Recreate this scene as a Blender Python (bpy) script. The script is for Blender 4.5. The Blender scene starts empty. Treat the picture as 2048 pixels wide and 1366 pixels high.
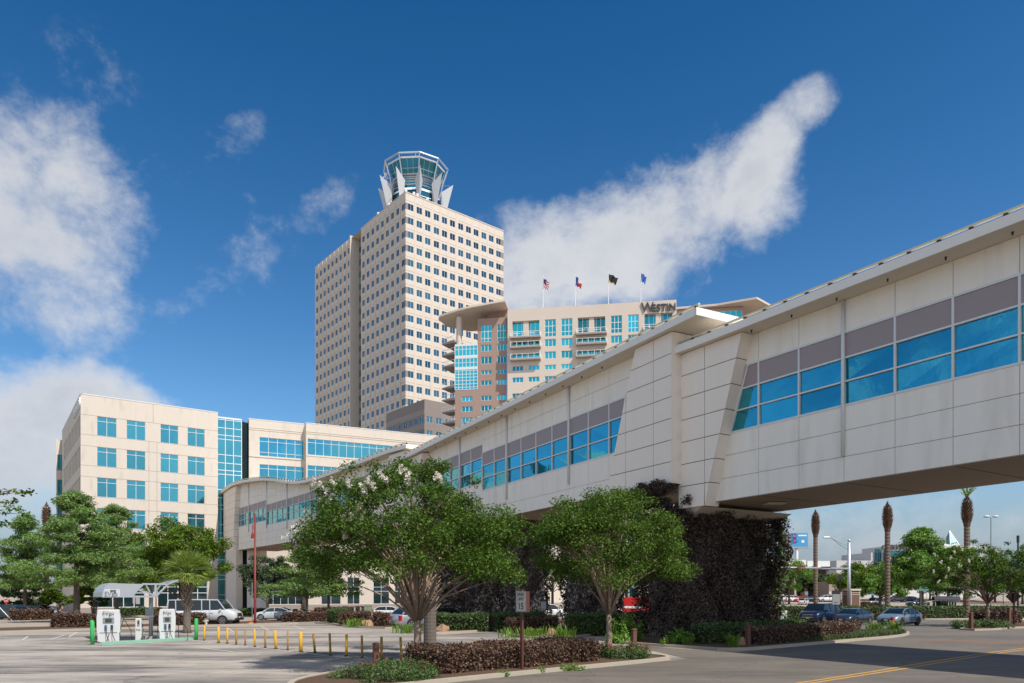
import bpy, math, random
import numpy as np
from mathutils import Vector, Matrix
# ---------------- scene, camera, sky, sun ----------------
sc = bpy.context.scene
col = sc.collection
F, CX, HZ, H = 1450.0, 1024.0, 1183.0, 2.8     # focal length, centre and horizon of the photograph in pixels; eye height in metres
cam = bpy.data.cameras.new('camera'); camo = bpy.data.objects.new('camera', cam); col.objects.link(camo)
camo.location = (0, 0, H); camo.rotation_euler = (math.pi/2, 0, 0)
cam.sensor_width = 36; cam.lens = F/2048*36; cam.shift_y = (HZ-683)/2048
cam.clip_start = .1; cam.clip_end = 6000
sc.camera = camo
sc.view_settings.view_transform = 'Standard'; sc.view_settings.look = 'None'
sc.view_settings.exposure = 0.28; sc.view_settings.gamma = 1
sc.render.engine = 'CYCLES'
sc.cycles.use_denoising = True
sc.cycles.max_bounces = 6; sc.cycles.transparent_max_bounces = 4; sc.cycles.caustics_reflective = False
SUN_AZ = math.atan2(.71, -.70)        # clockwise from +Y
SUN_EL = math.radians(53)
S = Vector((math.sin(SUN_AZ)*math.cos(SUN_EL), math.cos(SUN_AZ)*math.cos(SUN_EL), math.sin(SUN_EL)))
sl = bpy.data.lights.new('sun', 'SUN'); sl.energy = 4.0; sl.angle = math.radians(.5); sl.color = (1, .945, .86)
so = bpy.data.objects.new('sun', sl); col.objects.link(so)
so.rotation_euler = S.to_track_quat('Z', 'Y').to_euler(); so.location = (40, -40, 80)
world = bpy.data.worlds.new('World'); sc.world = world; world.use_nodes = True
nt = world.node_tree; nd = nt.nodes; lk = nt.links
for n in list(nd): nd.remove(n)
def N(tree, typ, **kw):
    n = tree.nodes.new(typ)
    for k, v in kw.items(): setattr(n, k, v)
    return n
def M_(tree, op, a, b=None, clamp=False):
    n = tree.nodes.new('ShaderNodeMath'); n.operation = op; n.use_clamp = clamp
    for i, v in enumerate((a, b)):
        if v is None: continue
        if isinstance(v, (int, float)): n.inputs[i].default_value = v
        else: tree.links.new(v, n.inputs[i])
    return n.outputs[0]
sky = N(nt, 'ShaderNodeTexSky', sky_type='NISHITA'); sky.sun_disc = False
sky.sun_elevation = SUN_EL; sky.sun_rotation = SUN_AZ; sky.air_density = 1.0; sky.dust_density = .25; sky.ozone_density = 2.5
hs = N(nt, 'ShaderNodeHueSaturation'); hs.inputs['Saturation'].default_value = 1.34; hs.inputs['Value'].default_value = .70
lk.new(sky.outputs[0], hs.inputs['Color'])
tc = N(nt, 'ShaderNodeTexCoord'); sep = N(nt, 'ShaderNodeSeparateXYZ'); lk.new(tc.outputs['Generated'], sep.inputs[0])
X, Y, Z = sep.outputs
az = M_(nt, 'ARCTAN2', X, Y); hyp = M_(nt, 'SQRT', M_(nt, 'ADD', M_(nt, 'MULTIPLY', X, X), M_(nt, 'MULTIPLY', Y, Y)))
el = M_(nt, 'ARCTAN2', Z, hyp)
vr = N(nt, 'ShaderNodeMapRange'); vr.inputs['From Min'].default_value = .25; vr.inputs['From Max'].default_value = .95; vr.inputs['To Min'].default_value = .80; vr.inputs['To Max'].default_value = .54
sr = N(nt, 'ShaderNodeMapRange'); sr.inputs['From Min'].default_value = .2; sr.inputs['From Max'].default_value = .8; sr.inputs['To Min'].default_value = 1.30; sr.inputs['To Max'].default_value = 1.40
lk.new(el, vr.inputs['Value']); lk.new(vr.outputs[0], hs.inputs['Value']); lk.new(el, sr.inputs['Value']); lk.new(sr.outputs[0], hs.inputs['Saturation'])
def noise(scale, detail=9, rough=.6, dist=0., vec=None, off=0):
    n = N(nt, 'ShaderNodeTexNoise'); n.inputs['Scale'].default_value = scale; n.inputs['Detail'].default_value = detail
    n.inputs['Roughness'].default_value = rough; n.inputs['Distortion'].default_value = dist
    mp = N(nt, 'ShaderNodeMapping'); mp.inputs['Location'].default_value = (off, off*.7, 0); mp.inputs['Scale'].default_value = (1, 1, 1.25)
    lk.new(tc.outputs['Generated'], mp.inputs[0]); lk.new(mp.outputs[0], n.inputs['Vector'])
    return n.outputs['Fac']
n1 = noise(3.2, 12, .60, .35); n2 = noise(9, 8, .62, .2, off=3); n4 = noise(28, 6, .65, .1, off=5)
nz = M_(nt, 'ADD', M_(nt, 'ADD', M_(nt, 'MULTIPLY', n1, .95), M_(nt, 'MULTIPLY', n2, .95)), M_(nt, 'MULTIPLY', n4, .42))
nz = M_(nt, 'SUBTRACT', nz, 1.16)
# cumulus banks: direction (azimuth, elevation) of the centre, radii, tilt, weight
def dirpx(px, py):
    a = math.atan((px-CX)/F); return a, math.atan((HZ-py)/F*math.cos(a))
banks = [(60, 410, 320, 235, -.2, 1.05), (140, 580, 220, 130, .3, .66), (235, 400, 170, 110, .5, .36), (150, 215, 190, 130, .9, .32), (480, 275, 130, 62, .8, .44), (465, 380, 70, 40, 0, .36), (330, 360, 140, 60, .6, .32),
         (450, 560, 210, 105, .6, .60), (590, 450, 170, 60, .6, .40), (190, 850, 300, 120, -.15, 1.25), (20, 930, 330, 150, 0, 1.2), (200, 690, 110, 70, 1.2, .34),
         (1060, 540, 270, 150, .3, 1.05), (1260, 455, 240, 150, .35, 1.15), (1440, 385, 190, 125, .5, 1.0), (1340, 530, 200, 110, .2, .8), (1490, 440, 150, 110, .5, .8), (1545, 395, 105, 120, .2, .75), (1530, 300, 120, 95, .8, .9),
         (1560, 250, 110, 70, .7, .7), (1610, 215, 95, 66, .3, .85), (1120, 640, 200, 80, 0, .5), (1800, 1080, 520, 90, 0, .5), (1000, 1080, 900, 60, 0, .25), (640, 740, 60, 70, 0, .2), (2040, 430, 120, 40, .4, .1)]
field = None
for (px, py, rx, ry, tilt, w) in banks:
    a0, e0 = dirpx(px, py); sx = math.cos(a0)**2/F; ra = rx*sx; re = ry/F*math.cos(e0)**2*1.05
    da = M_(nt, 'SUBTRACT', az, a0); de = M_(nt, 'SUBTRACT', el, e0)
    c_, s_ = math.cos(tilt), math.sin(tilt)
    u = M_(nt, 'MULTIPLY', M_(nt, 'ADD', M_(nt, 'MULTIPLY', da, c_), M_(nt, 'MULTIPLY', de, s_)), 1/ra)
    v = M_(nt, 'MULTIPLY', M_(nt, 'ADD', M_(nt, 'MULTIPLY', da, -s_), M_(nt, 'MULTIPLY', de, c_)), 1/re)
    r2 = M_(nt, 'ADD', M_(nt, 'MULTIPLY', u, u), M_(nt, 'MULTIPLY', v, v))
    m = M_(nt, 'MULTIPLY', M_(nt, 'MAXIMUM', M_(nt, 'SUBTRACT', 1, r2), 0), w)
    field = m if field is None else M_(nt, 'ADD', M_(nt, 'MAXIMUM', field, m), M_(nt, 'MULTIPLY', M_(nt, 'MINIMUM', field, m), .35))
# cumulus added over the unseen sky, for window reflections and more fill light
back = M_(nt, 'MULTIPLY', M_(nt, 'SUBTRACT', .45, Y, True), .95)
field = M_(nt, 'MAXIMUM', field, back)
dens = M_(nt, 'SUBTRACT', M_(nt, 'ADD', field, M_(nt, 'MULTIPLY', nz, 2.1)), .30)
mr = N(nt, 'ShaderNodeMapRange'); mr.interpolation_type = 'SMOOTHSTEP'; mr.inputs['From Min'].default_value = 0; mr.inputs['From Max'].default_value = 1.12
lk.new(dens, mr.inputs['Value'])
gate = N(nt, 'ShaderNodeMapRange'); gate.inputs['From Min'].default_value = 0.0; gate.inputs['From Max'].default_value = .18
lk.new(field, gate.inputs['Value'])
cov = M_(nt, 'MULTIPLY', M_(nt, 'MULTIPLY', mr.outputs[0], gate.outputs[0]), .93)
# cloud body: bright edges towards the sun, greyer where the cloud is thick and low
thick = N(nt, 'ShaderNodeMapRange'); thick.inputs['From Min'].default_value = .35; thick.inputs['From Max'].default_value = 1.5
lk.new(dens, thick.inputs['Value'])
n3 = noise(5, 8, .6, .3, off=9)
shade = M_(nt, 'ADD', M_(nt, 'MULTIPLY', thick.outputs[0], .55), M_(nt, 'MULTIPLY', M_(nt, 'SUBTRACT', n3, .35), 1.0), True)
low = N(nt, 'ShaderNodeMapRange'); low.inputs['From Min'].default_value = .20; low.inputs['From Max'].default_value = .04
lk.new(el, low.inputs['Value'])
shade = M_(nt, 'ADD', M_(nt, 'MULTIPLY', shade, .75), M_(nt, 'MULTIPLY', low.outputs[0], .55), True)
cm = N(nt, 'ShaderNodeMix', data_type='RGBA'); cm.inputs['A'].default_value = (5.0, 4.95, 4.95, 1); cm.inputs['B'].default_value = (2.2, 2.55, 3.1, 1)
lk.new(shade, cm.inputs['Factor'])
bk = N(nt, 'ShaderNodeMapRange'); bk.inputs['From Min'].default_value = .35; bk.inputs['From Max'].default_value = -.3; bk.inputs['To Min'].default_value = 1.0; bk.inputs['To Max'].default_value = 1.55   # unseen clouds behind the camera, brightened to add fill light on shaded faces
lk.new(Y, bk.inputs['Value']); cb_ = N(nt, 'ShaderNodeVectorMath', operation='SCALE'); lk.new(cm.outputs['Result'], cb_.inputs[0]); lk.new(bk.outputs[0], cb_.inputs['Scale'])
hzr = N(nt, 'ShaderNodeMapRange'); hzr.interpolation_type = 'SMOOTHSTEP'; hzr.inputs['From Min'].default_value = .20; hzr.inputs['From Max'].default_value = .01; hzr.inputs['To Max'].default_value = .9
lk.new(el, hzr.inputs['Value'])
hz_ = N(nt, 'ShaderNodeMix', data_type='RGBA'); lk.new(hzr.outputs[0], hz_.inputs['Factor']); lk.new(hs.outputs[0], hz_.inputs['A']); hz_.inputs['B'].default_value = (1.55, 1.95, 2.45, 1)
fm = N(nt, 'ShaderNodeMix', data_type='RGBA'); lk.new(cov, fm.inputs['Factor']); lk.new(hz_.outputs['Result'], fm.inputs['A']); lk.new(cb_.outputs[0], fm.inputs['B'])
bg = N(nt, 'ShaderNodeBackground'); bg.inputs['Strength'].default_value = .14
lk.new(fm.outputs['Result'], bg.inputs['Color'])
wo = N(nt, 'ShaderNodeOutputWorld'); lk.new(bg.outputs[0], wo.inputs[0])
world.cycles.sampling_method = 'MANUAL'; world.cycles.sample_map_resolution = 512

# ---------------- helpers ----------------
GZ = [(-400, 0), (50, 0), (105, -.9), (160, -.9), (240, 0), (5000, 0)]
def gz(y):
    for (a, za), (b, zb) in zip(GZ, GZ[1:]):
        if a <= y <= b: return za+(zb-za)*(y-a)/(b-a)
    return 0
def gp(px, py):                       # ground point seen at a pixel of the photograph
    d = F*H/max(py-HZ, .5)
    for _ in range(30): d = F*(H-gz(d))/max(py-HZ, .5)
    return ((px-CX)/F*d, d)
def gx(px, d): return ((px-CX)/F*d, d)
def zz(py, d): return H+(HZ-py)/F*d

MATS = {}
def mat(name, base, rough=.7, metal=0., spec=.5, var=0., vscale=3., bump=0., bscale=20., island=0., transl=0., emit=None, stretch=None, var2=None, coat=0., vdetail=6, rnd=0.):
    if name in MATS: return MATS[name]
    m = bpy.data.materials.new(name); m.use_nodes = True; t = m.node_tree; b = t.nodes['Principled BSDF']; out = t.nodes['Material Output']
    b.inputs['Roughness'].default_value = rough; b.inputs['Metallic'].default_value = metal; b.inputs['Specular IOR Level'].default_value = spec
    b.inputs['Coat Weight'].default_value = coat; b.inputs['Coat Roughness'].default_value = .05
    c = base+(1,) if len(base) == 3 else base
    src = None
    tcn = t.nodes.new('ShaderNodeTexCoord'); mp = t.nodes.new('ShaderNodeMapping'); t.links.new(tcn.outputs['Object'], mp.inputs[0])
    if stretch: mp.inputs['Scale'].default_value = stretch
    if var or island or var2 or rnd:
        rgb = t.nodes.new('ShaderNodeRGB'); rgb.outputs[0].default_value = c; src = rgb.outputs[0]
        if var2:
            n = t.nodes.new('ShaderNodeTexNoise'); n.inputs['Scale'].default_value = var2[1]; n.inputs['Detail'].default_value = 8; t.links.new(mp.outputs[0], n.inputs['Vector'])
            r = t.nodes.new('ShaderNodeMapRange'); r.inputs['From Min'].default_value = var2[2]; r.inputs['From Max'].default_value = var2[3]; t.links.new(n.outputs['Fac'], r.inputs['Value'])
            mx = t.nodes.new('ShaderNodeMix'); mx.data_type = 'RGBA'; mx.inputs['B'].default_value = var2[0]+(1,)
            t.links.new(r.outputs[0], mx.inputs['Factor']); t.links.new(src, mx.inputs['A']); src = mx.outputs['Result']
        if var:
            n = t.nodes.new('ShaderNodeTexNoise'); n.inputs['Scale'].default_value = vscale; n.inputs['Detail'].default_value = vdetail; n.inputs['Roughness'].default_value = .62; t.links.new(mp.outputs[0], n.inputs['Vector'])
            h = t.nodes.new('ShaderNodeHueSaturation'); t.links.new(src, h.inputs['Color'])
            t.links.new(M_(t, 'ADD', M_(t, 'MULTIPLY', M_(t, 'SUBTRACT', n.outputs['Fac'], .5), var*2.6), 1), h.inputs['Value']); src = h.outputs[0]
        if island:
            g = t.nodes.new('ShaderNodeNewGeometry'); h = t.nodes.new('ShaderNodeHueSaturation'); t.links.new(src, h.inputs['Color'])
            ri = g.outputs['Random Per Island']
            t.links.new(M_(t, 'ADD', M_(t, 'MULTIPLY', M_(t, 'SUBTRACT', ri, .5), island*2), 1), h.inputs['Value'])
            t.links.new(M_(t, 'ADD', M_(t, 'MULTIPLY', M_(t, 'SUBTRACT', M_(t, 'FRACT', M_(t, 'MULTIPLY', ri, 7.3)), .5), island*.09), .5), h.inputs['Hue']); src = h.outputs[0]
        if rnd:
            oi = t.nodes.new('ShaderNodeObjectInfo'); g = t.nodes.new('ShaderNodeNewGeometry'); h = t.nodes.new('ShaderNodeHueSaturation'); t.links.new(src, h.inputs['Color'])
            q = M_(t, 'FRACT', M_(t, 'ADD', oi.outputs['Random'], g.outputs['Random Per Island'])); t.links.new(M_(t, 'ADD', M_(t, 'MULTIPLY', M_(t, 'SUBTRACT', q, .5), rnd*2), 1), h.inputs['Value']); src = h.outputs[0]
        t.links.new(src, b.inputs['Base Color'])
    else: b.inputs['Base Color'].default_value = c
    if bump:
        n = t.nodes.new('ShaderNodeTexNoise'); n.inputs['Scale'].default_value = bscale; n.inputs['Detail'].default_value = 5; t.links.new(mp.outputs[0], n.inputs['Vector'])
        bp = t.nodes.new('ShaderNodeBump'); bp.inputs['Strength'].default_value = bump; bp.inputs['Distance'].default_value = .02; t.links.new(n.outputs['Fac'], bp.inputs['Height']); t.links.new(bp.outputs[0], b.inputs['Normal'])
    if transl:
        tr = t.nodes.new('ShaderNodeBsdfTranslucent'); ms = t.nodes.new('ShaderNodeMixShader'); ms.inputs[0].default_value = transl
        if src is not None:
            g2 = t.nodes.new('ShaderNodeHueSaturation'); g2.inputs['Value'].default_value = 1.5; g2.inputs['Hue'].default_value = .485; t.links.new(src, g2.inputs['Color']); t.links.new(g2.outputs[0], tr.inputs[0])
        else: tr.inputs[0].default_value = c
        t.links.new(b.outputs[0], ms.inputs[1]); t.links.new(tr.outputs[0], ms.inputs[2]); t.links.new(ms.outputs[0], out.inputs[0])
    if emit: b.inputs['Emission Color'].default_value = emit[0]+(1,); b.inputs['Emission Strength'].default_value = emit[1]
    MATS[name] = m; return m

class MB:
    def __init__(s): s.v = []; s.f = []; s.m = []
    def add(s, vs, fs, mi=0):
        o = len(s.v); s.v += [tuple(v) for v in vs]; s.f += [tuple(i+o for i in f) for f in fs]; s.m += [mi]*len(fs); return s
    def quad(s, a, b, c, d, mi=0): return s.add([a, b, c, d], [(0, 1, 2, 3)], mi)
    def box(s, x0, x1, y0, y1, z0, z1, mi=0):
        return s.hexa([(x0, y0, z0), (x1, y0, z0), (x1, y1, z0), (x0, y1, z0)], [(x0, y0, z1), (x1, y0, z1), (x1, y1, z1), (x0, y1, z1)], mi)
    def hexa(s, b, t, mi=0):
        n = len(b)
        return s.add(list(b)+list(t), [tuple(range(n-1, -1, -1)), tuple(range(n, 2*n))]+[(i, (i+1) % n, n+(i+1) % n, n+i) for i in range(n)], mi)
    def cyl(s, x, y, z0, z1, r0, r1=None, n=12, mi=0):
        r1 = r0 if r1 is None else r1
        a = [(x+math.cos(2*math.pi*i/n), y+math.sin(2*math.pi*i/n)) for i in range(n)]
        return s.hexa([(x+(p-x)*r0, y+(q-y)*r0, z0) for p, q in a], [(x+(p-x)*r1, y+(q-y)*r1, z1) for p, q in a], mi)
    def tube(s, pts, rs, n=6, mi=0, cap=True):
        pts = [Vector(p) for p in pts]
        if isinstance(rs, (int, float)): rs = [rs]*len(pts)
        o = len(s.v); ref = None
        for i, p in enumerate(pts):
            d = (pts[min(i+1, len(pts)-1)]-pts[max(i-1, 0)]).normalized()
            if ref is None: ref = d.orthogonal().normalized()
            a = (ref-d*ref.dot(d)).normalized(); b = d.cross(a); ref = a
            for k in range(n):
                t = 2*math.pi*k/n; s.v.append(tuple(p+(a*math.cos(t)+b*math.sin(t))*rs[i]))
        for i in range(len(pts)-1):
            for k in range(n):
                s.f.append((o+i*n+k, o+i*n+(k+1) % n, o+(i+1)*n+(k+1) % n, o+(i+1)*n+k)); s.m.append(mi)
        if cap:
            s.f.append(tuple(o+n-1-k for k in range(n))); s.m.append(mi)
            q = o+(len(pts)-1)*n; s.f.append(tuple(q+k for k in range(n))); s.m.append(mi)
        return s
    def sphere(s, c, r, n=10, mi=0, sz=1.):
        rings = n//2; vs = [(c[0], c[1], c[2]+r*sz)]
        for i in range(1, rings):
            for k in range(n):
                a = math.pi*i/rings; b = 2*math.pi*k/n; vs.append((c[0]+r*math.sin(a)*math.cos(b), c[1]+r*math.sin(a)*math.sin(b), c[2]+r*math.cos(a)*sz))
        vs.append((c[0], c[1], c[2]-r*sz)); fs = [(0, 1+k, 1+(k+1) % n) for k in range(n)]
        for i in range(rings-2):
            for k in range(n): fs.append((1+i*n+k, 1+(i+1)*n+k, 1+(i+1)*n+(k+1) % n, 1+i*n+(k+1) % n))
        l = len(vs)-1; fs += [(l, 1+(rings-2)*n+(k+1) % n, 1+(rings-2)*n+k) for k in range(n)]
        return s.add(vs, fs, mi)
    def build(s, name, mats, parent=None, world=False, smooth=False, bevel=0):
        if not isinstance(mats, (list, tuple)): mats = [mats]
        me = bpy.data.meshes.new(name)
        vs = s.v
        if world and parent is not None:
            iv = wm(parent).inverted(); vs = [tuple(iv @ Vector(v)) for v in vs]
        me.from_pydata(vs, [], s.f)
        for m in mats: me.materials.append(m)
        me.polygons.foreach_set('material_index', s.m)
        if smooth: me.polygons.foreach_set('use_smooth', [True]*len(s.f))
        me.update()
        o = bpy.data.objects.new(name, me); col.objects.link(o)
        if parent is not None: o.parent = parent
        if bevel:
            bv = o.modifiers.new('bevel', 'BEVEL'); bv.width = bevel; bv.segments = 2; bv.limit_method = 'ANGLE'
        return o
def wm(o):
    m = Matrix.LocRotScale(o.location, o.rotation_euler, o.scale)
    return wm(o.parent) @ m if o.parent else m
def tag(o, label=None, cat=None, group=None, kind=None):
    if label: o['label'] = label
    if cat: o['category'] = cat
    if group: o['group'] = group
    if kind: o['kind'] = kind
    return o
def thing(name, label, cat, loc=(0, 0, 0), rz=0, group=None, scale=1):
    o = bpy.data.objects.new(name, None); col.objects.link(o); o.empty_display_size = .3
    if len(loc) == 2: loc = (loc[0], loc[1], gz(loc[1]))
    o.location = loc; o.rotation_euler = (0, 0, rz); o.scale = (scale,)*3
    return tag(o, label, cat, group)
def kids(o): return [c for c in col.objects if c.parent == o]
def copy_tree(o, parent=None, cache=None):
    c = o.copy(); col.objects.link(c); c.parent = parent
    for ch in kids(o): copy_tree(ch, c)
    return c
def inst(src, loc, rz, label, group=None, scale=None):
    c = copy_tree(src)
    if len(loc) == 2: loc = (loc[0], loc[1], gz(loc[1]))
    c.location = loc; c.rotation_euler = (0, 0, rz); c['label'] = label
    if group: c['group'] = group
    if scale: c.scale = (scale,)*3
    return c
def share(name, me, parent, loc, rz=0, scale=(1, 1, 1)):     # one more object of an existing mesh
    o = bpy.data.objects.new(name, me); col.objects.link(o); o.parent = parent; o.location = loc; o.rotation_euler = (0, 0, rz); o.scale = scale
    return o
class Pl:                                  # a vertical facade plane: origin, unit direction u, outward normal n
    def __init__(s, o, u, flip=False):
        l = math.hypot(*u); s.o = o; s.u = (u[0]/l, u[1]/l); s.n = (s.u[1], -s.u[0])
        if flip: s.n = (-s.n[0], -s.n[1])
    def t(s, px, off=0):
        k = (px-CX)/F; ox = s.o[0]+s.n[0]*off; oy = s.o[1]+s.n[1]*off
        return (oy*k-ox)/(s.u[0]-s.u[1]*k)
    def p(s, t, z, off=0): return (s.o[0]+s.u[0]*t+s.n[0]*off, s.o[1]+s.u[1]*t+s.n[1]*off, z)
    def z(s, px, py, off=0):
        t = s.t(px, off); return zz(py, s.p(t, 0, off)[1])
    def q(s, mb, t0, t1, z0, z1, off=0, mi=0): mb.quad(s.p(t0, z0, off), s.p(t1, z0, off), s.p(t1, z1, off), s.p(t0, z1, off), mi)
    def b(s, mb, t0, t1, z0, z1, o0, o1, mi=0):
        mb.hexa([s.p(t0, z0, o0), s.p(t1, z0, o0), s.p(t1, z0, o1), s.p(t0, z0, o1)], [s.p(t0, z1, o0), s.p(t1, z1, o0), s.p(t1, z1, o1), s.p(t0, z1, o1)], mi)
    def rot(s): return math.atan2(s.u[1], s.u[0]) if abs(s.n[0]-s.u[1]) < 1e-6 else math.atan2(-s.u[1], -s.u[0])
def facade(mb, pl, T, Zr, holes, rev=.2, mi=0, mrev=None, off=0):   # wall with real openings and jambs
    mrev = mi if mrev is None else mrev
    ts = sorted({round(v, 4) for v in list(T)+[h[0] for h in holes]+[h[1] for h in holes]})
    hs_by = {}
    for h in holes: hs_by.setdefault((round(h[2], 3), round(h[3], 3)), []).append(h)
    z = Zr[0]
    for (z0, z1) in sorted(hs_by):
        if z0 > z: pl.q(mb, T[0], T[1], z, z0, off, mi)
        t = T[0]
        for h in sorted(hs_by[(z0, z1)]):
            if h[0] > t: pl.q(mb, t, h[0], z0, z1, off, mi)
            a, b_ = h[0], h[1]
            for (p0, p1) in (((a, z0), (a, z1)), ((b_, z0), (b_, z1)), ((a, z0), (b_, z0)), ((a, z1), (b_, z1))):
                mb.quad(pl.p(p0[0], p0[1], off), pl.p(p1[0], p1[1], off), pl.p(p1[0], p1[1], off-rev), pl.p(p0[0], p0[1], off-rev), mrev)
            t = h[1]
        if T[1] > t: pl.q(mb, t, T[1], z0, z1, off, mi)
        z = z1
    if Zr[1] > z: pl.q(mb, T[0], T[1], z, Zr[1], off, mi)
def text(body, size, m, parent, mtx, extrude=.01, align='CENTER', name='lettering', bold=0., sx=1.):
    cu = bpy.data.curves.new('t', 'FONT'); cu.body = body; cu.size = size; cu.extrude = extrude; cu.align_x = align; cu.align_y = 'CENTER'; cu.offset = bold; cu.resolution_u = 3
    o = bpy.data.objects.new('t', cu); col.objects.link(o); bpy.context.view_layer.update()
    me = bpy.data.meshes.new_from_object(o.evaluated_get(bpy.context.evaluated_depsgraph_get())); bpy.data.objects.remove(o)
    me.materials.clear(); me.materials.append(m); me.name = name
    me.transform(mtx @ Matrix.Diagonal((sx, 1, 1, 1)))
    o = bpy.data.objects.new(name, me); col.objects.link(o); o.parent = parent
    return o
def face_mtx(loc, rz=0):               # text standing upright, facing local -Y turned by rz
    return Matrix.Translation(loc) @ Matrix.Rotation(rz, 4, 'Z') @ Matrix.Rotation(math.pi/2, 4, 'X')
def leaves(name, m, parent, C, R, Wt, count, size, seed=1, shell=.55, up=.35, asp=2.0, flat=1.0):
    """leaf quads scattered round clump centres C (n,3) with radii R (n,3)"""
    rg = np.random.default_rng(seed); C = np.asarray(C, float); R = np.asarray(R, float); Wt = np.asarray(Wt, float); Wt = Wt/Wt.sum()
    idx = rg.choice(len(C), count, p=Wt)
    d = rg.normal(size=(count, 3)); d /= np.linalg.norm(d, axis=1)[:, None]
    r = rg.random(count)**shell
    P = C[idx]+d*R[idx]*r[:, None]
    nrm = rg.normal(size=(count, 3)); nrm[:, 2] = np.abs(nrm[:, 2])+up; nrm += d*.6; nrm /= np.linalg.norm(nrm, axis=1)[:, None]
    a = rg.normal(size=(count, 3)); a[:, 2] *= flat; a -= nrm*(a*nrm).sum(1)[:, None]; a /= np.linalg.norm(a, axis=1)[:, None]; b = np.cross(nrm, a)
    s = size*(.6+.8*rg.random(count))[:, None]
    V = np.empty((count, 4, 3)); V[:, 0] = P-a*s*.5; V[:, 1] = P+b*s*.5/asp+nrm*s*.06; V[:, 2] = P+a*s*.5; V[:, 3] = P-b*s*.5/asp+nrm*s*.06
    return quads(name, m, parent, V.reshape(-1, 3), count)
def quads(name, m, parent, V, count):
    me = bpy.data.meshes.new(name); me.vertices.add(count*4); me.vertices.foreach_set('co', V.astype(np.float32).ravel())
    me.loops.add(count*4); me.loops.foreach_set('vertex_index', np.arange(count*4, dtype=np.int32))
    me.polygons.add(count); me.polygons.foreach_set('loop_start', np.arange(0, count*4, 4, dtype=np.int32))
    try: me.polygons.foreach_set('loop_total', np.full(count, 4, dtype=np.int32))
    except Exception: pass
    me.update(calc_edges=True); me.materials.append(m)
    o = bpy.data.objects.new(name, me); col.objects.link(o)
    if parent is not None: o.parent = parent
    return o

# ---------------- materials ----------------
M = {}
M['cream'] = mat('cream_precast', (.635, .565, .485), .85, var=.05, vscale=.6, bump=.1, stretch=(1, 1, .25), var2=((.54, .47, .40), 1.3, .55, .80))
M['cream2'] = mat('cream_precast_hotel', (.62, .53, .45), .85, var=.05, vscale=.3)
M['peach'] = mat('peach_stain', (.66, .54, .44), .85)
M['taupe'] = mat('taupe_precast', (.27, .225, .205), .85, var=.05, vscale=.5)
M['brown'] = mat('rose_brown_precast', (.36, .245, .20), .85, var=.05, vscale=.3)
M['salmon'] = mat('salmon_precast', (.50, .33, .26), .85)
M['stone'] = mat('base_stone', (.34, .29, .26), .85, var=.1, vscale=2)
M['panel'] = mat('white_stucco_panel', (.88, .83, .75), .8, var=.06, vscale=1.1, bump=.25, bscale=60, stretch=(1, 1, .16), var2=((.75, .70, .62), 1.6, .52, .80))
M['pylon'] = mat('beige_metal_panel', (.88, .79, .69), .55, var=.035, vscale=.8, stretch=(1, 1, .25))
M['joint'] = mat('dark_joint', (.10, .085, .075), .9)
M['joint2'] = mat('soft_joint', (.30, .25, .21), .9)
M['mauve'] = mat('mauve_spandrel', (.34, .285, .29), .5, var=.02, vscale=1)
M['fascia'] = mat('grey_metal_fascia', (.82, .79, .73), .5, var=.04, vscale=.5)
M['rail'] = mat('cream_gutter_rail', (.60, .56, .42), .5)
M['soffit'] = mat('cream_soffit', (.70, .62, .52), .8)
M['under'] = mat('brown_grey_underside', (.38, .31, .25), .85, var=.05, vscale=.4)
M['white'] = mat('white_painted_metal', (.75, .75, .74), .45)
M['frame'] = mat('white_window_frame', (.70, .72, .73), .45)
M['glass'] = mat('teal_reflective_glass', (.085, .37, .46), .03, metal=.92, var=.10, vscale=.35, bump=.5, bscale=.8, rnd=.14)
M['glass_b'] = mat('blue_bridge_glass', (.06, .40, .50), .025, metal=.90, var=.16, vscale=.35, bump=.5, bscale=.7, rnd=.10)
M['glass_t'] = mat('slate_tower_glass', (.07, .20, .25), .06, metal=.85, var=.15, vscale=.08, rnd=.35)
M['glass_h'] = mat('turquoise_hotel_glass', (.03, .44, .50), .05, metal=.75, var=.2, vscale=.12, rnd=.45)
M['glass_d'] = mat('dark_storefront_glass', (.012, .03, .035), .05, metal=0., spec=.9)
M['crownglass'] = mat('green_lantern_glass', (.04, .21, .28), .05, metal=.8, var=.15, vscale=.2)
M['conc'] = mat('kerb_concrete', (.40, .35, .28), .9, var=.10, vscale=1.2, bump=.3)
M['dark'] = mat('charcoal_paint', (.03, .028, .03), .5)
M['black'] = mat('black_rubber', (.012, .012, .013), .7)
M['steel'] = mat('galvanised_steel', (.36, .38, .40), .45, metal=.5)
M['alu'] = mat('pale_aluminium', (.55, .57, .60), .35, metal=.5)
M['sign'] = mat('brown_sign_post', (.10, .035, .025), .55)
M['timber'] = mat('brown_painted_timber', (.14, .06, .04), .7, var=.1, vscale=4)
M['yellow'] = mat('yellow_paint', (.75, .42, .03), .55, var=.08, vscale=5)
M['wyellow'] = mat('worn_yellow_paint', (.42, .24, .06), .7, var=.2, vscale=6)
M['green'] = mat('green_sleeve', (.04, .42, .10), .45)
M['mint'] = mat('mint_kerb_paint', (.24, .45, .34), .7, var=.1, vscale=3)
M['mulch'] = mat('brown_mulch', (.10, .055, .032), .95, var=.25, vscale=9, bump=1., bscale=30)
M['bark'] = mat('grey_tan_bark', (.33, .24, .18), .85, var=.18, vscale=6, bump=.5, bscale=30, stretch=(1, 1, .25))
M['darkbark'] = mat('dark_bark', (.11, .085, .065), .9, var=.2, vscale=6, bump=.8, bscale=30, stretch=(1, 1, .3))
M['red'] = mat('oxide_red_paint', (.20, .022, .015), .5)
M['letter'] = mat('charcoal_letter', (.055, .05, .05), .5)
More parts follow.
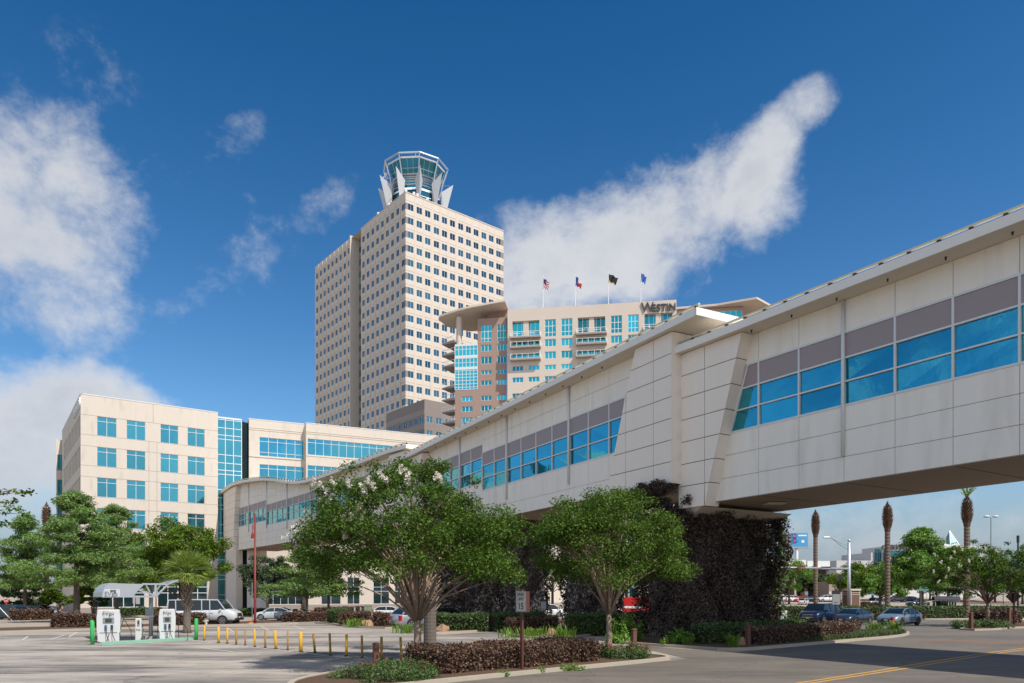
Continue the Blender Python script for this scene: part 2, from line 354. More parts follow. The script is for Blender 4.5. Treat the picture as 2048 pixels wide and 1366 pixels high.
M['brick'] = mat('brown_brick', (.16, .09, .065), .85, var=.15, vscale=6)
# ---------------- pedestrian bridge ----------------
BR = thing('pedestrian_bridge', 'long beige enclosed skybridge with blue windows running from the right edge to the office', 'bridge', (0, 60, 0))
JO = []
def lin(z0, z1, L): return lambda t: z0+(z1-z0)*t/L
SEGS = [dict(pl=Pl((9.58, 41.6), (.533, -.846), True), L=46, zb=lambda t: 7.64+.013*t, w0=lambda t: 11.2+.004*t, sof=lambda t: 16.0, t0=-.4),
        dict(pl=Pl((9.07, 41.3), (-.468, .883)), L=42.6, zb=lambda t: 9.05-.004*t, w0=lambda t: 11.6 if t < 25.5 else 12.35, sof=lambda t: 17.2-.004*t, t0=-1.0),
        dict(pl=Pl((-12.3, 80.3), (-.597, .802)), L=67.9, zb=lambda t: 10.2, w0=lambda t: 13.5 if t < 44.6 else 14.3, sof=None, t0=-2.3)]
R3 = [(-12, 18.0), (-4.3, 18.0), (1.1, 18.15), (7.5, 18.0), (14.8, 17.85), (20.9, 17.75), (25.4, 17.85), (29.3, 18.1), (32.8, 18.6), (38.3, 19.6), (44.2, 20.45), (50.6, 21.05), (56, 21.45), (61.4, 21.55), (66, 21.2), (70, 20.75), (80, 20)]
def sof3(t):
    for (a, za), (b, zb) in zip(R3, R3[1:]):
        if a <= t <= b:
            u = (t-a)/(b-a); return za+(zb-za)*u
    return 18
SEGS[2]['sof'] = sof3
for s in SEGS:     # outward normal must face the camera side
    p = s['pl']
    if p.n[0]*(-.88)+p.n[1]*(-.47) < 0: p.n = (-p.n[0], -p.n[1])
W = 6.9
GH, SH = 2.15, 1.15
BAY = 2.36
def slab(mb, pl, ts, zl, zh, o0, o1, mi=0):
    for a, b in zip(ts, ts[1:]):
        mb.hexa([pl.p(a, zl(a), o0), pl.p(b, zl(b), o0), pl.p(b, zl(b), o1), pl.p(a, zl(a), o1)], [pl.p(a, zh(a), o0), pl.p(b, zh(b), o0), pl.p(b, zh(b), o1), pl.p(a, zh(a), o1)], mi)
for si, s in enumerate(SEGS):
    pl, L, zb, w0, sof = s['pl'], s['L'], s['zb'], s['w0'], s['sof']
    first = [5.57, 4.6, 3.7][si]          # first mullion (the wall starts behind the pylon)
    if si == 1: first = 10.75-2*BAY
    if si == 2: first = 7.75-1*BAY
    k0 = {0: 2, 1: 2, 2: 1}[si]           # index of the first thick mullion
    end = {0: L, 1: 38.5, 2: 61.0}[si]
    ts = [first+i*BAY for i in range(int((end-first)/BAY)+1)]
    winstart = {0: 2.2, 1: 1.6, 2: .2}[si]
    edges = [winstart]+ts+[end]
    # backing + panels
    wall = MB()
    g = .012
    def pq(t0, t1, za, zb_):
        if t1-t0 < .06: return
        wall.hexa([pl.p(t0+g, za(t0)+g, -.03), pl.p(t1-g, za(t1)+g, -.03), pl.p(t1-g, zb_(t1)-g, -.03), pl.p(t0+g, zb_(t0)-g, -.03)], [pl.p(t0+g, za(t0)+g, 0), pl.p(t1-g, za(t1)+g, 0), pl.p(t1-g, zb_(t1)-g, 0), pl.p(t0+g, zb_(t0)-g, 0)])
    rows = [lambda t: zb(t), lambda t: zb(t)+(w0(t)-zb(t))*.33, lambda t: zb(t)+(w0(t)-zb(t))*.67, lambda t: w0(t)] if si == 0 else [lambda t: zb(t), lambda t: zb(t)+1.0, lambda t: w0(t)]
    if si == 2: rows = [lambda t: zb(t), lambda t: zb(t)+1.1, lambda t: zb(t)+2.2, lambda t: w0(t)]
    cells = list(zip(edges, edges[1:]))
    for a, b in cells:
        tm = (a+b)/2; W0 = w0(tm); st = lambda t, W0=W0: W0
        wa = (lambda t: w0(t)) if si == 0 else st
        rr = rows[:-1]+[wa]
        for r0, r1 in zip(rr, rr[1:]): pq(a, b, r0, r1)
        top = lambda t, wa=wa: wa(t)+GH+SH
        if si == 0: pq(a, b, top, sof)
        else:
            hgt = sof(tm)-top(tm); nr = max(1, round(hgt/1.25))
            for i in range(nr): pq(a, b, (lambda t, i=i: top(t)+(sof(t)-top(t))*i/nr), (lambda t, i=i: top(t)+(sof(t)-top(t))*(i+1)/nr))
    wall.build('wall_panels', M['panel'], BR, True)
    core = MB()
    tl = [-.5 if si else .2]+[a for a in edges[1:]]
    for a, b in zip(tl, tl[1:]):
        tm = (a+b)/2; W0 = w0(tm); f = (lambda t: w0(t)) if si == 0 else (lambda t, W0=W0: W0)
        slab(core, pl, (a, b), lambda t: zb(t)+.02, f, -.034, -.2); slab(core, pl, (a, b), lambda t: f(t)+GH+SH, lambda t: sof(t)-.02, -.034, -.2)
    core.build('wall_core', M['joint2'], BR, True)
    far = MB()                             # far side: wall below and above a glazed strip, floor and ceiling
    tl = [s['t0'] if si else -.4]+edges[1:]
    slab(far, pl, tl, zb, lambda t: w0(t), -W+.2, -W); slab(far, pl, tl, lambda t: w0(t)+GH, sof, -W+.2, -W)
    far.build('rear_wall', M['panel'], BR, True)
    fg = MB(); slab(fg, pl, tl, lambda t: w0(t), lambda t: w0(t)+GH, -W+.12, -W+.08); fg.build('rear_glass', M['glass_b'], BR, True)
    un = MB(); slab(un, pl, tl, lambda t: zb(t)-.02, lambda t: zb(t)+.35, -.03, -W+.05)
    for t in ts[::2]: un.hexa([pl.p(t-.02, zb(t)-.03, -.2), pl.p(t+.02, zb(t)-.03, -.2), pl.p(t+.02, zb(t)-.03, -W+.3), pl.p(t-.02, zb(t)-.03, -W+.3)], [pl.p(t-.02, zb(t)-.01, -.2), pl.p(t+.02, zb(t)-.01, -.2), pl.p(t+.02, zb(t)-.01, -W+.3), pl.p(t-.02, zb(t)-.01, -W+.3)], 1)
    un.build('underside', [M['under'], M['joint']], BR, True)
    # windows: upper and lower pane in every bay with a spandrel panel above
    for a, b in cells:
        tm = (a+b)/2; W0 = w0(tm); wa = (lambda t: w0(t)) if si == 0 else (lambda t, W0=W0: W0)
        w = MB(); fr = MB(); sp = MB()
        ta, tb = a, b
        sl_ = 0
        if si == 0 and a == winstart:      # the first window is cut by the slanting pylon
            f0 = lambda z: 2.44+(z-7.6)*(2.95/8.4)
        else: f0 = lambda z: a
        P = lambda t, z, o: pl.p(t, z, o)
        z0, z1, z2 = wa(tm), wa(tm)+GH, wa(tm)+GH+SH
        za = lambda t: wa(t)
        rj = random.Random(int(a*100)+si*7); zm = za(tm)+GH/2; am = max(a, f0((z0+z1)/2)); jt = lambda: -.07+rj.uniform(-.016, .016)
        w.quad(P(max(a, f0(z0)), za(a), jt()), P(b, za(b), jt()), P(b, za(b)+GH/2, jt()), P(am, za(a)+GH/2, jt()))
        w.quad(P(am, za(a)+GH/2, jt()), P(b, za(b)+GH/2, jt()), P(b, za(b)+GH, jt()), P(max(a, f0(z1)), za(a)+GH, jt()))
        wo_ = w.build('window', M['glass_b'], BR, True)
        for (h, th) in ((0, .09), (GH/2, .07), (GH, .08), (GH+SH, .1)):
            hh = h
            fr.hexa([P(max(a, f0(z0+h)), za(a)+hh-th/2, -.09), P(b, za(b)+hh-th/2, -.09), P(b, za(b)+hh-th/2, .03), P(max(a, f0(z0+h)), za(a)+hh-th/2, .03)], [P(max(a, f0(z0+h)), za(a)+hh+th/2, -.09), P(b, za(b)+hh+th/2, -.09), P(b, za(b)+hh+th/2, .03), P(max(a, f0(z0+h)), za(a)+hh+th/2, .03)])
        fr.hexa([P(b-.045, za(b), -.09), P(b+.045, za(b), -.09), P(b+.045, za(b), .032), P(b-.045, za(b), .032)], [P(b-.045, za(b)+GH+SH, -.09), P(b+.045, za(b)+GH+SH, -.09), P(b+.045, za(b)+GH+SH, .032), P(b-.045, za(b)+GH+SH, .032)])
        if si == 0 and a == winstart:
            fr.hexa([P(f0(z0)-.02, z0, -.09), P(f0(z0)+.08, z0, -.09), P(f0(z0)+.08, z0, .034), P(f0(z0)-.02, z0, .034)], [P(f0(z2)-.02, z2, -.09), P(f0(z2)+.08, z2, -.09), P(f0(z2)+.08, z2, .034), P(f0(z2)-.02, z2, .034)])
        fr.build('frame', M['frame'], wo_, True)
        sp.hexa([P(max(a, f0(z1)), za(a)+GH, -.06), P(b, za(b)+GH, -.06), P(b, za(b)+GH+SH, -.06), P(max(a, f0(z2)), za(a)+GH+SH, -.06)], [P(max(a, f0(z1)), za(a)+GH, -.02), P(b, za(b)+GH, -.02), P(b, za(b)+GH+SH, -.02), P(max(a, f0(z2)), za(a)+GH+SH, -.02)])
        sp.build('spandrel_panel', M['mauve'], BR, True)
    for i, t in enumerate(ts):
        if (i-k0) % 4 == 0:
            d = MB(); d.tube([pl.p(t, sof(t), .09), pl.p(t, w0(t)-(2.3 if si == 0 else 1.3), .09)], .085, 8)
            d.build('downpipe', M['frame'], BR, True, True)
    # roof: soffit, fascia, sloping top, gutter rail
    rs = -3.4 if si else .55
    re_ = {0: L, 1: 43.4, 2: 69.5}[si]
    n = 60 if si == 2 else 12
    rt = [rs+(re_-rs)*i/n for i in range(n+1)]
    so_ = MB(); slab(so_, pl, rt, sof, lambda t: sof(t)+.06, 1.17, -W-1.17)
    so_.build('soffit', M['soffit'], BR, True)
    ro = MB(); slab(ro, pl, rt, lambda t: sof(t)+.06, lambda t: sof(t)+.34, 1.12, -W-1.12); ro.build('roof', M['fascia'], BR, True)
    fa = MB(); slab(fa, pl, rt, lambda t: sof(t)-.02, lambda t: sof(t)+.38, 1.17, 1.24); slab(fa, pl, rt, lambda t: sof(t)-.02, lambda t: sof(t)+.38, -W-1.17, -W-1.24)
    for te in (rs, re_):
        fa.hexa([pl.p(te-.04, sof(te)-.02, 1.24), pl.p(te+.04, sof(te)-.02, 1.24), pl.p(te+.04, sof(te)-.02, -W-1.24), pl.p(te-.04, sof(te)-.02, -W-1.24)], [pl.p(te-.04, sof(te)+.38, 1.24), pl.p(te+.04, sof(te)+.38, 1.24), pl.p(te+.04, sof(te)+.38, -W-1.24), pl.p(te-.04, sof(te)+.38, -W-1.24)])
    fa.build('fascia', M['fascia'] if si != 1 else M['fascia'], BR, True)
    ra = MB(); slab(ra, pl, rt, lambda t: sof(t)+.56, lambda t: sof(t)+.64, 1.08, .94)
    t = rs+.2
    while t < re_:
        z = sof(t); ra.hexa([pl.p(t, z+.34, 1.04), pl.p(t+.14, z+.34, 1.04), pl.p(t+.14, z+.34, .9), pl.p(t, z+.34, .9)], [pl.p(t, z+.56, 1.04), pl.p(t+.14, z+.56, 1.04), pl.p(t+.14, z+.56, .9), pl.p(t, z+.56, .9)], 1); t += 1.18
    ra.build('gutter_rail', [M['rail'], M['dark']], BR, True)
    fx = MB()
    for t in ts: 
        q = pl.p(t, sof(t)-.07, .55); fx.cyl(q[0], q[1], q[2]-.06, q[2]+.07, .03, .05, 6)
    fx.build('soffit_fixture', M['dark'], BR, True)
# pylons: leaning panelled blocks standing proud of the wall
def pylon(pl, tb0, tb1, tt0, tt1, zb, zt, name='pylon', rows=7, cols=2, off=.8, ztf=None, joints=None):
    mb = MB(); k = MB(); g = .02
    ed = lambda u, v: ((tb0+(tt0-tb0)*v)*(1-u)+(tb1+(tt1-tb1)*v)*u)
    zf = lambda u, v: zb+(((zt if ztf is None else ztf(ed(u, v)))-zb)*v)
    sg_ = 1 if tt1 > tb0 else -1
    J = sorted([tb0]+[q for q in (joints or [])]+[max(tb1, tt1) if sg_ > 0 else min(tb1, tt1)], reverse=sg_ < 0)
    for j in range(rows):
        v0, v1 = j/rows, (j+1)/rows; e0, e1 = ed(1, v0), ed(1, v1)
        for a, b in zip(J, J[1:]):
            lim = (lambda e: max(a, min(b, e))) if sg_ > 0 else (lambda e: min(a, max(b, e)))
            b0, b1 = lim(e0), lim(e1)
            if abs(b0-a)+abs(b1-a) < .1: continue
            zt_ = lambda t, v: zb+(((zt if ztf is None else ztf(t))-zb)*v)
            gs = g*sg_
            ins = [(a+gs, zt_(a, v0)+g), (b0-gs if abs(b0-a) > .05 else a+gs*1.5, zt_(b0, v0)+g), (b1-gs if abs(b1-a) > .05 else a+gs*1.5, zt_(b1, v1)-g), (a+gs, zt_(a, v1)-g)]
            mb.hexa([pl.p(x, y, off-.04) for x, y in ins], [pl.p(x, y, off) for x, y in ins])
    # side cheeks
    for u in (0, 1):
        for j in range(rows):
            v0, v1 = j/rows, (j+1)/rows
            a, b = (ed(u, v0), zf(u, v0)+g), (ed(u, v1), zf(u, v1)-g); dd = .0 if u == 0 else 0
            mb.quad(pl.p(a[0], a[1], off-.02), pl.p(a[0], a[1], -.3), pl.p(b[0], b[1], -.3), pl.p(b[0], b[1], off-.02))
    cor = [(ed(0, 0)+.03, zf(0, 0)+.02), (ed(1, 0)-.03, zf(1, 0)+.02), (ed(1, 1)-.03, zf(1, 1)-.01), (ed(0, 1)+.03, zf(0, 1)-.01)]
    if cor[0][0] > cor[1][0]: cor = [(ed(0, 0)-.03, zf(0, 0)+.02), (ed(1, 0)+.03, zf(1, 0)+.02), (ed(1, 1)+.03, zf(1, 1)-.01), (ed(0, 1)-.03, zf(0, 1)-.01)]
    k.hexa([pl.p(a, b, -.3) for a, b in cor], [pl.p(a, b, off-.042) for a, b in cor])
    o = mb.build(name, M['pylon'], BR, True); k.build('joint_backing', M['joint'], o, True)
A1, A2, A3 = SEGS[0]['pl'], SEGS[1]['pl'], SEGS[2]['pl']
pylon(A1, .75, 2.65, .75, 5.2, 7.4, 15.99, rows=7, joints=[2.68])
pylon(A2, -1.0, 5.3, -1.0, 2.3, 8.8, 17.18, rows=7, joints=[.6, 3.2])
pylon(A2, 42.3, 39.6, 42.3, 37.4, 8.7, 16.98, rows=7, joints=[39.7])
pylon(A3, -2.3, 3.4, -2.3, 1.3, 10.0, 18.0, rows=7, joints=[-.5, 1.6])
pylon(A3, 67.8, 61.7, 67.8, 59.9, 10.0, 21, rows=9, joints=[64.6], ztf=lambda t: sof3(t)-.02)
# end walls where the segments step
st = MB()
for pl, t, z0, z1 in ((A2, -1.0, 8.8, 17.15), (A3, -2.3, 10.0, 17.9), (A1, .76, 7.42, 15.95)):
    st.hexa([pl.p(t, z0, .76), pl.p(t+.12, z0, .76), pl.p(t+.12, z0, -W), pl.p(t, z0, -W)], [pl.p(t, z1, .76), pl.p(t+.12, z1, .76), pl.p(t+.12, z1, -W), pl.p(t, z1, -W)])
st.build('step_wall', M['pylon'], BR, True)
br = MB()
for pl, t in ((A2, -2.0), (A3, -3.2)):
    z = 16.9 if pl is A2 else 17.8
    br.tube([pl.p(t+1.0, z-.5, -1.5), pl.p(t, z+.2, -1.8)], .14, 6)
br.build('roof_strut', M['pylon'], BR, True)
lf = MB()
for t, o in ((4.2, -3.0),): 
    q = A1.p(t, 7.66, o); lf.box(q[0]-.5, q[0]+.5, q[1]-.35, q[1]+.35, q[2]-.1, q[2]-.03)
lf.build('underside_hatch', M['soffit'], BR, True)
# entrance end: wing wall, little window and columns
en = MB(); E = Pl(A3.p(67.9, 0, .4)[:2], (-.597, .802)); E.n = A3.n
E.b(en, 0, 3.5, 10.4, 18.2, -.5, .0); en.build('end_wall', M['panel'], BR, True)
ew = MB(); E.q(ew, .9, 2.6, 12.6, 15.3, .05); eo = ew.build('window', M['glass_d'], BR, True)
ef = MB()
for t in (.9, 1.75, 2.6): E.b(ef, t-.06, t+.06, 12.6, 15.3, .05, .12)
for z in (12.6, 14, 15.3): E.b(ef, .84, 2.66, z-.06, z+.06, .05, .122)
ef.build('frame', M['frame'], eo, True)
wf = MB(); q0 = A3.p(70.6, 0, .9); wf.hexa([(q0[0]-.1, q0[1], 9.6), (q0[0]+.9, q0[1]+.5, 9.6), (q0[0]+.8, q0[1]+.8, 9.6), (q0[0]-.2, q0[1]+.3, 9.6)], [(q0[0]-1.1, q0[1], 14.6), (q0[0]+.9, q0[1]+.5, 14.6), (q0[0]+.8, q0[1]+.8, 14.6), (q0[0]-1.2, q0[1]+.3, 14.6)])
wf.build('wing_wall', M['white'], BR, True)
def colm(px0, px1, d, z0, z1, dep=2.0, name='column', m='pylon'):
    a = gx(px0, d); b = gx(px1, d); mb = MB(); mb.hexa([(a[0], a[1], z0), (b[0], b[1]+.5, z0), (b[0]+.6, b[1]+dep, z0), (a[0]+.6, a[1]+dep-.5, z0)], [(a[0], a[1], z1), (b[0], b[1]+.5, z1), (b[0]+.6, b[1]+dep, z1), (a[0]+.6, a[1]+dep-.5, z1)])
    return mb.build(name, M[m], BR, True)
colm(452, 470, 128, -.9, 10.15); colm(494, 519, 129, -.9, 10.15)
# pillars under the bridge (the concrete inside the ivy)
PILL = [(-.2, 4.4, .35, W-.3, 7.4, A1), (12.0, 14.2, 1.7, 5.2, 9.0, A2), (22.6, 24.8, 1.7, 5.2, 8.95, A2), (31.6, 33.4, 1.9, 5.0, 8.95, A2), (40.2, 43.0, 1.6, 5.4, 8.9, A2)]
for (ta, tb, oa, ob, zt, pl) in PILL:
    mb = MB(); g0 = gz(pl.p(ta, 0)[1])-.1
    if pl is A1: ta, tb = -3.2, 1.0
    mb.hexa([pl.p(ta, g0, -oa-.3), pl.p(tb, g0, -oa-.3), pl.p(tb, g0, -ob+.3), pl.p(ta, g0, -ob+.3)], [pl.p(ta, zt, -oa-.3), pl.p(tb, zt, -oa-.3), pl.p(tb, zt, -ob+.3), pl.p(ta, zt, -ob+.3)])
    mb.build('pillar', M['pylon'], BR, True)
cap = MB(); cap.hexa([A1.p(-3, 6.95, .3), A1.p(1.2, 6.95, .3), A1.p(1.2, 6.95, -W), A1.p(-3, 6.95, -W)], [A1.p(-3, 7.42, .7), A1.p(2.4, 7.42, .7), A1.p(2.4, 7.42, -W), A1.p(-3, 7.42, -W)])
cap.build('pillar_cap', M['soffit'], BR, True)

# ---------------- office building on the left ----------------
s22 = 1.22
def sc2(x, y): return (x*s22, y*s22)
OA = sc2(-58.9, 99)
ua = (.808, .589)
PA = Pl(OA, ua); PAL = Pl(OA, (-.589, .808)); PAL.n = (-.808, -.589)
sz = lambda z: 2.8+(z-2.8)*s22
OFF = thing('office_building', 'cream six-storey office building with square teal windows left of the bridge', 'building', (OA[0], OA[1], -.9))
ZT = sz(29.8); ZB = -1.0
cols_ = [1.96, 5.61, 9.97, 13.63]; ww = 2.37*s22; wh = 2.63*s22
LA = 17.9*s22
tops = [sz(27.0-4.23*i) for i in range(5)]
holes = [(c*s22, c*s22+ww, z-wh, z) for c in cols_ for z in tops]
gl = [(1.2*s22, 7.9*s22), (9.6*s22, 16.4*s22)]
gh = [(a, b, .1, sz(4.6)) for a, b in gl]
wall = MB(); facade(wall, PA, (0, LA), (ZB, ZT), holes+gh, .22)
# left face
LB = 29*s22
lh = [(1.0+i*5.2+k*2.3, 2.6+i*5.2+k*2.3, z-wh, z) for i in range(6) for k in (0, 1) for z in tops]
facade(wall, PAL, (0, LB), (ZB, ZT), lh, .3)
c_ = PAL.p(LB, 0); d_ = (c_[0]+ua[0]*LA, c_[1]+ua[1]*LA); e_ = PA.p(LA, 0)
wall.quad((c_[0], c_[1], ZB), (d_[0], d_[1], ZB), (d_[0], d_[1], ZT), (c_[0], c_[1], ZT)); wall.quad((d_[0], d_[1], ZB), (e_[0], e_[1], ZB), (e_[0], e_[1], ZT), (d_[0], d_[1], ZT))
wall.build('wall', M['cream'], OFF, True)
rf = MB(); rf.add([(OA[0], OA[1], ZT-.3), (e_[0], e_[1], ZT-.3), (d_[0], d_[1], ZT-.3), (c_[0], c_[1], ZT-.3)], [(0, 1, 2, 3)]); PA.b(rf, -.05, LA, ZT, ZT+.12, -.4, .05); PAL.b(rf, -.05, LB, ZT+.002, ZT+.118, -.4, .05)
rf.build('roof_coping', M['white'], OFF, True)
jn = MB()
for z in tops:
    for zj in (z+.05, z-wh-.04): PA.b(jn, 0, LA, zj-.03, zj+.03, 0, .006); PAL.b(jn, 0, LB, zj-.03, zj+.03, 0, .006)
for t in (8.45*s22, 9.5*s22): PA.b(jn, t-.025, t+.025, 3, tops[0]-wh, 0, .007)
PA.b(jn, 9*s22-.025, 9*s22+.025, tops[0], ZT, 0, .007)
jn.build('panel_joint', M['joint2'], OFF, True)
bs = MB(); PA.b(bs, 0, LA, ZB, .08, 0, .06); PAL.b(bs, 0, LB, ZB, 1.4, 0, .06); bs.build('stone_base', M['stone'], OFF, True)
def win_mesh(w, h, nx, rows, fr=.07, gm='glass', name='window', proj=.06):   # glass and frame meshes; local x along the facade, -y outward, origin lower left
    g = MB(); g.quad((0, 0, 0), (w, 0, 0), (w, 0, h), (0, 0, h))
    f = MB()
    xs = [w*i/nx for i in range(nx+1)]
    for x in xs: f.box(max(0, x-fr/2), min(w, x+fr/2), -proj, .02, 0, h)
    for r in rows: z = h*r; f.box(0, w, -proj-.015, .021, max(0, z-fr/2), min(h, z+fr/2))
    go = g.build(name, M[gm], None); fo = f.build('frame', M['frame'], go); return go
random.seed(5)
def place(go, parent, pl, t, z, off, kidsshare=True):
    c = go.copy(); col.objects.link(c); c.parent = parent
    wl = pl.p(t, z, off); iv = wm(parent).inverted(); c.location = iv @ Vector(wl)
    c.rotation_euler = (random.uniform(-.006, .006), 0, math.atan2(pl.n[1], pl.n[0])+math.pi/2+random.uniform(-.006, .006))
    for k in kids(go): kk = k.copy(); col.objects.link(kk); kk.parent = c
    return c
def left_edge(pl, t0, t1):     # local x runs along rotated direction; choose the end of the opening that matches
    r = math.atan2(pl.n[1], pl.n[0])+math.pi/2; d = (math.cos(r), math.sin(r))
    return t0 if d[0]*pl.u[0]+d[1]*pl.u[1] > 0 else t1
def drop(go):
    for k in kids(go): bpy.data.objects.remove(k)
    bpy.data.objects.remove(go)
w1 = win_mesh(ww, wh, 2, (0, .76, 1), .075)
for h in holes: place(w1, OFF, PA, left_edge(PA, h[0], h[1]), h[2], -.15)
drop(w1)
w2 = win_mesh(1.6, wh, 2, (0, .76, 1), .1)
for h in lh: place(w2, OFF, PAL, left_edge(PAL, h[0], h[1]), h[2], -.2)
drop(w2)
for h in gh:
    w3 = win_mesh(h[1]-h[0], h[3]-h[2], 5, (0, .5, .72, 1), .12, 'glass_d', 'shop_window'); place(w3, OFF, PA, left_edge(PA, h[0], h[1]), h[2], -.15); drop(w3)
# sign lettering on the shaded side, seen almost edge on
tx = PAL.p(4.6, sz(28.5), .12); iv = wm(OFF).inverted() @ Vector(tx)
text('memorial', 2.6, M['white'], OFF, face_mtx(iv, math.atan2(PAL.n[1], PAL.n[0])+math.pi/2), .12)
# rear bay farther back on the left
rb = MB(); PR = Pl(PAL.p(LB, 0), ua); 
PR2 = Pl((PAL.p(LB+.2, 0)[0]-1.0, PAL.p(LB+.2, 0)[1]-.3), (-.35, .94)); PR2.n = (-.94, -.35)
q0 = PR2.p(0, 0); PR3 = Pl((q0[0], q0[1]), ua)
zr = ZT-1.6
PR2.q(rb, 0, 7, ZB, zr); PR2.q(rb, 7, 16, ZB, zr-9)
rb.quad(PR2.p(0, ZB), PR3.p(3, ZB), PR3.p(3, zr), PR2.p(0, zr))
rb.quad(PR2.p(7, ZB), PR3.p(9, ZB), PR3.p(9, zr), PR2.p(7, zr))
rb.add([PR2.p(0, zr), PR3.p(3, zr), PR3.p(9, zr), PR2.p(7, zr)], [(0, 1, 2, 3)])
rb.build('rear_bay', M['cream'], OFF, True)
rw = MB()
for z in tops: PR2.q(rw, .7, 6.5, z-wh-1.3, z-1.3, .04); rw.quad(PR3.p(.2, z-wh-1.3, .04), PR3.p(2.6, z-wh-1.3, .04), PR3.p(2.6, z-1.3, .04), PR3.p(.2, z-1.3, .04))
rw.build('rear_bay_window', M['glass'], OFF, True)
# glazed link between the two blocks
LK = thing('glazed_stair_tower', 'tall teal curtain wall stair tower between two cream office blocks', 'building', (e_[0], e_[1], -.9))
PG = Pl((e_[0]+.6, e_[1]+1.6), (.86, .51)); PG.n = (.51, -.86)
tg0, tg1 = PG.t(434), PG.t(483); zg = PG.z(460, 839)
gm = MB(); PG.q(gm, tg0, tg1, -1, zg); gq = PG.p(tg1, 0); PG2 = Pl(gq[:2], (.16, .99)); PG2.n = (.99, -.16)
gm.build('glass_wall', M['glass'], LK, True)
g2 = MB(); r2 = gx(490, PG.p(tg1, 0)[1]+1.2); g2.quad((gq[0], gq[1], -1), (r2[0], r2[1], -1), (r2[0], r2[1], zg), (gq[0], gq[1], zg)); g2.quad((r2[0], r2[1], -1), (r2[0]+2, r2[1]+3, -1), (r2[0]+2, r2[1]+3, zg), (r2[0], r2[1], zg)); g2.build('side_glass', M['glass_d'], LK, True)
gf = MB()
for i in range(4): t = tg0+(tg1-tg0)*i/3; PG.b(gf, t-.06, t+.06, -1, zg, 0, .1)
z = zg-.2; k = 0
while z > 0:
    PG.b(gf, tg0, tg1, z-.06, z+.06, 0, .102); z -= (1.7, 1.5, .85, 3.2)[k % 4]*.9; k += 1
PG.b(gf, tg0, tg1, zg, zg+.3, -6, .15); gf.build('mullion_grid', M['frame'], LK, True)

# ---------------- wing behind the bridge (blocks B and C) ----------------
OB = sc2(-41, 113); ub = (.9, .436)
PB = Pl(OB, ub); PBn = PB.n
WB = thing('office_wing', 'long low cream office wing with ribbon windows behind the bridge roof', 'building', (OB[0], OB[1], -.9))
tb1 = PB.t(608.6); zB = PB.z(498, 837.7)
PC = Pl(PB.p(tb1, 0, 1.9)[:2], ub); LC = 58; zC = PC.z(616, 846.7)
wb = MB()
bz = [(PB.z(560, a), PB.z(560, b)) for a, b in ((877.5, 914.5), (931, 968))]
bh = [(PB.t(519), tb1-.1, b, a) for a, b in bz]
cz = [(PC.z(640, a), PC.z(640, b)) for a, b in ((879, 911), (932, 968))]
cz += [(cz[1][0]-5.16*i, cz[1][1]-5.16*i) for i in (1, 2)]
bh += [(PB.t(519), tb1-.1, a-5.16*2-2.6, a-5.16*2) for a, b in bz[1:]]
ch = [(.3, LC-3, b, a) for a, b in cz]
gcs = []
for a, b in ((531, 607),): gcs.append((PB.t(a), PB.t(min(b, 606))))
facade(wb, PB, (0, tb1), (-1, zB), bh+[(gcs[0][0], gcs[0][1], .3, 5.6)], .25)
cg = [(PC.t(a), PC.t(b)) for a, b in ((643, 681), (695, 719), (747, 778), (790, 812), (836, 870), (890, 925), (945, 985), (1003, 1030))]
facade(wb, PC, (0, LC), (-1, zC), ch+[(a, b, .3, 5.6) for a, b in cg], .25)
wb.quad(PB.p(tb1, -1), PC.p(0, -1), PC.p(0, zC), PB.p(tb1, zC))
wb.quad(PB.p(0, -1), PB.p(0, -1, -14), PB.p(0, zB, -14), PB.p(0, zB)); wb.quad(PC.p(LC, -1), PC.p(LC, -1, -18), PC.p(LC, zC, -18), PC.p(LC, zC))
wb.quad(PB.p(0, zB-.2), PB.p(tb1, zB-.2), PB.p(tb1, zB-.2, -14), PB.p(0, zB-.2, -14)); wb.quad(PC.p(0, zC-.2), PC.p(LC, zC-.2), PC.p(LC, zC-.2, -18), PC.p(0, zC-.2, -18))
wb.build('wall', M['cream'], WB, True)
tr = MB(); PB.b(tr, -.05, tb1, zB, zB+.12, -.5, .05, 1); PC.b(tr, -.05, LC, zC, zC+.12, -.5, .05, 1)
for dz in (1.6, 1.95): PB.b(tr, 0, tb1, zB-dz-.05, zB-dz+.05, 0, .06); PC.b(tr, 0, LC, zC-dz-.05, zC-dz+.05, 0, .06)
for a, b in bz: PB.b(tr, 0, tb1, b-.3, b-.15, 0, .12)
for a, b in cz: PC.b(tr, 0, LC, b-.3, b-.15, 0, .06)
for a in (8, 16, 24, 32, 40, 48): PC.b(tr, a-.02, a+.02, cz[0][0]+.2, zC, 0, .01)
tr.build('moulding', [M['cream2'], M['white']], WB, True)
bs = MB(); PB.b(bs, 0, tb1, -1, .25, 0, .1); PC.b(bs, 0, LC, -1, .25, 0, .1); bs.build('stone_base', M['stone'], WB, True)
def ribbon(pl, h, nx, rows, gm='glass'):
    w = win_mesh(h[1]-h[0], h[3]-h[2], nx, rows, .075, gm, 'ribbon_window'); place(w, WB, pl, left_edge(pl, h[0], h[1]), h[2], -.15); drop(w)
for h in bh: ribbon(PB, h, 5, (0, .2, .78, 1))
for h in ch: ribbon(PC, h, 36, (0, .76, 1))
ribbon(PB, (gcs[0][0], gcs[0][1], .3, 5.6), 5, (0, .48, .64, 1), 'glass_d')
for a, b in cg: ribbon(PC, (a, b, .3, 5.6), 2 if b-a < 4 else 3, (0, .48, .64, 1), 'glass_d')

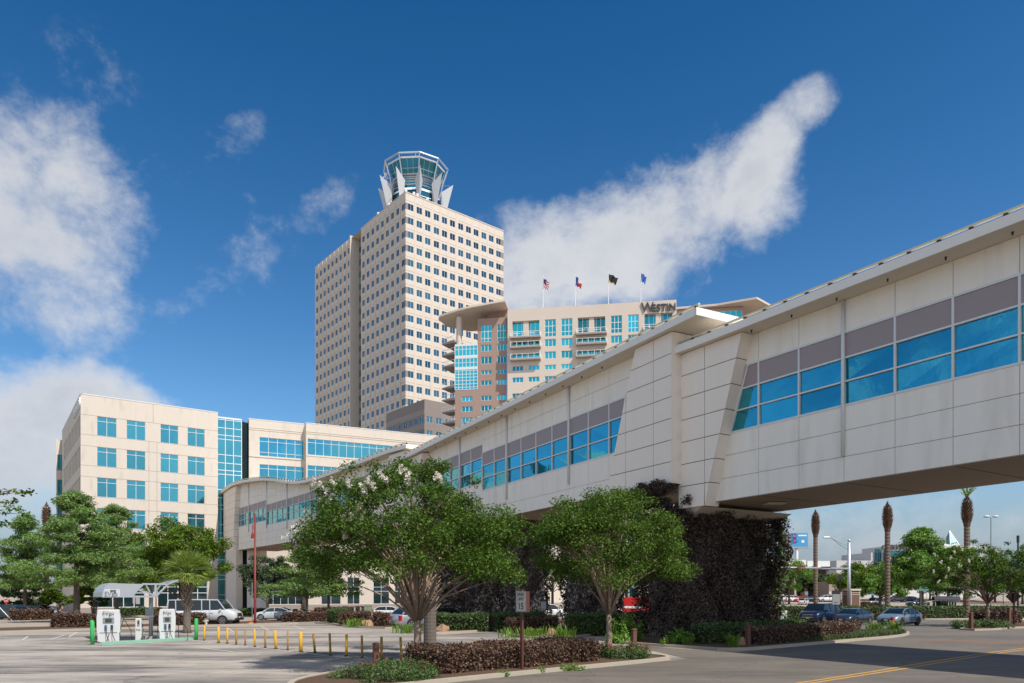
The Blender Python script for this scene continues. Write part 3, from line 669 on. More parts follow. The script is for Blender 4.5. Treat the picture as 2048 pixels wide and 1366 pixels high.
# ---------------- medical tower ----------------
k12 = 1.2
OT = (-32*k12, 218*k12)
PT = Pl(OT, (.776, .631)); PTL = Pl(OT, (-.631, .776)); PTL.n = (-.776, -.631)
TW = thing('medical_tower', 'tall cream office tower with punched slate windows and a glass lantern on its roof', 'tower', (OT[0], OT[1], 0))
LR, LL = 37.6*k12, 64.8*k12; ZT = zz(384.4, OT[1]); fh = 5.04*1.002
ztop = PT.z(823, 409)      # top of the first window row (approx)
rows = [ztop-fh*i for i in range(23)]; whh = 2.3
rcol = [PT.t(px) for px in ()]
cw = LR/12.45
rc = []
for i in range(12):
    t0 = (i+.23)*cw+.35*(i//3)*.5; rc.append((t0+.2, t0+2.5))
rh = [(a, b, z-whh, z) for z in rows for a, b in rc]
tR0, tR1 = PTL.t(722), PTL.t(703)
lc = []
nL = 9
for i in range(nL): p = tR0/nL; lc.append((i*p+.22*p, i*p+.22*p+2.0))
for i in range(nL): p = (LL-tR1)/nL; lc.append((tR1+.5+i*p*.985+.2*p, tR1+.5+i*p*.985+.2*p+2.0))
lh = [(a, b, z-whh, z) for z in rows for a, b in lc]
wl = MB(); facade(wl, PT, (0, LR), (0, ZT), rh, .25); facade(wl, PTL, (0, tR0), (0, ZT), [h for h in lh if h[0] < tR0], .25); facade(wl, PTL, (tR1, LL), (0, ZT), [h for h in lh if h[0] > tR0], .25)
cA, cB, cC = PT.p(LR, 0), PTL.p(LL, 0), None
cC = (cA[0]+cB[0]-OT[0], cA[1]+cB[1]-OT[1])
wl.quad((cA[0], cA[1], 0), (cC[0], cC[1], 0), (cC[0], cC[1], ZT), (cA[0], cA[1], ZT)); wl.quad((cB[0], cB[1], 0), (cC[0], cC[1], 0), (cC[0], cC[1], ZT), (cB[0], cB[1], ZT))
wl.quad((OT[0], OT[1], ZT-.3), (cA[0], cA[1], ZT-.3), (cC[0], cC[1], ZT-.3), (cB[0], cB[1], ZT-.3))
wl.build('wall', M['cream'], TW, True)
rb = MB(); rp = 3.2     # recessed brown slot on the left face
PTL.q(rb, tR0, tR1, 0, ZT, -rp); rb.quad(PTL.p(tR0, 0), PTL.p(tR0, 0, -rp), PTL.p(tR0, ZT, -rp), PTL.p(tR0, ZT)); 
rb.build('recess', M['taupe'], TW, True)
fn = MB(); PTL.b(fn, tR1-.2, tR1+.5, 0, ZT+.4, -rp, .7); fn.build('fin', M['cream'], TW, True)
for z in rows:
    rwn = MB(); PTL.q(rwn, tR0+.6, tR1-.7, z-whh, z, -rp+.06); rwn.build('recess_window', M['glass_t'], TW, True)
for z in rows:
    for k_, (a, b) in enumerate(((0, rc[0][0]), (rc[-1][1], LR))):
        bd = MB(); PT.q(bd, a, b, z-whh, z, .02)
        if k_ == 0: bd.quad(PT.p(0, z-whh, .02), PT.p(0, z, .02), PTL.p(lc[0][0], z, .02), PTL.p(lc[0][0], z-whh, .02))
        bd.build('taupe_band', M['taupe'], TW, True)
rbm = MB()
for i in range(1, 12):
    t = (rc[i-1][1]+rc[i][0])/2; w = .42 if i % 3 == 0 else .26
    PT.b(rbm, t-w, t+w, 0, ZT-.3, 0, .06)
for i in range(1, len(lc)):
    t = (lc[i-1][1]+lc[i][0])/2
    if lc[i-1][0] < tR0 < lc[i][0]: continue
    PTL.b(rbm, t-.22, t+.22, 0, ZT-.3, 0, .25)
rbm.build('pilaster', M['peach'], TW, True)
jn = MB()
for z in rows:
    for zj in (z+.9,): PT.b(jn, 0, LR, zj-.05, zj+.05, 0, .02); PTL.b(jn, 0, tR0, zj-.05, zj+.05, 0, .02); PTL.b(jn, tR1+.6, LL, zj-.05, zj+.05, 0, .02)
jn.build('panel_joint', M['joint2'], TW, True)
cp = MB(); PT.b(cp, -.1, LR+.1, ZT, ZT+.35, -.6, .12); PTL.b(cp, -.1, tR0, ZT+.002, ZT+.348, -.6, .12); cp.build('roof_coping', M['cream2'], TW, True)
def one_window(w, h, nx, gm, frw=.1, hz=(0, 1), name='window', fmat='frame', side=0):
    g = MB(); g.quad((0, 0, 0), (w, 0, 0), (w, 0, h), (0, 0, h))
    for i in range(nx+1): x = w*i/nx; g.box(max(0, x-frw/2), min(w, x+frw/2), -.05, .01, 0, h, 1)
    for r in hz: z = h*r; g.box(0, w, -.055, .011, max(0, z-frw/2), min(h, z+frw/2), 1)
    return g.build(name, [M[gm], M[fmat]], None)
def many(go, parent, items, limit=100):     # items: (plane, t_left, z, offset); the first ones as parts, the rest as one stuff part
    for it in items[:limit]: place(go, parent, *it)
    rest = items[limit:]
    if rest:
        me = go.data; n = len(me.vertices); co = np.empty(n*3); me.vertices.foreach_get('co', co); co = co.reshape(-1, 3)
        fs = [tuple(p.vertices) for p in me.polygons]; mi = [p.material_index for p in me.polygons]
        mb = MB()
        for (pl, t, z, off) in rest:
            r = math.atan2(pl.n[1], pl.n[0])+math.pi/2; c, s_ = math.cos(r), math.sin(r); q = pl.p(t, z, off); o = len(mb.v)
            mb.v += [(q[0]+c*x-s_*y, q[1]+s_*x+c*y, q[2]+zz_) for x, y, zz_ in co]; mb.f += [tuple(i+o for i in f) for f in fs]; mb.m += mi
        ob = mb.build(go.name.split('.')[0], list(me.materials), parent, True); ob['kind'] = 'stuff'
    bpy.data.objects.remove(go)
wmh = one_window(2.3, whh, 2, 'glass_t', .08, ())
wml = one_window(2.0, whh, 2, 'glass_t', .07, ())
rl = [(PT, left_edge(PT, h[0], h[1]), h[2], -.15) for h in rh]
ll = [(PTL, left_edge(PTL, h[0], h[1]), h[2], -.15) for h in lh]
many(wmh, TW, rl, 70); many(wml, TW, ll, 29)
# darker annex at the foot of the tower
AN = thing('tower_annex', 'taupe lower block at the foot of the tall tower, left of the hotel', 'building', (gx(849, 236)[0], 236, 0))
oa = gx(849, 236); PN = Pl(oa, (.776, .631)); PNL = Pl(oa, (-.631, .776)); PNL.n = (-.776, -.631)
zn = zz(798, 236); an = MB()
nrow = [PN.z(870, 835)-4.6*i for i in range(8)]
nh = [(.9+i*3.6, 3.1+i*3.6, z-2.0, z) for z in nrow for i in range(5)]; nlh = [(1.0+i*3.4, 2.9+i*3.4, z-2.0, z) for z in nrow for i in range(7)]
facade(an, PN, (0, 19), (0, zn), nh, .2); facade(an, PNL, (0, 25), (0, zn), nlh, .2)
an.quad(PN.p(0, zn-.1), PN.p(19, zn-.1), PN.p(19, zn-.1, -25), PN.p(0, zn-.1, -25)); an.quad(PN.p(19, 0), PN.p(19, 0, -25), PN.p(19, zn, -25), PN.p(19, zn))
an.build('wall', M['taupe'], AN, True)
am = MB()
for z in nrow: PNL.b(am, 0, 25, z+.4, z+2.2, 0, .05)
am.build('cream_band', M['stone'], AN, True)
many(one_window(2.2, 2.0, 2, 'glass_t'), AN, [(PN, left_edge(PN, h[0], h[1]), h[2], -.12) for h in nh])
many(one_window(1.9, 2.0, 2, 'glass_t'), AN, [(PNL, left_edge(PNL, h[0], h[1]), h[2], -.12) for h in nlh])
# glass lantern on the roof
M['finm'] = mat('pale_grey_fin', (.50, .52, .54), .5)
LX, LY = -31.9*k12, 240*k12
LT = thing('roof_lantern', 'ten-sided glass lantern with white kite-shaped fins on the tower roof', 'roof lantern', (LX, LY, 0))
zl = lambda z: 2.8+(z-2.8)*k12
NS = 10; ph0 = -math.pi/2+math.pi/NS+math.radians(-4)
def ring(r, z, n=NS): return [(LX+r*math.cos(ph0+2*math.pi*i/n), LY+r*math.sin(ph0+2*math.pi*i/n), z) for i in range(n)]
def band(mb, r0, z0, r1, z1, mi=0):
    a, b = ring(r0*k12, zl(z0)), ring(r1*k12, zl(z1))
    for i in range(NS): j = (i+1) % NS; mb.quad(a[i], a[j], b[j], b[i], mi)
g = MB(); band(g, 7.9, 136.9, 9.6, 140.9); band(g, 7.6, 132.2, 7.6, 136.7); band(g, 8.6, 122.5, 8.0, 131.6); g.build('lantern_glass', M['crownglass'], LT, True)
wbd = MB(); band(wbd, 8.15, 131.6, 7.75, 132.5); band(wbd, 9.6, 140.9, 9.75, 141.4); band(wbd, 9.75, 141.4, 8.5, 141.4); wbd.build('white_band', M['white'], LT, True)
lou = MB()
for z in (133.4, 134.3, 135.1, 135.7, 136.6): band(lou, 7.75, z, 8.0, z+.22)
band(lou, 7.6, 136.6, 8.0, 136.95)
for z in (138.2,): band(lou, 8.52, z, 8.56, z+.13)
for z in (127, 129.6): band(lou, 8.35, z, 8.3, z+.16)
for i in range(NS):
    for u in (.33, .66):
        for (r0, z0, r1, z1) in ((7.95, 136.9, 9.65, 140.9),):
            a0, a1 = ring(r0*k12, zl(z0)), ring(r1*k12, zl(z1)); j = (i+1) % NS
            p = [a0[i][k]*(1-u)+a0[j][k]*u for k in range(3)]; q = [a1[i][k]*(1-u)+a1[j][k]*u for k in range(3)]; lou.tube([p, q], .07, 4)
lou.build('louvre', M['alu'], LT, True)
rg_ = MB()
a, b = ring(10.7*k12, zl(142)), ring(10.7*k12, zl(141.2))
for i in range(NS):
    j = (i+1) % NS; rg_.tube([a[i], a[j]], .35, 4)
rg_.build('parapet_ring', M['alu'], LT, True)
for i in range(NS):
    ca, sa = math.cos(ph0+2*math.pi*i/NS), math.sin(ph0+2*math.pi*i/NS)
    P3 = lambda r, z: Vector((LX+ca*r*k12, LY+sa*r*k12, zl(z)))
    stt = MB(); stt.tube([P3(10.7, 142), P3(9.0, 136.9), P3(8.1, 132)], [.28, .25, .22], 4); stt.build('strut', M['alu'], LT, True)
    tn = Vector((-sa, ca, 0))*.16
    tw = Vector((-sa, ca, 0))*1.5
    vs = [P3(9.6, 125.5), P3(12.6, 136.9), P3(8.9, 134.0)+tw, P3(8.9, 134.0)-tw, P3(8.3, 124.8)]
    f = MB(); f.add(vs, [(0, 2, 1), (0, 1, 3), (1, 2, 3), (0, 4, 2), (0, 3, 4), (4, 3, 2)]); f.build('fin', M['finm'], LT, True)
    h = MB(); h.tube([P3(8.4, 136.6), P3(11.2, 136.7), P3(12.2, 135.2)], .09, 4); h.build('bracket', M['steel'], LT, True)
ms = MB(); ms.cyl(LX, LY, zl(140), zl(146.5), .45, .45, 8); ms.cyl(LX, LY, zl(146.5), zl(148), .06, .06, 5); ms.build('mast', M['white'], LT, True)
ac = MB()
for i, (px, py) in enumerate(((757, 424), (779, 405), (812, 382), (828, 388), (835, 391), (855, 401))):
    pl = PTL if px < 811 else PT; t = pl.t(px, -1.0); q = pl.p(t, ZT, -1.0); ac.cyl(q[0], q[1], ZT-.3, ZT+1.6, .12, .12, 6); ac.box(q[0]-.45, q[0]+.45, q[1]-.2, q[1]+.2, ZT+.9, ZT+1.9)
ac.build('antenna', M['white'], TW, True)

# ---------------- hotel ----------------
HT = thing('hotel', 'cream and rose-brown hotel with turquoise windows, balconies and curved roof canopies', 'hotel', (0, 185, 0))
OHm = gx(1015, 185); PH = Pl(OHm, (.988, -.153)); PW = Pl(PH.p(0, 0, -1.8)[:2], (.988, -.153))
tE = PH.t(1353); zH = PH.z(1015, 619.6)
HB = MB(); HH = []
def rect(pl, x0, x1, y0, y1): t0, t1 = pl.t(x0), pl.t(x1); return (t0, t1, pl.z((x0+x1)/2, y1), pl.z((x0+x1)/2, y0))
yr = [(638.6, 672.8), (678, 692.6), (703, 717), (729.5, 738.7), (752, 762)]+[(784+22.4*i, 794+22.4*i) for i in range(14)]
zrow = [(PH.z(1100, b), PH.z(1100, a)) for a, b in yr]
wx = [(1089.8, 1111.7), (1122.7, 1144.6), (1222, 1244), (1256, 1277.5)]
bx = [(1024.7, 1078.7), (1155.7, 1210.5), (1289, 1345)]
hp = []; bays = []
for i, (z0, z1) in enumerate(zrow):
    for a, b in wx: hp.append((PH.t(a), PH.t(b), z0, z1))
    for a, b in bx:
        ta, tb = PH.t(a), PH.t(b)
        if i == 0: hp.append((ta, tb, z0, z1)); bays.append((ta, tb, z0, z1))
        elif i < 3: hp.append((ta, tb, z0, z1)); bays.append((ta, tb, z0, z1))
        else: w_ = (tb-ta)*.4; hp.append((ta, ta+w_, z0, z1)); hp.append((tb-w_, tb, z0, z1))
def filt(h, zmin=12): return [x for x in h if x[2] > zmin]
hp = filt(hp); facade(HB, PH, (0, tE), (0, zH), hp, 1.1)
HB.quad(PH.p(0, 0), PH.p(0, 0, -25), PH.p(0, zH, -25), PH.p(0, zH)); HB.quad(PH.p(tE, 0), PH.p(tE, 0, -25), PH.p(tE, zH, -25), PH.p(tE, zH))
HB.quad(PH.p(0, zH-.3), PH.p(tE, zH-.3), PH.p(tE, zH-.3, -25), PH.p(0, zH-.3, -25))
HB.build('main_wall', M['cream2'], HT, True)
its = []; big = []
for h in hp:
    if h in bays: continue
    (big if h[3]-h[2] > 3 else its).append(h)
def hw(lst, gm='glass_h', hz=(0, 1), nx=3, pl=PH, off=-.2, lim=100, fr=.14):
    from collections import defaultdict
    g = defaultdict(list)
    for h in lst: g[(round(h[1]-h[0], 1), round(h[3]-h[2], 1))].append(h)
    for (w, hh), l in g.items(): many(one_window(w, hh, nx, gm, fr, hz), HT, [(pl, left_edge(pl, h[0], h[1]), h[2], off) for h in l], lim)
hw(its, lim=20); hw(big, hz=(0, .25, .62, 1), lim=20)
for (ta, tb, z0, z1) in bays:
    tall = z1-z0 > 3
    w = one_window(tb-ta, z1-z0, 6, 'glass_h', .14, (0, .35, 1) if tall else (0, 1)); place(w, HT, PH, left_edge(PH, ta, tb), z0, -1.05); bpy.data.objects.remove(w)
    bl = MB(); PH.b(bl, ta-.4, tb+.4, z0-.35, z0+.0, -1.0, 1.3); bo = bl.build('balcony', M['stone'], HT, True)
    r = MB(); PH.b(r, ta-.3, tb+.3, z0+1.15, z0+1.25, 1.15, 1.25); PH.b(r, ta-.3, tb+.3, z0+.05, z0+.12, 1.15, 1.25)
    n = 5
    for i in range(n+1): t = ta-.3+(tb-ta+.6)*i/n; PH.b(r, t-.05, t+.05, z0, z0+1.2, 1.15, 1.24)
    for q in (ta-.35, tb+.3): PH.b(r, q, q+.06, z0, z0+1.2, 0, 1.15)
    r.build('railing', M['white'], bo, True)
    if tall:
        cen = MB(); PH.b(cen, ta+(tb-ta)*.4, tb-(tb-ta)*.4, z0, z1, -1.0, -.3); cen.build('bay_pier', M['cream2'], HT, True)
# rose-brown left wing
tW0, tW1 = PW.t(910), PW.t(1013.5)
bwz = [PW.z(980, y) for y in ()]
yl = [(650, 683), (689, 702), (713, 727), (740, 748), (760.6, 770), (791, 800.6), (811, 821.7), (833.6, 844)]+[(856+22.4*i, 866+22.4*i) for i in range(11)]
lw = []
for i, (a, b) in enumerate(yl):
    z0, z1 = PW.z(980, b), PW.z(980, a)
    for x0, x1 in ((962, 983.5), (994.5, 1012.5)): lw.append((PW.t(x0), PW.t(x1), z0, z1))
    if i >= 5: lw.append((PW.t(923.5), PW.t(945), z0, z1))
lw = filt(lw)
WW = MB(); tg = PW.t(955); zgt, zgb = PW.z(932, 690), PW.z(932, 779); zw = PW.z(985, 636)
facade(WW, PW, (tg, tW1), (0, zw), [h for h in lw if h[0] >= tg], .5)
facade(WW, PW, (tW0, tg), (0, zgb), [h for h in lw if h[0] < tg], .5)
WW.quad(PW.p(tW0, 0), PW.p(tW0, 0, -20), PW.p(tW0, zgb, -20), PW.p(tW0, zgb)); WW.quad(PW.p(tg, zgt), PW.p(tg, zgt, -12), PW.p(tg, zw, -12), PW.p(tg, zw))
WW.quad(PW.p(tg, zw), PW.p(tW1, zw), PW.p(tW1, zw, -20), PW.p(tg, zw, -20))
WW.build('rose_wing_wall', M['brown'], HT, True)
hw([h for h in lw if h[3]-h[2] < 3], pl=PW, lim=14, off=-.15); hw([h for h in lw if h[3]-h[2] >= 3], pl=PW, lim=6, hz=(0, .2, .62, 1), off=-.15)
gb = MB(); PW.q(gb, tW0, tg, zgb, zgt, -.05); gb.quad(PW.p(tW0, zgb), PW.p(tW0, zgb, -12), PW.p(tW0, zgt, -12), PW.p(tW0, zgt)); gb.build('corner_glazing', M['glass_h'], HT, True)
gg = MB()
for i in range(7): t = tW0+(tg-tW0)*i/6; PW.b(gg, t-.07, t+.07, zgb, zgt, -.05, .06)
zq = [0, .05, .12, .2, .27, .34, .42, .5, .6, .7, .76, .9, 1]
for q in zq: z = zgb+(zgt-zgb)*q; PW.b(gg, tW0, tg, z-.07, z+.07, -.05, .065)
for q in (.47, .73, 1): z = zgb+(zgt-zgb)*q; PW.b(gg, tW0, tg, z-.28, z+.28, -.05, .08)
gg.build('mullion_grid', M['frame'], HT, True)
colh = MB(); q = PW.p(tW0+.9, 0, -.8); colh.cyl(q[0], q[1], zgt, zw+1, .75, .75, 12); colh.build('roof_column', M['cream2'], HT, True)
cn = MB(); n = 20; P0 = []
tL = PW.t(874); zc0 = PW.z(900, 640)
outl = [(tL, -1.5)]+[(tL+(tW1-tL)*(i/n), 2.6*math.sin(math.pi*.5*min(1, (i/n)*1.7))) for i in range(1, n+1)]
back_ = [(tW1, -16), (tL+6, -13), (tL+1, -7)]
ol = outl+back_
zc = lambda t: zc0+1.0+(t-tL)/(tW1-tL)*2.2
cn.hexa([PW.p(t, zc(t)-.25, o) for t, o in ol], [PW.p(t, zc(t)+.25, o) for t, o in ol]); cn.build('roof_canopy', M['cream2'], HT, True)
pp = MB(); PW.b(pp, tg+2, tW1, zw, zw+3.3, -12, -3); pp.build('penthouse', M['brown'], HT, True)
for i, y in enumerate((682.5, 706, 729.5, 772.5, 797, 821, 843, 864)):     # balconies jutting past the left corner
    t0, t1 = PW.t(879), PW.t(909.5); z = PW.z(895, y)
    bl = MB(); bl.hexa([PW.p(t0, z, -2.5), PW.p(t1, z-.45, .3), PW.p(t1, z-.45, -8), PW.p(t0+2, z, -8)], [PW.p(t0, z+.25, -2.5), PW.p(t1, z+.25, .3), PW.p(t1, z+.25, -8), PW.p(t0+2, z+.25, -8)])
    bo = bl.build('balcony', M['stone'], HT, True)
    r = MB()
    for dz in (.3, 1.35): r.tube([PW.p(t0, z+dz, -2.5), PW.p(t1, z+dz, .2)], .06, 4)
    for u in np.linspace(0, 1, 5): r.tube([PW.p(t0+(t1-t0)*u, z+.2, -2.5+2.7*u), PW.p(t0+(t1-t0)*u, z+1.35, -2.5+2.7*u)], .05, 4)
    r.build('railing', M['white'], bo, True)
# salmon right block with its own canopy
PS = Pl(PH.p(tE, 0, -3)[:2], (.988, -.153)); tS = PS.t(1487); zS = PS.z(1400, 618)
sb = MB(); PS.b(sb, 0, tS, 0, zS, -18, 0); sb.build('salmon_block', M['salmon'], HT, True)
sp = MB(); PS.b(sp, 0, tS-.5, zS, PS.z(1420, 601), -14, -3); sp.build('penthouse', M['salmon'], HT, True)
sc_ = MB(); t9 = PS.t(1548); zq0 = PS.z(1450, 606)
ol = [(0, .5), (tS*.6, 1.2), (tS+2.5, 4.0), (t9, -2), (t9-2, -12), (0, -12)]
sc_.hexa([PS.p(t, zq0-1.0, o) for t, o in ol], [PS.p(t, zq0-.5, o) for t, o in ol]); sc_.build('roof_canopy', M['cream2'], HT, True)
cc = MB(); q = PS.p(PS.t(1530), 0, -4); cc.cyl(q[0], q[1], 30, zq0-1, .8, .8, 12); cc.build('roof_column', M['cream2'], HT, True)
w = one_window(PS.t(1484)-PS.t(1425), 5.2, 5, 'glass_h', .14, (0, .3, 1)); place(w, HT, PS, left_edge(PS, PS.t(1425), PS.t(1484)), PS.z(1450, 622)-5.2, .05); bpy.data.objects.remove(w)
# lettering in small capitals
bl_ = M['letter']
ivH = wm(HT).inverted()
def hl(s, px, py, size, sx=1):
    q = PH.p(PH.t(px), PH.z(px, py), .15); text(s, size, bl_, HT, face_mtx(ivH @ Vector(q), math.atan2(PH.n[1], PH.n[0])+math.pi/2), .2, 'LEFT', 'lettering', .02, sx)
hl('W', 1282.5, 616.5, 3.3, .88); hl('ESTIN', 1302.5, 617.5, 2.5, .93)
# podium with turquoise shop windows
PP = Pl(PH.p(-2, 0, 4)[:2], (.988, -.153)); tP = PP.t(1300); zP = PP.z(1100, 1097)
pd = MB(); ph_ = []
for x0, x1, y0, y1 in ((1044, 1092, 1168, 1204), (1102, 1150, 1168, 1204), (1195, 1215, 1168, 1204), (1240, 1276, 1166, 1204), (1022, 1036, 1166, 1204)): ph_.append((PP.t(x0), PP.t(x1), .2, PP.z(1100, 1166)))
for x0, x1 in ((1042, 1076), (1085, 1119), (1128, 1162), (1171, 1205), (1214, 1248)): ph_.append((PP.t(x0), PP.t(x1), PP.z(1100, 1148), PP.z(1100, 1106)))
facade(pd, PP, (0, tP), (0, zP), ph_, .8); PP.q(pd, 0, tP, zP, zP, 0); pd.quad(PP.p(0, zP), PP.p(tP, zP), PP.p(tP, zP, -6), PP.p(0, zP, -6)); pd.quad(PP.p(0, 0), PP.p(0, 0, -6), PP.p(0, zP, -6), PP.p(0, zP))
pd.build('podium_wall', M['cream2'], HT, True)
hw(ph_, nx=4, pl=PP, off=-.4, hz=(0, .8, 1), lim=20)
aw = MB(); a0, a1 = PP.t(1050), PP.t(1098); za_ = PP.z(1075, 1168)
aw.hexa([PP.p(a0, za_, 1.8), PP.p(a1, za_, 1.8), PP.p(a1, za_, 0), PP.p(a0, za_, 0)], [PP.p(a0, za_+.2, 1.8), PP.p(a1, za_+.2, 1.8), PP.p(a1, za_+1.3, 0), PP.p(a0, za_+1.3, 0)]); aw.build('awning', M['dark'], HT, True)
# flags on the roof
def flag(px, ytop, name_lab, paint, L=2.6, Hf=3.0):
    L *= .8; Hf *= .8
    q = PH.p(PH.t(px), 0, -2.5); zt = zz(ytop, q[1])
    T_ = thing('flagpole', name_lab, 'flag', (q[0], q[1], zH-.3), 0, 'flagpoles on the hotel roof')
    p = MB(); p.tube([(0, 0, 0), (0, 0, zt-zH+.6)], [.11, .06], 6); p.sphere((0, 0, zt-zH+.7), .14, 6); p.build('pole', M['white'], T_)
    f = MB(); nu, nv = 8, 8; zt_ = zt-zH-.2
    P = [[(u/nu*L*(1-.25*v/nv)+.1, .35*math.sin(u*1.3+v*.6), zt_-v/nv*Hf*(1-.15*u/nu)-u/nu*1.2) for u in range(nu+1)] for v in range(nv+1)]
    for v in range(nv):
        for u in range(nu): f.quad(P[v][u], P[v][u+1], P[v+1][u+1], P[v+1][u], paint(u/nu, v/nv))
    f.build('flag_cloth', [mat('flag_red', (.45, .03, .04)), mat('flag_white', (.7, .7, .7)), mat('flag_blue', (.03, .05, .25)), mat('flag_black', (.02, .02, .022)), mat('flag_gold', (.45, .28, .03)), mat('flag_azure', (.05, .15, .5))], T_, False, True)
flag(1084, 552, 'flagpole with the striped red and white flag, leftmost of four on the hotel roof', lambda u, v: 2 if (u < .45 and v < .45) else (0 if int(v*8) % 2 == 0 else 1), 1.9, 3.2)
flag(1149.5, 548, 'flagpole with the lone-star flag of blue, white and red on the hotel roof', lambda u, v: 2 if u < .3 else (1 if v < .5 else 0), 2.2, 3.0)
flag(1216.5, 543, 'flagpole with the black and gold flag on the hotel roof', lambda u, v: 4 if v > .85 else 3, 2.9, 2.6)
flag(1282, 541, 'flagpole with the plain blue flag beside the hotel lettering', lambda u, v: 5, 1.7, 2.6)

# pale hospital block standing outside the left edge of the view, mirrored in the bridge windows
MH = thing('hospital_building', 'pale mint hospital block seen only as a reflection in the bridge windows', 'building', (-158, 190, -.9))
PM = Pl((-158, 122), (-.10, .995)); PM.n = (.995, .10)
b = MB(); PM.b(b, 0, 92, -1, 43, -30, 0); b.build('wall', mat('mint_white_wall', (.66, .72, .66), .8, var=.05, vscale=.2), MH, True)
for z0 in (6, 13, 20, 27):
    b = MB(); PM.b(b, 6, 88, z0, z0+2.6, -.5, .06); b.build('ribbon_window', M['glass_t'], MH, True)
for t0 in (34, 66):
    b = MB(); PM.b(b, t0, t0+7, 0, 46, -2, 1.5); b.build('stair_glass', M['glass_t'], MH, True)
ivm = wm(MH).inverted(); text('HERMANN', 6.5, M['letter'], MH, face_mtx(ivm @ Vector(PM.p(14, 36, .2)), math.atan2(PM.n[1], PM.n[0])+math.pi/2), .2)
# ---------------- ground, streets, kerbs ----------------
def clipy(poly, y0, y1):
    for sgn, yy in ((1, y0), (-1, y1)):
        out = []
        for a, b in zip(poly, poly[1:]+poly[:1]):
            ia, ib = sgn*(a[1]-yy) >= 0, sgn*(b[1]-yy) >= 0
            if ia: out.append(a)
            if ia != ib:
                u = (yy-a[1])/(b[1]-a[1]); out.append((a[0]+(b[0]-a[0])*u, yy))
        poly = out
        if len(poly) < 3: return []
    return poly
def sheet(name, poly, dz, m, kind='structure', parent=None, label=None):
    mb = MB()
    for (a, _), (b, _) in zip(GZ, GZ[1:]):
        p = clipy(poly, a, b)
        if p: mb.add([(x, y, gz(y)+dz) for x, y in p], [tuple(range(len(p)))])
    o = mb.build(name, m, parent); 
    if kind and parent is None: tag(o, kind=kind)
    return o
def pxs(l): return [gp(*p) for p in l]
def ccw(p): return p if sum(a[0]*b[1]-b[0]*a[1] for a, b in zip(p, p[1:]+p[:1])) > 0 else p[::-1]
def smooth_poly(p, it=2):
    for _ in range(it):
        q = []
        for a, b in zip(p, p[1:]+p[:1]): q += [(a[0]*.75+b[0]*.25, a[1]*.75+b[1]*.25), (a[0]*.25+b[0]*.75, a[1]*.25+b[1]*.75)]
        p = q
    return p
def asphalt(name, base, streak, var, scale=.35):
    m = bpy.data.materials.new(name); m.use_nodes = True; t = m.node_tree; b = t.nodes['Principled BSDF']; b.inputs['Roughness'].default_value = .85; b.inputs['Specular IOR Level'].default_value = .3
    tc_ = t.nodes.new('ShaderNodeTexCoord')
    def nz_(sc3, s, d=8, rot=0, ro=.6):
        mp = t.nodes.new('ShaderNodeMapping'); mp.inputs['Scale'].default_value = sc3; mp.inputs['Rotation'].default_value = (0, 0, rot); t.links.new(tc_.outputs['Object'], mp.inputs[0])
        n = t.nodes.new('ShaderNodeTexNoise'); n.inputs['Scale'].default_value = s; n.inputs['Detail'].default_value = d; n.inputs['Roughness'].default_value = ro; t.links.new(mp.outputs[0], n.inputs['Vector']); return n.outputs['Fac']
    def rng(v, a, b_, c=0, d=1):
        r = t.nodes.new('ShaderNodeMapRange'); r.inputs['From Min'].default_value = a; r.inputs['From Max'].default_value = b_; r.inputs['To Min'].default_value = c; r.inputs['To Max'].default_value = d; t.links.new(v, r.inputs['Value']); return r.outputs[0]
    s1 = rng(nz_((.25, 2.2, 1), 1.0, 7, .12), .50, .66); s2 = rng(nz_((.5, 1.6, 1), .16, 6, .1), .44, .58); s3 = rng(nz_((1, 1, 1), 60, 3), .3, .7, .86, 1.14)
    big = rng(nz_((1, 1, 1), .7, 6), .3, .7, 1-var, 1+var)
    mx = t.nodes.new('ShaderNodeMix'); mx.data_type = 'RGBA'; mx.inputs['A'].default_value = base+(1,); mx.inputs['B'].default_value = streak+(1,)
    t.links.new(M_(t, 'MULTIPLY', M_(t, 'ADD', M_(t, 'MULTIPLY', s1, .62), M_(t, 'MULTIPLY', s2, .72), True), .9), mx.inputs['Factor'])
    # slab joints / hairline cracks
    br = t.nodes.new('ShaderNodeTexVoronoi'); br.feature = 'DISTANCE_TO_EDGE'; br.inputs['Scale'].default_value = .28
    mpv = t.nodes.new('ShaderNodeMapping'); mpv.inputs['Scale'].default_value = (1, 1, 1); t.links.new(tc_.outputs['Object'], mpv.inputs[0])
    nn = t.nodes.new('ShaderNodeTexNoise'); nn.inputs['Scale'].default_value = 1.2; nn.inputs['Detail'].default_value = 5; t.links.new(tc_.outputs['Object'], nn.inputs['Vector'])
    mv = t.nodes.new('ShaderNodeVectorMath'); mv.operation = 'MULTIPLY_ADD'; mv.inputs[1].default_value = (1.2, 1.2, 0); t.links.new(nn.outputs['Color'], mv.inputs[0]); t.links.new(mpv.outputs[0], mv.inputs[2]); t.links.new(mv.outputs[0], br.inputs['Vector'])
    oil = rng(nz_((1, 1, 1), 1.7, 4, .3, .5), .66, .74, 1, .68)
    crack = rng(br.outputs['Distance'], .0, .006, .62, 1)
    h = t.nodes.new('ShaderNodeHueSaturation'); t.links.new(mx.outputs['Result'], h.inputs['Color']); t.links.new(M_(t, 'MULTIPLY', M_(t, 'MULTIPLY', M_(t, 'MULTIPLY', s3, big), crack), oil), h.inputs['Value']); t.links.new(h.outputs[0], b.inputs['Base Color'])
    bp = t.nodes.new('ShaderNodeBump'); bp.inputs['Strength'].default_value = .4; bp.inputs['Distance'].default_value = .01; t.links.new(s3, bp.inputs['Height']); t.links.new(bp.outputs[0], b.inputs['Normal'])
    return m
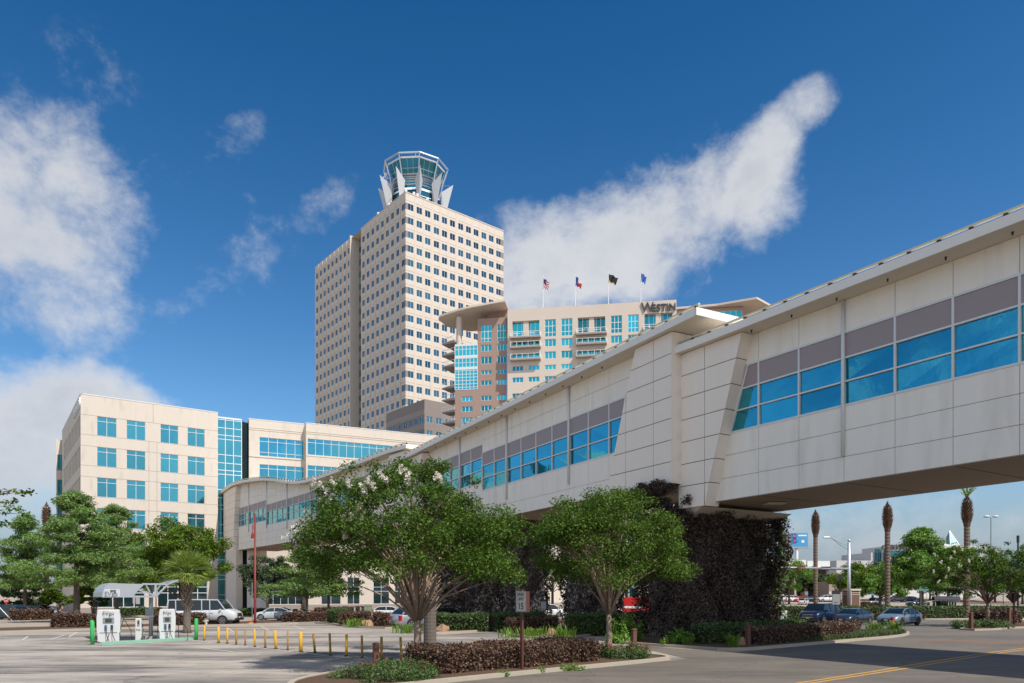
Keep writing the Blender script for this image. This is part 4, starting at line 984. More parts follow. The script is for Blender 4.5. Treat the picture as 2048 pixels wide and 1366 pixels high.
M['lot'] = asphalt('worn_lot_paving', (.41, .36, .31), (.105, .10, .096), .12)
M['road'] = asphalt('drive_concrete', (.175, .15, .125), (.115, .102, .09), .10)
M['street'] = asphalt('pale_street_concrete', (.40, .335, .27), (.30, .255, .21), .06)
M['earth'] = mat('far_ground', (.34, .29, .23), .95, var=.2, vscale=.05)
M['paint'] = mat('white_road_paint', (.55, .52, .47), .8, var=.15, vscale=3)
M['ypaint'] = mat('yellow_road_paint', (.55, .30, .06), .8, var=.15, vscale=2)
M['grass'] = mat('groundcover_green', (.07, .11, .03), .9, var=.3, vscale=2)
g = MB(); ys = [(-400, 0), (50, 0), (105, -.9), (160, -.9), (240, 0), (3500, 0)]
for (a, za), (b, zb_) in zip(ys, ys[1:]): g.quad((-2500, a, za), (2500, a, za), (2500, b, zb_), (-2500, b, zb_))
tag(g.build('ground', M['earth']), kind='structure')
# left car park and the drive
KL = [(-900, 1290), (0, 1268), (400, 1254), (646, 1246.5), (700, 1256), (795, 1258.7), (885, 1269.7), (1012, 1262), (1003, 1274), (1093, 1281), (1203, 1272), (1260, 1290)]
lotp = pxs(KL)+[(6.6, 34.0), (7.4, 30.2), (5.46, 28.3), (-2.2, 21.8), (-16, 10.1), (-60, 2), (-90, 20)]
sheet('parking_lot', ccw(lotp), .004, M['lot'])
rp = [(5.4, 28.6), (-2.2, 22.2), (-16, 10.5), (-30, -5), (70, -5), (90, 40), gp(2500, 1240), gp(2048, 1240), gp(1560, 1238), gp(1560, 1262), gp(1700, 1284), gp(1468, 1305), gp(1273, 1291.6), (6.6, 34.1), (7.3, 30.0)]
sheet('driveway_road', ccw(rp), .008, M['road'])
# two streets behind
sheet('street', ccw(pxs([(-1500, 1262), (0, 1258), (520, 1244), (900, 1236), (1400, 1232), (1400, 1220), (900, 1221), (520, 1229), (0, 1242), (-1500, 1248)])), .004, M['street'])
sheet('avenue', ccw(pxs([(1250, 1226), (2200, 1221), (2600, 1219), (2600, 1199), (2048, 1200), (1540, 1201), (1250, 1204)])), .006, M['street'])
sheet('brick_crossing', ccw(pxs([(1833, 1281.5), (2048, 1289), (2048, 1285), (1870, 1278)])), .012, mat('brick_paving', (.20, .12, .085), .9, var=.1, vscale=4))
sheet('brick_pavement', ccw(pxs([(1905, 1204.5), (2300, 1205.5), (2300, 1202), (1915, 1202)])), .012, mat('red_paving', (.40, .13, .09), .9))
def stripe(pts, w, m, name='road_marking', dz=.012):
    mb = MB()
    for a, b in zip(pts, pts[1:]):
        dx, dy = b[0]-a[0], b[1]-a[1]; l = math.hypot(dx, dy); nx, ny = -dy/l*w/2, dx/l*w/2
        p = [(a[0]+nx, a[1]+ny), (a[0]-nx, a[1]-ny), (b[0]-nx, b[1]-ny), (b[0]+nx, b[1]+ny)]
        mb.add([(x, y, gz(y)+dz) for x, y in p], [(0, 1, 2, 3)])
    return tag(mb.build(name, m), kind='structure')
yl_ = [gp(1560, 1376), gp(1600, 1366), gp(1750, 1343), gp(1843, 1327), gp(1950, 1310), gp(2048, 1296.5), gp(2200, 1279)]
stripe(yl_, .12, M['ypaint']); stripe([gp(1585, 1377), gp(1628, 1366), gp(1770, 1344), gp(1860, 1329), gp(1965, 1311.5), gp(2048, 1300), gp(2215, 1281)], .12, M['ypaint'])
stripe(pxs([(340, 1277), (400, 1283), (560, 1301), (749, 1323), (900, 1340)]), .10, M['paint'])
for a, b in (((455, 1256), (467, 1264)), ((521, 1252), (538, 1261)), ((587, 1251), (608, 1259)), ((130, 1270), (100, 1279)), ((155, 1264.5), (138, 1274)), ((56, 1273), (45, 1280)),
             ((610, 1305), (680, 1295)), ((664, 1312), (830, 1302)), ((552, 1299.5), (650, 1288)), ((700, 1318), (830, 1311)), ((400, 1296), (520, 1310)), ((0, 1272), (-20, 1282)), ((720, 1272), (800, 1278))):
    stripe(pxs([a, b]), .11, M['paint'])
def bed(name, poly, label, m=None, kerb=True, h=.14, kw=.18):
    poly = ccw(poly); mb = MB()
    k = MB(); n = len(poly); out = []
    for i in range(n):
        a, b, c = poly[i-1], poly[i], poly[(i+1) % n]
        d1 = Vector((b[0]-a[0], b[1]-a[1])).normalized(); d2 = Vector((c[0]-b[0], c[1]-b[1])).normalized(); d = (d1+d2); d = d.normalized() if d.length > 1e-4 else d1
        out.append((b[0]-d.y*kw, b[1]+d.x*kw))
    for i in range(n):
        j = (i+1) % n; a, b, c, d = poly[i], poly[j], out[j], out[i]
        k.hexa([(p[0], p[1], gz(p[1])-.05) for p in (a, b, c, d)], [(p[0], p[1], gz(p[1])+h) for p in (a, b, c, d)])
    # fan top from strips
    for (y0, _), (y1, _) in zip(GZ, GZ[1:]):
        p = clipy(out, y0, y1)
        if p: mb.add([(x, y, gz(y)+h-.03) for x, y in p], [tuple(range(len(p)))])
    o = mb.build(name, m or M['mulch']); tag(o, kind='structure')
    tag(k.build('kerb', M['conc']), kind='structure')
    return o
ISL = smooth_poly([(7.0, 30.2), (5.46, 28.5), (1.5, 25.2), (-2.2, 22.0), (-5.2, 19.0), (-7.0, 21.5), (-5.8, 25.0), (-5.2, 27.6), (-1.5, 29.4), (4.4, 32.6)], 2)
bed('island_bed', ISL, '')
bed('bridge_bed', smooth_poly(pxs([(1215, 1285), (1300, 1293), (1380, 1297), (1468, 1304), (1600, 1292), (1706, 1283), (1822, 1273), (1815, 1264), (1700, 1262), (1560, 1256), (1240, 1258), (1210, 1272)]), 2), '')
bed('bridge_bed', smooth_poly(pxs([(1003, 1272), (1093, 1280), (1206, 1271), (1215, 1259), (1030, 1259)]), 2), '')
bed('bridge_bed', smooth_poly(pxs([(800, 1265), (885, 1269.5), (1012, 1260), (1080, 1250), (1230, 1251), (1230, 1240), (800, 1240)]), 1), '')
bed('verge_bed', smooth_poly(pxs([(654, 1247.7), (700, 1255.5), (795, 1258.5), (860, 1250), (800, 1238), (575, 1240), (560, 1247)]), 1), '')
bed('verge_bed', pxs([(-300, 1276), (0, 1266), (400, 1253), (640, 1246), (575, 1242), (400, 1247), (0, 1258), (-300, 1268)]), '')
bed('far_verge_bed', pxs([(-400, 1242), (110, 1234), (110, 1230), (-400, 1238)]), '')
bed('far_verge_bed', pxs([(110, 1236), (520, 1228), (870, 1221), (870, 1216), (110, 1226)]), '', kerb=True)
bed('corner_bed', smooth_poly(pxs([(1905, 1259.5), (1965, 1262.5), (2048, 1256), (2300, 1246), (2300, 1236), (1990, 1244)]), 1), '')
bed('median_bed', pxs([(1500, 1243), (1560, 1241), (2048, 1238), (2400, 1236), (2400, 1226), (1500, 1229)]), '')
bed('far_median_bed', pxs([(1255, 1232), (1480, 1230), (1480, 1222), (1100, 1223), (1060, 1232)]), '')
bed('far_median_bed', pxs([(1560, 1204), (1860, 1203), (1880, 1199), (1560, 1199)]), '')

# ---------------- plants ----------------
L_ = {}
L_['crepe'] = mat('crepe_leaf', (.072, .135, .016), .6, spec=.22, island=.6, transl=.28, var=.2, vscale=.9)
L_['cypress'] = mat('cypress_leaf', (.15, .25, .06), .75, island=.4, transl=.25, var=.2, vscale=.5)
L_['oak'] = mat('oak_leaf', (.10, .17, .015), .7, spec=.2, island=.45, transl=.22, var=.25, vscale=.7)
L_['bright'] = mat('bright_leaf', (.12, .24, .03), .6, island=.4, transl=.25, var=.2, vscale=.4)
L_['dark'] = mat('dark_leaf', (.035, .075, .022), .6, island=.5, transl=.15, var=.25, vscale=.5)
L_['ivy'] = mat('maroon_ivy_leaf', (.070, .044, .032), .6, island=.9, transl=.05, var=.4, vscale=.6)
L_['ivyg'] = mat('olive_ivy_leaf', (.07, .075, .025), .6, island=.7, transl=.1)
L_['vine'] = mat('green_vine_leaf', (.07, .11, .03), .55, island=.5, transl=.15)
L_['lorop'] = mat('loropetalum_leaf', (.125, .072, .045), .6, island=.8, transl=.12, var=.25, vscale=1.5)
L_['hedge'] = mat('hedge_leaf', (.07, .12, .03), .6, island=.5, transl=.15, var=.2, vscale=1)
L_['lily'] = mat('lily_blade', (.14, .26, .03), .5, island=.35, transl=.25)
L_['palm'] = mat('palm_frond', (.24, .33, .07), .5, island=.35, transl=.2)
L_['blos'] = mat('white_blossom', (.75, .70, .62), .8, island=.15, transl=.3)
L_['rose'] = mat('red_rose', (.50, .03, .05), .7, island=.3)
L_['core'] = mat('shaded_twig_core', (.03, .025, .015), .95)
L_['corep'] = mat('maroon_twig_core', (.035, .018, .015), .95)
def umbrella(R, zlo, zrim, ztop, n, rg, lx=1., off=(0, 0)):    # clump centres of a vase-shaped crown
    C = []; Rr = []
    while len(C) < n:
        a = rg.random()*2*math.pi; q = math.sqrt(rg.random()) if rg.random() < .68 else .78+.22*rg.random(); r = q*R*(1+.09*math.sin(3*a+1)+.08*math.sin(7*a))
        top = ztop-(ztop-zrim-1.0)*q**3.2; bot = zlo+(zrim-zlo)*q**1.5-(0.5*q)
        z = top-(top-bot)*rg.random()**1.5
        c = (.42+.5*rg.random())*(.75 if R < 2.8 else 1)
        if rg.random() < .12: z = top+.25; c *= .6
        C.append((off[0]+r*math.cos(a)*lx, off[1]+r*math.sin(a), z)); Rr.append((c, c, c*.6))
    return C, Rr
def cone(R, z0, z1, n, rg, pw=.8, seedp=0, tiers=9, rr=(.5, 1.0), core=0.):
    C = []; Rr = []
    for i in range(n):
        u = (int(rg.random()*tiers)+rg.random()*1.0)/tiers*.97 if rg.random() < .5 else rg.random()**1.25; z = z0+(z1-z0)*u; rad = R*(1-u)**pw*(.85+.15*math.sin(14*u+seedp))+.3
        a = rg.random()*6.283; q = core+(1-core)*rg.random()**.6; r = q*rad*(1+.22*math.sin(2*a+5*u)+.12*math.sin(5*a))
        s = rr[0]+(rr[1]-rr[0])*rg.random()*(1-.5*u)
        C.append((r*math.cos(a), r*math.sin(a), z)); Rr.append((s*1.25, s*1.25, s*.5))
    return C, Rr
def dome(R, zc, rz, n, rg, rr=(.6, 1.1), low=-.75):
    C = []; Rr = []
    while len(C) < n:
        d = rg.normal(size=3); d /= np.linalg.norm(d)
        if d[2] < low: continue
        q = .45+.55*rg.random()**.7; k = 1+.13*math.sin(4*math.atan2(d[1], d[0])+3*d[2])+.07*math.sin(9*d[0]+5*d[2]); s = rr[0]+(rr[1]-rr[0])*rg.random()
        C.append((d[0]*R*q*k, d[1]*R*q*k, zc+d[2]*rz*q*k)); Rr.append((s, s, s*.7))
    return C, Rr
def trunk_mb(fork, r0, targets, rg, nseg=4, r1=.07, lean=0, taper=.75, stems=1, swell=1.25):
    mb = MB()
    for k in range(stems):
        dx = 0 if stems == 1 else .22*math.cos(k*6.28/stems); dy = 0 if stems == 1 else .22*math.sin(k*6.28/stems)
        mb.tube([(dx*.5, dy*.5, -.15), (dx*.6, dy*.6, .25), (dx+lean*.4, dy, fork*.5), (dx*1.6+lean, dy*1.6, fork)], [r0*swell, r0*1.02, r0*.9, r0*taper], 9)
    for t in targets:
        t = Vector(t); f = Vector((lean*.9, 0, fork-.12)); dv = t-f; mid = f+Vector((dv.x*.30, dv.y*.30, dv.z*.50))+Vector((rg.normal()*.08, rg.normal()*.08, 0)); m2 = f+Vector((dv.x*.66, dv.y*.66, dv.z*.84))+Vector((rg.normal()*.10, rg.normal()*.10, 0))
        rr = r1*(.6+.9*rg.random()); mid = mid+Vector((rg.normal()*.12, rg.normal()*.12, .12)); mb.tube([f, f.lerp(mid, .5)+Vector((rg.normal()*.05, rg.normal()*.05, .06)), mid, m2, t], [rr*1.7, rr*1.25, rr, rr*.6, rr*.25], 5)
        for _ in range(2):
            e = mid.lerp(t, .3+.4*rg.random()); tip = t*.93+Vector((rg.normal()*.25, rg.normal()*.25, rg.normal()*.2+.25)); mb.tube([e, e.lerp(tip, .5)+Vector((0, 0, .08)), tip], [rr*.5, rr*.35, rr*.15], 4)
    return mb
def pick(C, n, rg):
    C = list(C); idx = rg.permutation(len(C))[:n]; return [C[i] for i in idx]
def crepe(px, py, label, R, fork, zlo, zrim, ztop, nl, seed, r0=.19, nb=34, off=(0, 0), lx=1., blossom=None, size=.13, ncl=120, m='crepe', br='bark', group='crepe myrtles', loc=None, name='crepe_myrtle', stems=1):
    x, y = loc or gp(px, py); rg = np.random.default_rng(seed)
    T_ = thing(name, label, 'tree', (x, y), 0, group)
    C, Rr = umbrella(R, zlo, zrim, ztop, ncl, rg, lx, off)
    for q in blossom or []: C.append((q[0]+.1, q[1]+.15, q[2]-.22)); Rr.append((.34, .34, .2))
    trunk_mb(fork, r0, pick(C, nb, rg), rg, r1=.038 if R > 2.5 else .03, stems=stems).build('trunk', M[br], T_, False, True)
    leaves('crown', L_[m], T_, C, Rr, [r[0]**2 for r in Rr], nl, size, seed, shell=.5)
    if blossom:
        cs = []; rs = []
        for (bx, by, bz) in blossom:
            for _ in range(3): cs.append((bx+rg.normal()*.05, by+rg.normal()*.05, bz+.09*_)); rs.append((.085, .085, .09))
        leaves('blossom', L_['blos'], T_, cs, rs, [1]*len(cs), 85*len(blossom), .075, seed+5, shell=.4)
    return T_
rg = np.random.default_rng(3)
bl1 = []
for (px, py) in ((628, 968), (640, 975), (652, 985), (660, 1000), (668, 968), (700, 972), (725, 975), (738, 965), (748, 978), (762, 955), (772, 966), (800, 945), (812, 950), (585, 1064), (597, 1060), (608, 1066), (573, 1080), (615, 1032), (622, 1048), (640, 1008), (655, 1012), (700, 1038), (712, 1036), (724, 1040), (690, 1045), (720, 1018), (665, 1045), (600, 1078), (593, 1095), (875, 958), (880, 962), (650, 1060), (725, 990), (690, 1075), (757, 1052), (815, 968), (735, 1000)):
    d = 26.6-math.sqrt(max(.3, 3.7**2-((px-810)/54)**2))*.8-.2*rg.random(); bl1.append(((px-CX)/F*d-gp(835, 1334)[0], d-gp(835, 1334)[1], zz(py, d)))
c1 = crepe(835, 1334, 'large crepe myrtle with white blossoms and pale trunk rising from red-flowered bushes', 3.75, 1.75, 3.9, 3.75, 7.3, 80000, 11, .165, 46, (-.42, 0), 1.0, bl1, .105, 230)
c2 = crepe(1218, 1318, 'crepe myrtle without blossoms on the island end right of the speed limit sign', 3.0, 1.95, 4.0, 3.7, 6.7, 56000, 12, .135, 36, (-.1, 0), 1.0, None, .10, 160)
d3 = gp(1975, 1252)
bl3 = [((px-CX)/F*(d3[1]-4)-d3[0], -4+rg.random(), zz(py, d3[1]-4)) for px, py in ((1880, 1105), (1893, 1120), (1900, 1135), (1920, 1100), (1935, 1095), (1948, 1090), (1958, 1112), (1965, 1090), (1975, 1105), (1983, 1092), (1990, 1120), (1905, 1150), (1925, 1128), (1945, 1118), (1870, 1140), (1912, 1112), (1998, 1098), (1950, 1135), (1882, 1160))]
c3 = crepe(1975, 1252, 'crepe myrtle with white blossoms in the far right corner bed', 5.0, 2.1, 3.4, 3.2, 7.3, 36000, 13, .17, 26, (.3, 0), 1.0, bl3, .16, 140)
# branch of a nearby tree reaching in at the left edge
B_ = thing('street_tree', 'leafy branch of a nearby tree poking in at the far left edge', 'tree', (-16.5, 16.5)); rg = np.random.default_rng(8)
C = []; Rr = []
for (px, py) in ((8, 985), (25, 982), (45, 985), (60, 984), (5, 1005), (28, 1002), (40, 1018), (48, 1026), (12, 1025), (2, 1045), (5, 1050), (20, 1012), (-30, 1000), (-60, 990), (-50, 1030)):
    d = 16+rg.random()*.4; C.append(((px-CX)/F*d+16.5, d-16.5, zz(py, d))); Rr.append((.14, .14, .08))
C2, R2 = dome(2.4, 5.6, 1.6, 40, rg); 
tm = trunk_mb(3, .16, [(c[0]*.8, c[1], c[2]) for c in C2[:18]], rg)
for c in C[:12]: tm.tube([(0, 0, 3.5), (2.5, -.2, 4.6), Vector(c)-Vector((.4, 0, .02)), c], [.06, .03, .012, .004], 4)
tm.build('trunk', M['bark'], B_, False, True)
CC = C+[(c[0]-.6, c[1], c[2]) for c in C2 if (c[0]-.6) < 2.0]; RRR = Rr+[(.5, .5, .35)]*(len(CC)-len(C))
leaves('crown', L_['crepe'], B_, CC, RRR, [.04]*len(C)+[.35]*(len(CC)-len(C)), 9000, .085, 5)
def gtree(name, label, loc, kind, R, z0, z1, nl, size, seed, m, r0, group, br='darkbark', ncl=90, nb=14, tiers=9, core=0, rr=None, group2=None, pw=.55):
    rg = np.random.default_rng(seed); T_ = thing(name, label, 'tree', loc, 0, group)
    if kind == 'cone': C, Rr = cone(R, z0, z1, int(ncl*1.4), rg, pw, seed*1.7, tiers, rr or (.6, 1.2), core)
    else: C, Rr = dome(R, (z0+z1)/2, (z1-z0)/2, ncl, rg, rr or (R*.16, R*.28))
    mb = MB()
    if kind == 'cone': mb.tube([(0, 0, -.1), (0, 0, .4), (0, 0, z1*.5), (0, 0, z1*.93)], [r0*1.35, r0, r0*.6, r0*.1], 8); fk = [(0, 0, c[2]-.2) for c in C]
    else: mb.tube([(0, 0, -.1), (0, 0, .4), (0, 0, z0), (0, 0, (z0+z1)/2)], [r0*1.3, r0, r0*.85, r0*.4], 8); fk = [(0, 0, max(z0*.8, c[2]*.55)) for c in C]
    for i in rg.permutation(len(C))[:nb]: mb.tube([fk[i], (C[i][0]*.5, C[i][1]*.5, (fk[i][2]*.6+C[i][2]*.4)), C[i]], [r0*.35, r0*.22, r0*.08], 5)
    mb.build('trunk', M[br], T_, False, True)
    leaves('crown', L_[m], T_, C, Rr, [r[0]**1.6 for r in Rr], int(nl*(2.3 if m == 'cypress' else 1.7)), size*.72, seed+1, shell=.55, asp=1.7 if m != 'cypress' else 3.0)
    return T_
def gd(px, d): return (gx(px, d)[0], d)
CY = 'feathery cypress trees in front of the office building'
gtree('cypress_tree', 'feathery pale green cypress at the far left edge', gd(50, 98), 'cone', 5.2, 4.2, 13.8, 15000, .42, 21, 'cypress', .24, CY, ncl=110, tiers=8, nb=22)
gtree('cypress_tree', 'tallest-trunked spreading cypress standing in the maroon hedge behind the chargers', gp(153, 1245), 'cone', 6.2, 4.2, 13.4, 20000, .40, 22, 'cypress', .34, CY, ncl=140, tiers=8, nb=26, pw=.7)
gtree('cypress_tree', 'feathery cypress in front of the left office windows, tallest crown of the row', gd(233, 98), 'cone', 6.4, 3.9, 15.2, 20000, .42, 23, 'cypress', .3, CY, ncl=140, tiers=9, nb=24)
gtree('oak_tree', 'dense rounded oak with reddish tips behind the small palm', gd(362, 88), 'dome', 5.1, 3.0, 12.0, 26000, .34, 24, 'oak', .35, None, ncl=110, nb=18)
gtree('street_tree', 'dark slim tree under the far end of the bridge', gd(535, 104), 'dome', 3.6, 2.4, 8.9, 9000, .32, 25, 'dark', .22, None, ncl=60)
gtree('cypress_tree', 'thin-trunked cypress beside the red lamp post', gp(614, 1243), 'cone', 4.3, 2.9, 8.3, 8000, .34, 26, 'cypress', .16, CY, ncl=70, tiers=6, nb=16)
gtree('cypress_tree', 'cypress half hidden by the large blossoming crepe myrtle', gd(657, 103), 'cone', 5.0, 3.3, 10, 9000, .38, 27, 'oak', .2, CY, ncl=70, tiers=6)
gtree('street_tree', 'bright green tree glimpsed between the two crepe myrtles', gd(1018, 118), 'dome', 4.4, 3.2, 13.5, 15000, .42, 28, 'bright', .25, None, ncl=80)
gtree('street_tree', 'bright green tree behind the crown of the right crepe myrtle', gd(1105, 128), 'dome', 4.5, 4.5, 9.5, 6000, .42, 29, 'bright', .25, None, ncl=50)
gtree('street_tree', 'dark trunked tree beside the red ambulance', gd(1254, 124), 'dome', 4.0, 4.0, 9, 5000, .42, 30, 'oak', .3, None, ncl=40)
SC = 'small clipped trees in front of the office building'
for i, (px, R, z0, z1, lab) in enumerate(((45, 3.0, 1.9, 5.2, 'small dark clipped tree at the far left, beside the parked cars'), (120, 2.3, 1.9, 5.0, 'small clipped tree between the two cypress trunks'), (188, 2.1, 1.9, 4.8, 'small clipped tree half hidden behind the charging canopy'))):
    T_ = crepe(0, 0, lab, R, 1.5, z0, z0+.5, z1, 6500, 40+i, .16, 12, ncl=45, m='dark' if i == 0 else 'oak', group=SC, loc=gd(px, 106-i), size=.3, name='clipped_tree', stems=3)
# right-hand distance
gtree('street_tree', 'broad bright green tree between the two right-hand palms', gd(1843, 128), 'cone', 6.8, 4.6, 14.6, 20000, .5, 31, 'bright', .42, None, ncl=120, tiers=7, nb=20, pw=.62, rr=(1.0, 1.7))
gtree('street_tree', 'green tree behind the blossoming crepe myrtle, right of the broad one', gd(1897, 150), 'dome', 6.5, 4.5, 12.8, 12000, .55, 32, 'oak', .35, None, ncl=70)
BG = 'trees behind the avenue'
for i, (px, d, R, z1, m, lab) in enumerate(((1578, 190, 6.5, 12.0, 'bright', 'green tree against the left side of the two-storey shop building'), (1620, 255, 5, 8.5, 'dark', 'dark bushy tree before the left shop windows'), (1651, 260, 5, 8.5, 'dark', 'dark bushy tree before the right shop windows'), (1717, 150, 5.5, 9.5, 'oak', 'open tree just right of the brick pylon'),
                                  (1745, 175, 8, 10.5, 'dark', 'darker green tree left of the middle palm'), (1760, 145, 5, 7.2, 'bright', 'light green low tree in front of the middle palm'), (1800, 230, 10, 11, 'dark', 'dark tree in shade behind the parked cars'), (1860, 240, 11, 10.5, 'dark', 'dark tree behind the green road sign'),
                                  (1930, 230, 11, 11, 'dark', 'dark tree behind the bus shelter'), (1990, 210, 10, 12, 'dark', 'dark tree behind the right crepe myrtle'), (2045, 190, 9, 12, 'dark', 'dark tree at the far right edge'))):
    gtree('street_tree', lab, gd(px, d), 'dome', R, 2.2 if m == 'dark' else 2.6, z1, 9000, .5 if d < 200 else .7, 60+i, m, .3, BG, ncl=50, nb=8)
# palms
def palm(px, pyb, ytop, label, head, r, d=None, group=None):
    loc = gp(px, pyb) if d is None else gd(px, d); T_ = thing('palm_tree', label, 'palm', loc, 0, group); zt = zz(ytop, loc[1])-gz(loc[1]); n = 26; mb = MB()
    zs = [zt*.76*i/n for i in range(n+1)]; pts = []; rs = []
    for i, z in enumerate(zs): pts += [(0, 0, z), (0, 0, z+zt*.76/n*.55)]; rs += [r*1.02, r*.9]
    mb.tube(pts, rs, 10); mb.build('trunk', M['brick2'], T_, False, False)
    rgp = np.random.default_rng(int(px)); bt = MB(); z0 = zt*.755; z1 = zt
    for i in range(150):
        u = i/150; z = z0+(z1-z0)*u; rad = r*(1.0+1.0*math.sin(math.pi*min(1, u*1.0)**.8))*(1 if u < .8 else max(.15, (1-u)/.2)); a = i*2.399
        c, s_ = math.cos(a), math.sin(a); w = .13
        bt.add([(c*rad*.7-s_*w, s_*rad*.7+c*w, z), (c*rad*.7+s_*w, s_*rad*.7-c*w, z), (c*rad*1.12, s_*rad*1.12, z+.3+rgp.random()*.12), (c*rad*.5, s_*rad*.5, z+.1)], [(0, 1, 2), (0, 2, 3), (1, 3, 2)])
    bt.cyl(0, 0, z0, z0+(z1-z0)*.8, r*1.1, r*1.2, 10); bt.build('boot_head', M['boot'], T_)
    if head:
        f = MB()
        for i in range(26):
            a = i*2.4; up = .55+.45*rgp.random(); L = 1.9; p = [Vector((0, 0, z1-.2))]
            for k in range(1, 5): t = k/4; p.append(Vector((math.cos(a)*L*t*(1-up*.6), math.sin(a)*L*t*(1-up*.6), z1-.2+L*t*up-.25*t*t*(1-up)*3)))
            for k in range(4):
                dd = (p[k+1]-p[k]).normalized(); sd = dd.cross(Vector((0, 0, 1))); sd = (sd.normalized() if sd.length > .01 else Vector((1, 0, 0)))*.1
                f.add([p[k]-sd*.3, p[k+1]-sd, p[k+1], p[k]], [(0, 1, 2, 3)]); f.add([p[k]+sd*.3, p[k+1]+sd, p[k+1], p[k]], [(0, 1, 2, 3)])
        f.build('frond', L_['palm'], T_)
    return T_
M['brick2'] = mat('ringed_palm_bark', (.17, .12, .085), .9, var=.25, vscale=8)
M['boot'] = mat('cut_palm_boots', (.16, .09, .055), .9, island=.5)
PG_ = 'tall palms along the avenue'
palm(1631, 1207, 1022, 'frondless brown palm trunk left of the traffic signal pole', False, .31, 104, PG_)
palm(1775, 1210, 1006, 'frondless palm trunk between the brick pylon and the broad green tree', False, .345, 96, PG_)
palm(1934, 1207, 992, 'tall palm with a small tuft of green fronds, rightmost of the three', True, .36, 92, PG_)
palm(93, 1060, 1006, 'headless brown palm behind the left end of the office building', False, .5, 150, None)
# palm trunk behind the big crepe myrtle
pt = thing('palm_tree', 'thick grey palm trunk directly behind the large crepe myrtle trunk', 'palm', (gp(860, 1305)[0], gp(860, 1305)[1])); mb = MB(); pts = []; rs = []
for i in range(34): z = i*.16; pts += [(0, 0, z), (0, 0, z+.1)]; rs += [.305-.0015*i, .297-.0015*i]
mb.tube(pts, rs, 12); mb.build('trunk', mat('grey_palm_bark', (.15, .125, .105), .9, var=.25, vscale=9), pt, False, False)
f = MB(); rgp = np.random.default_rng(5)
for i in range(40):
    a = i*2.4; z = 1.9+(i % 14)*.16; f.tube([(math.cos(a)*.2, math.sin(a)*.2, z), (math.cos(a)*.5, math.sin(a)*.5, z+.35)], [.06, .03], 4)
f.build('boots', M['bark'], pt)
C_, R_ = dome(1.2, 5.6, .8, 16, rgp); leaves('frond', L_['palm'], pt, C_, R_, [1]*16, 900, .5, 3, asp=8)
# small fan palm by the chargers
fp = thing('fan_palm', 'small fan palm with rough boots on its trunk beside the charging station', 'palm', gp(374, 1266)); rgp = np.random.default_rng(6)
zt = zz(1150, gp(374, 1266)[1])-gz(50); mb = MB(); mb.tube([(0, 0, -.1), (0, 0, .3), (.03, 0, zt*.6), (0, 0, zt)], [.34, .25, .23, .26], 10)
mb.build('trunk', mat('grey_palm_bark', (.2, .2, .2)), fp, False, True)
f = MB()
for i in range(60):
    a = i*2.4; z = zt*.42+(i/60)*zt*.55; f.tube([(math.cos(a)*.2, math.sin(a)*.2, z), (math.cos(a)*.42, math.sin(a)*.42, z+.28)], [.055, .025], 4)
f.build('boots', M['bark'], fp)
f = MB(); zc_ = zt+.1
for i in range(64):
    a = rgp.random()*6.283; e = -.35+1.7*rgp.random(); ca, sa, ce, se = math.cos(a), math.sin(a), math.cos(e), math.sin(e)
    D = Vector((ca*ce, sa*ce, se)); hub = Vector((0, 0, zc_))+D*(.55+.3*rgp.random()); up = Vector((-ca*se, -sa*se, ce)); sd = D.cross(up)
    for k in range(15):
        t = (k-7)/7*.95; dd = (D*math.cos(t)+sd*math.sin(t)+up*.05*rgp.normal()).normalized(); tip = hub+dd*(1.15+.2*rgp.random())-Vector((0, 0, .12+.15*rgp.random())); w = dd.cross(up).normalized()*.042
        f.add([hub-w*.4, hub+dd*.5+w, tip, hub+dd*.5-w], [(0, 1, 2, 3)])
    f.tube([Vector((0, 0, zc_)), hub], [.025, .015], 4)
f.build('frond', L_['palm'], fp)
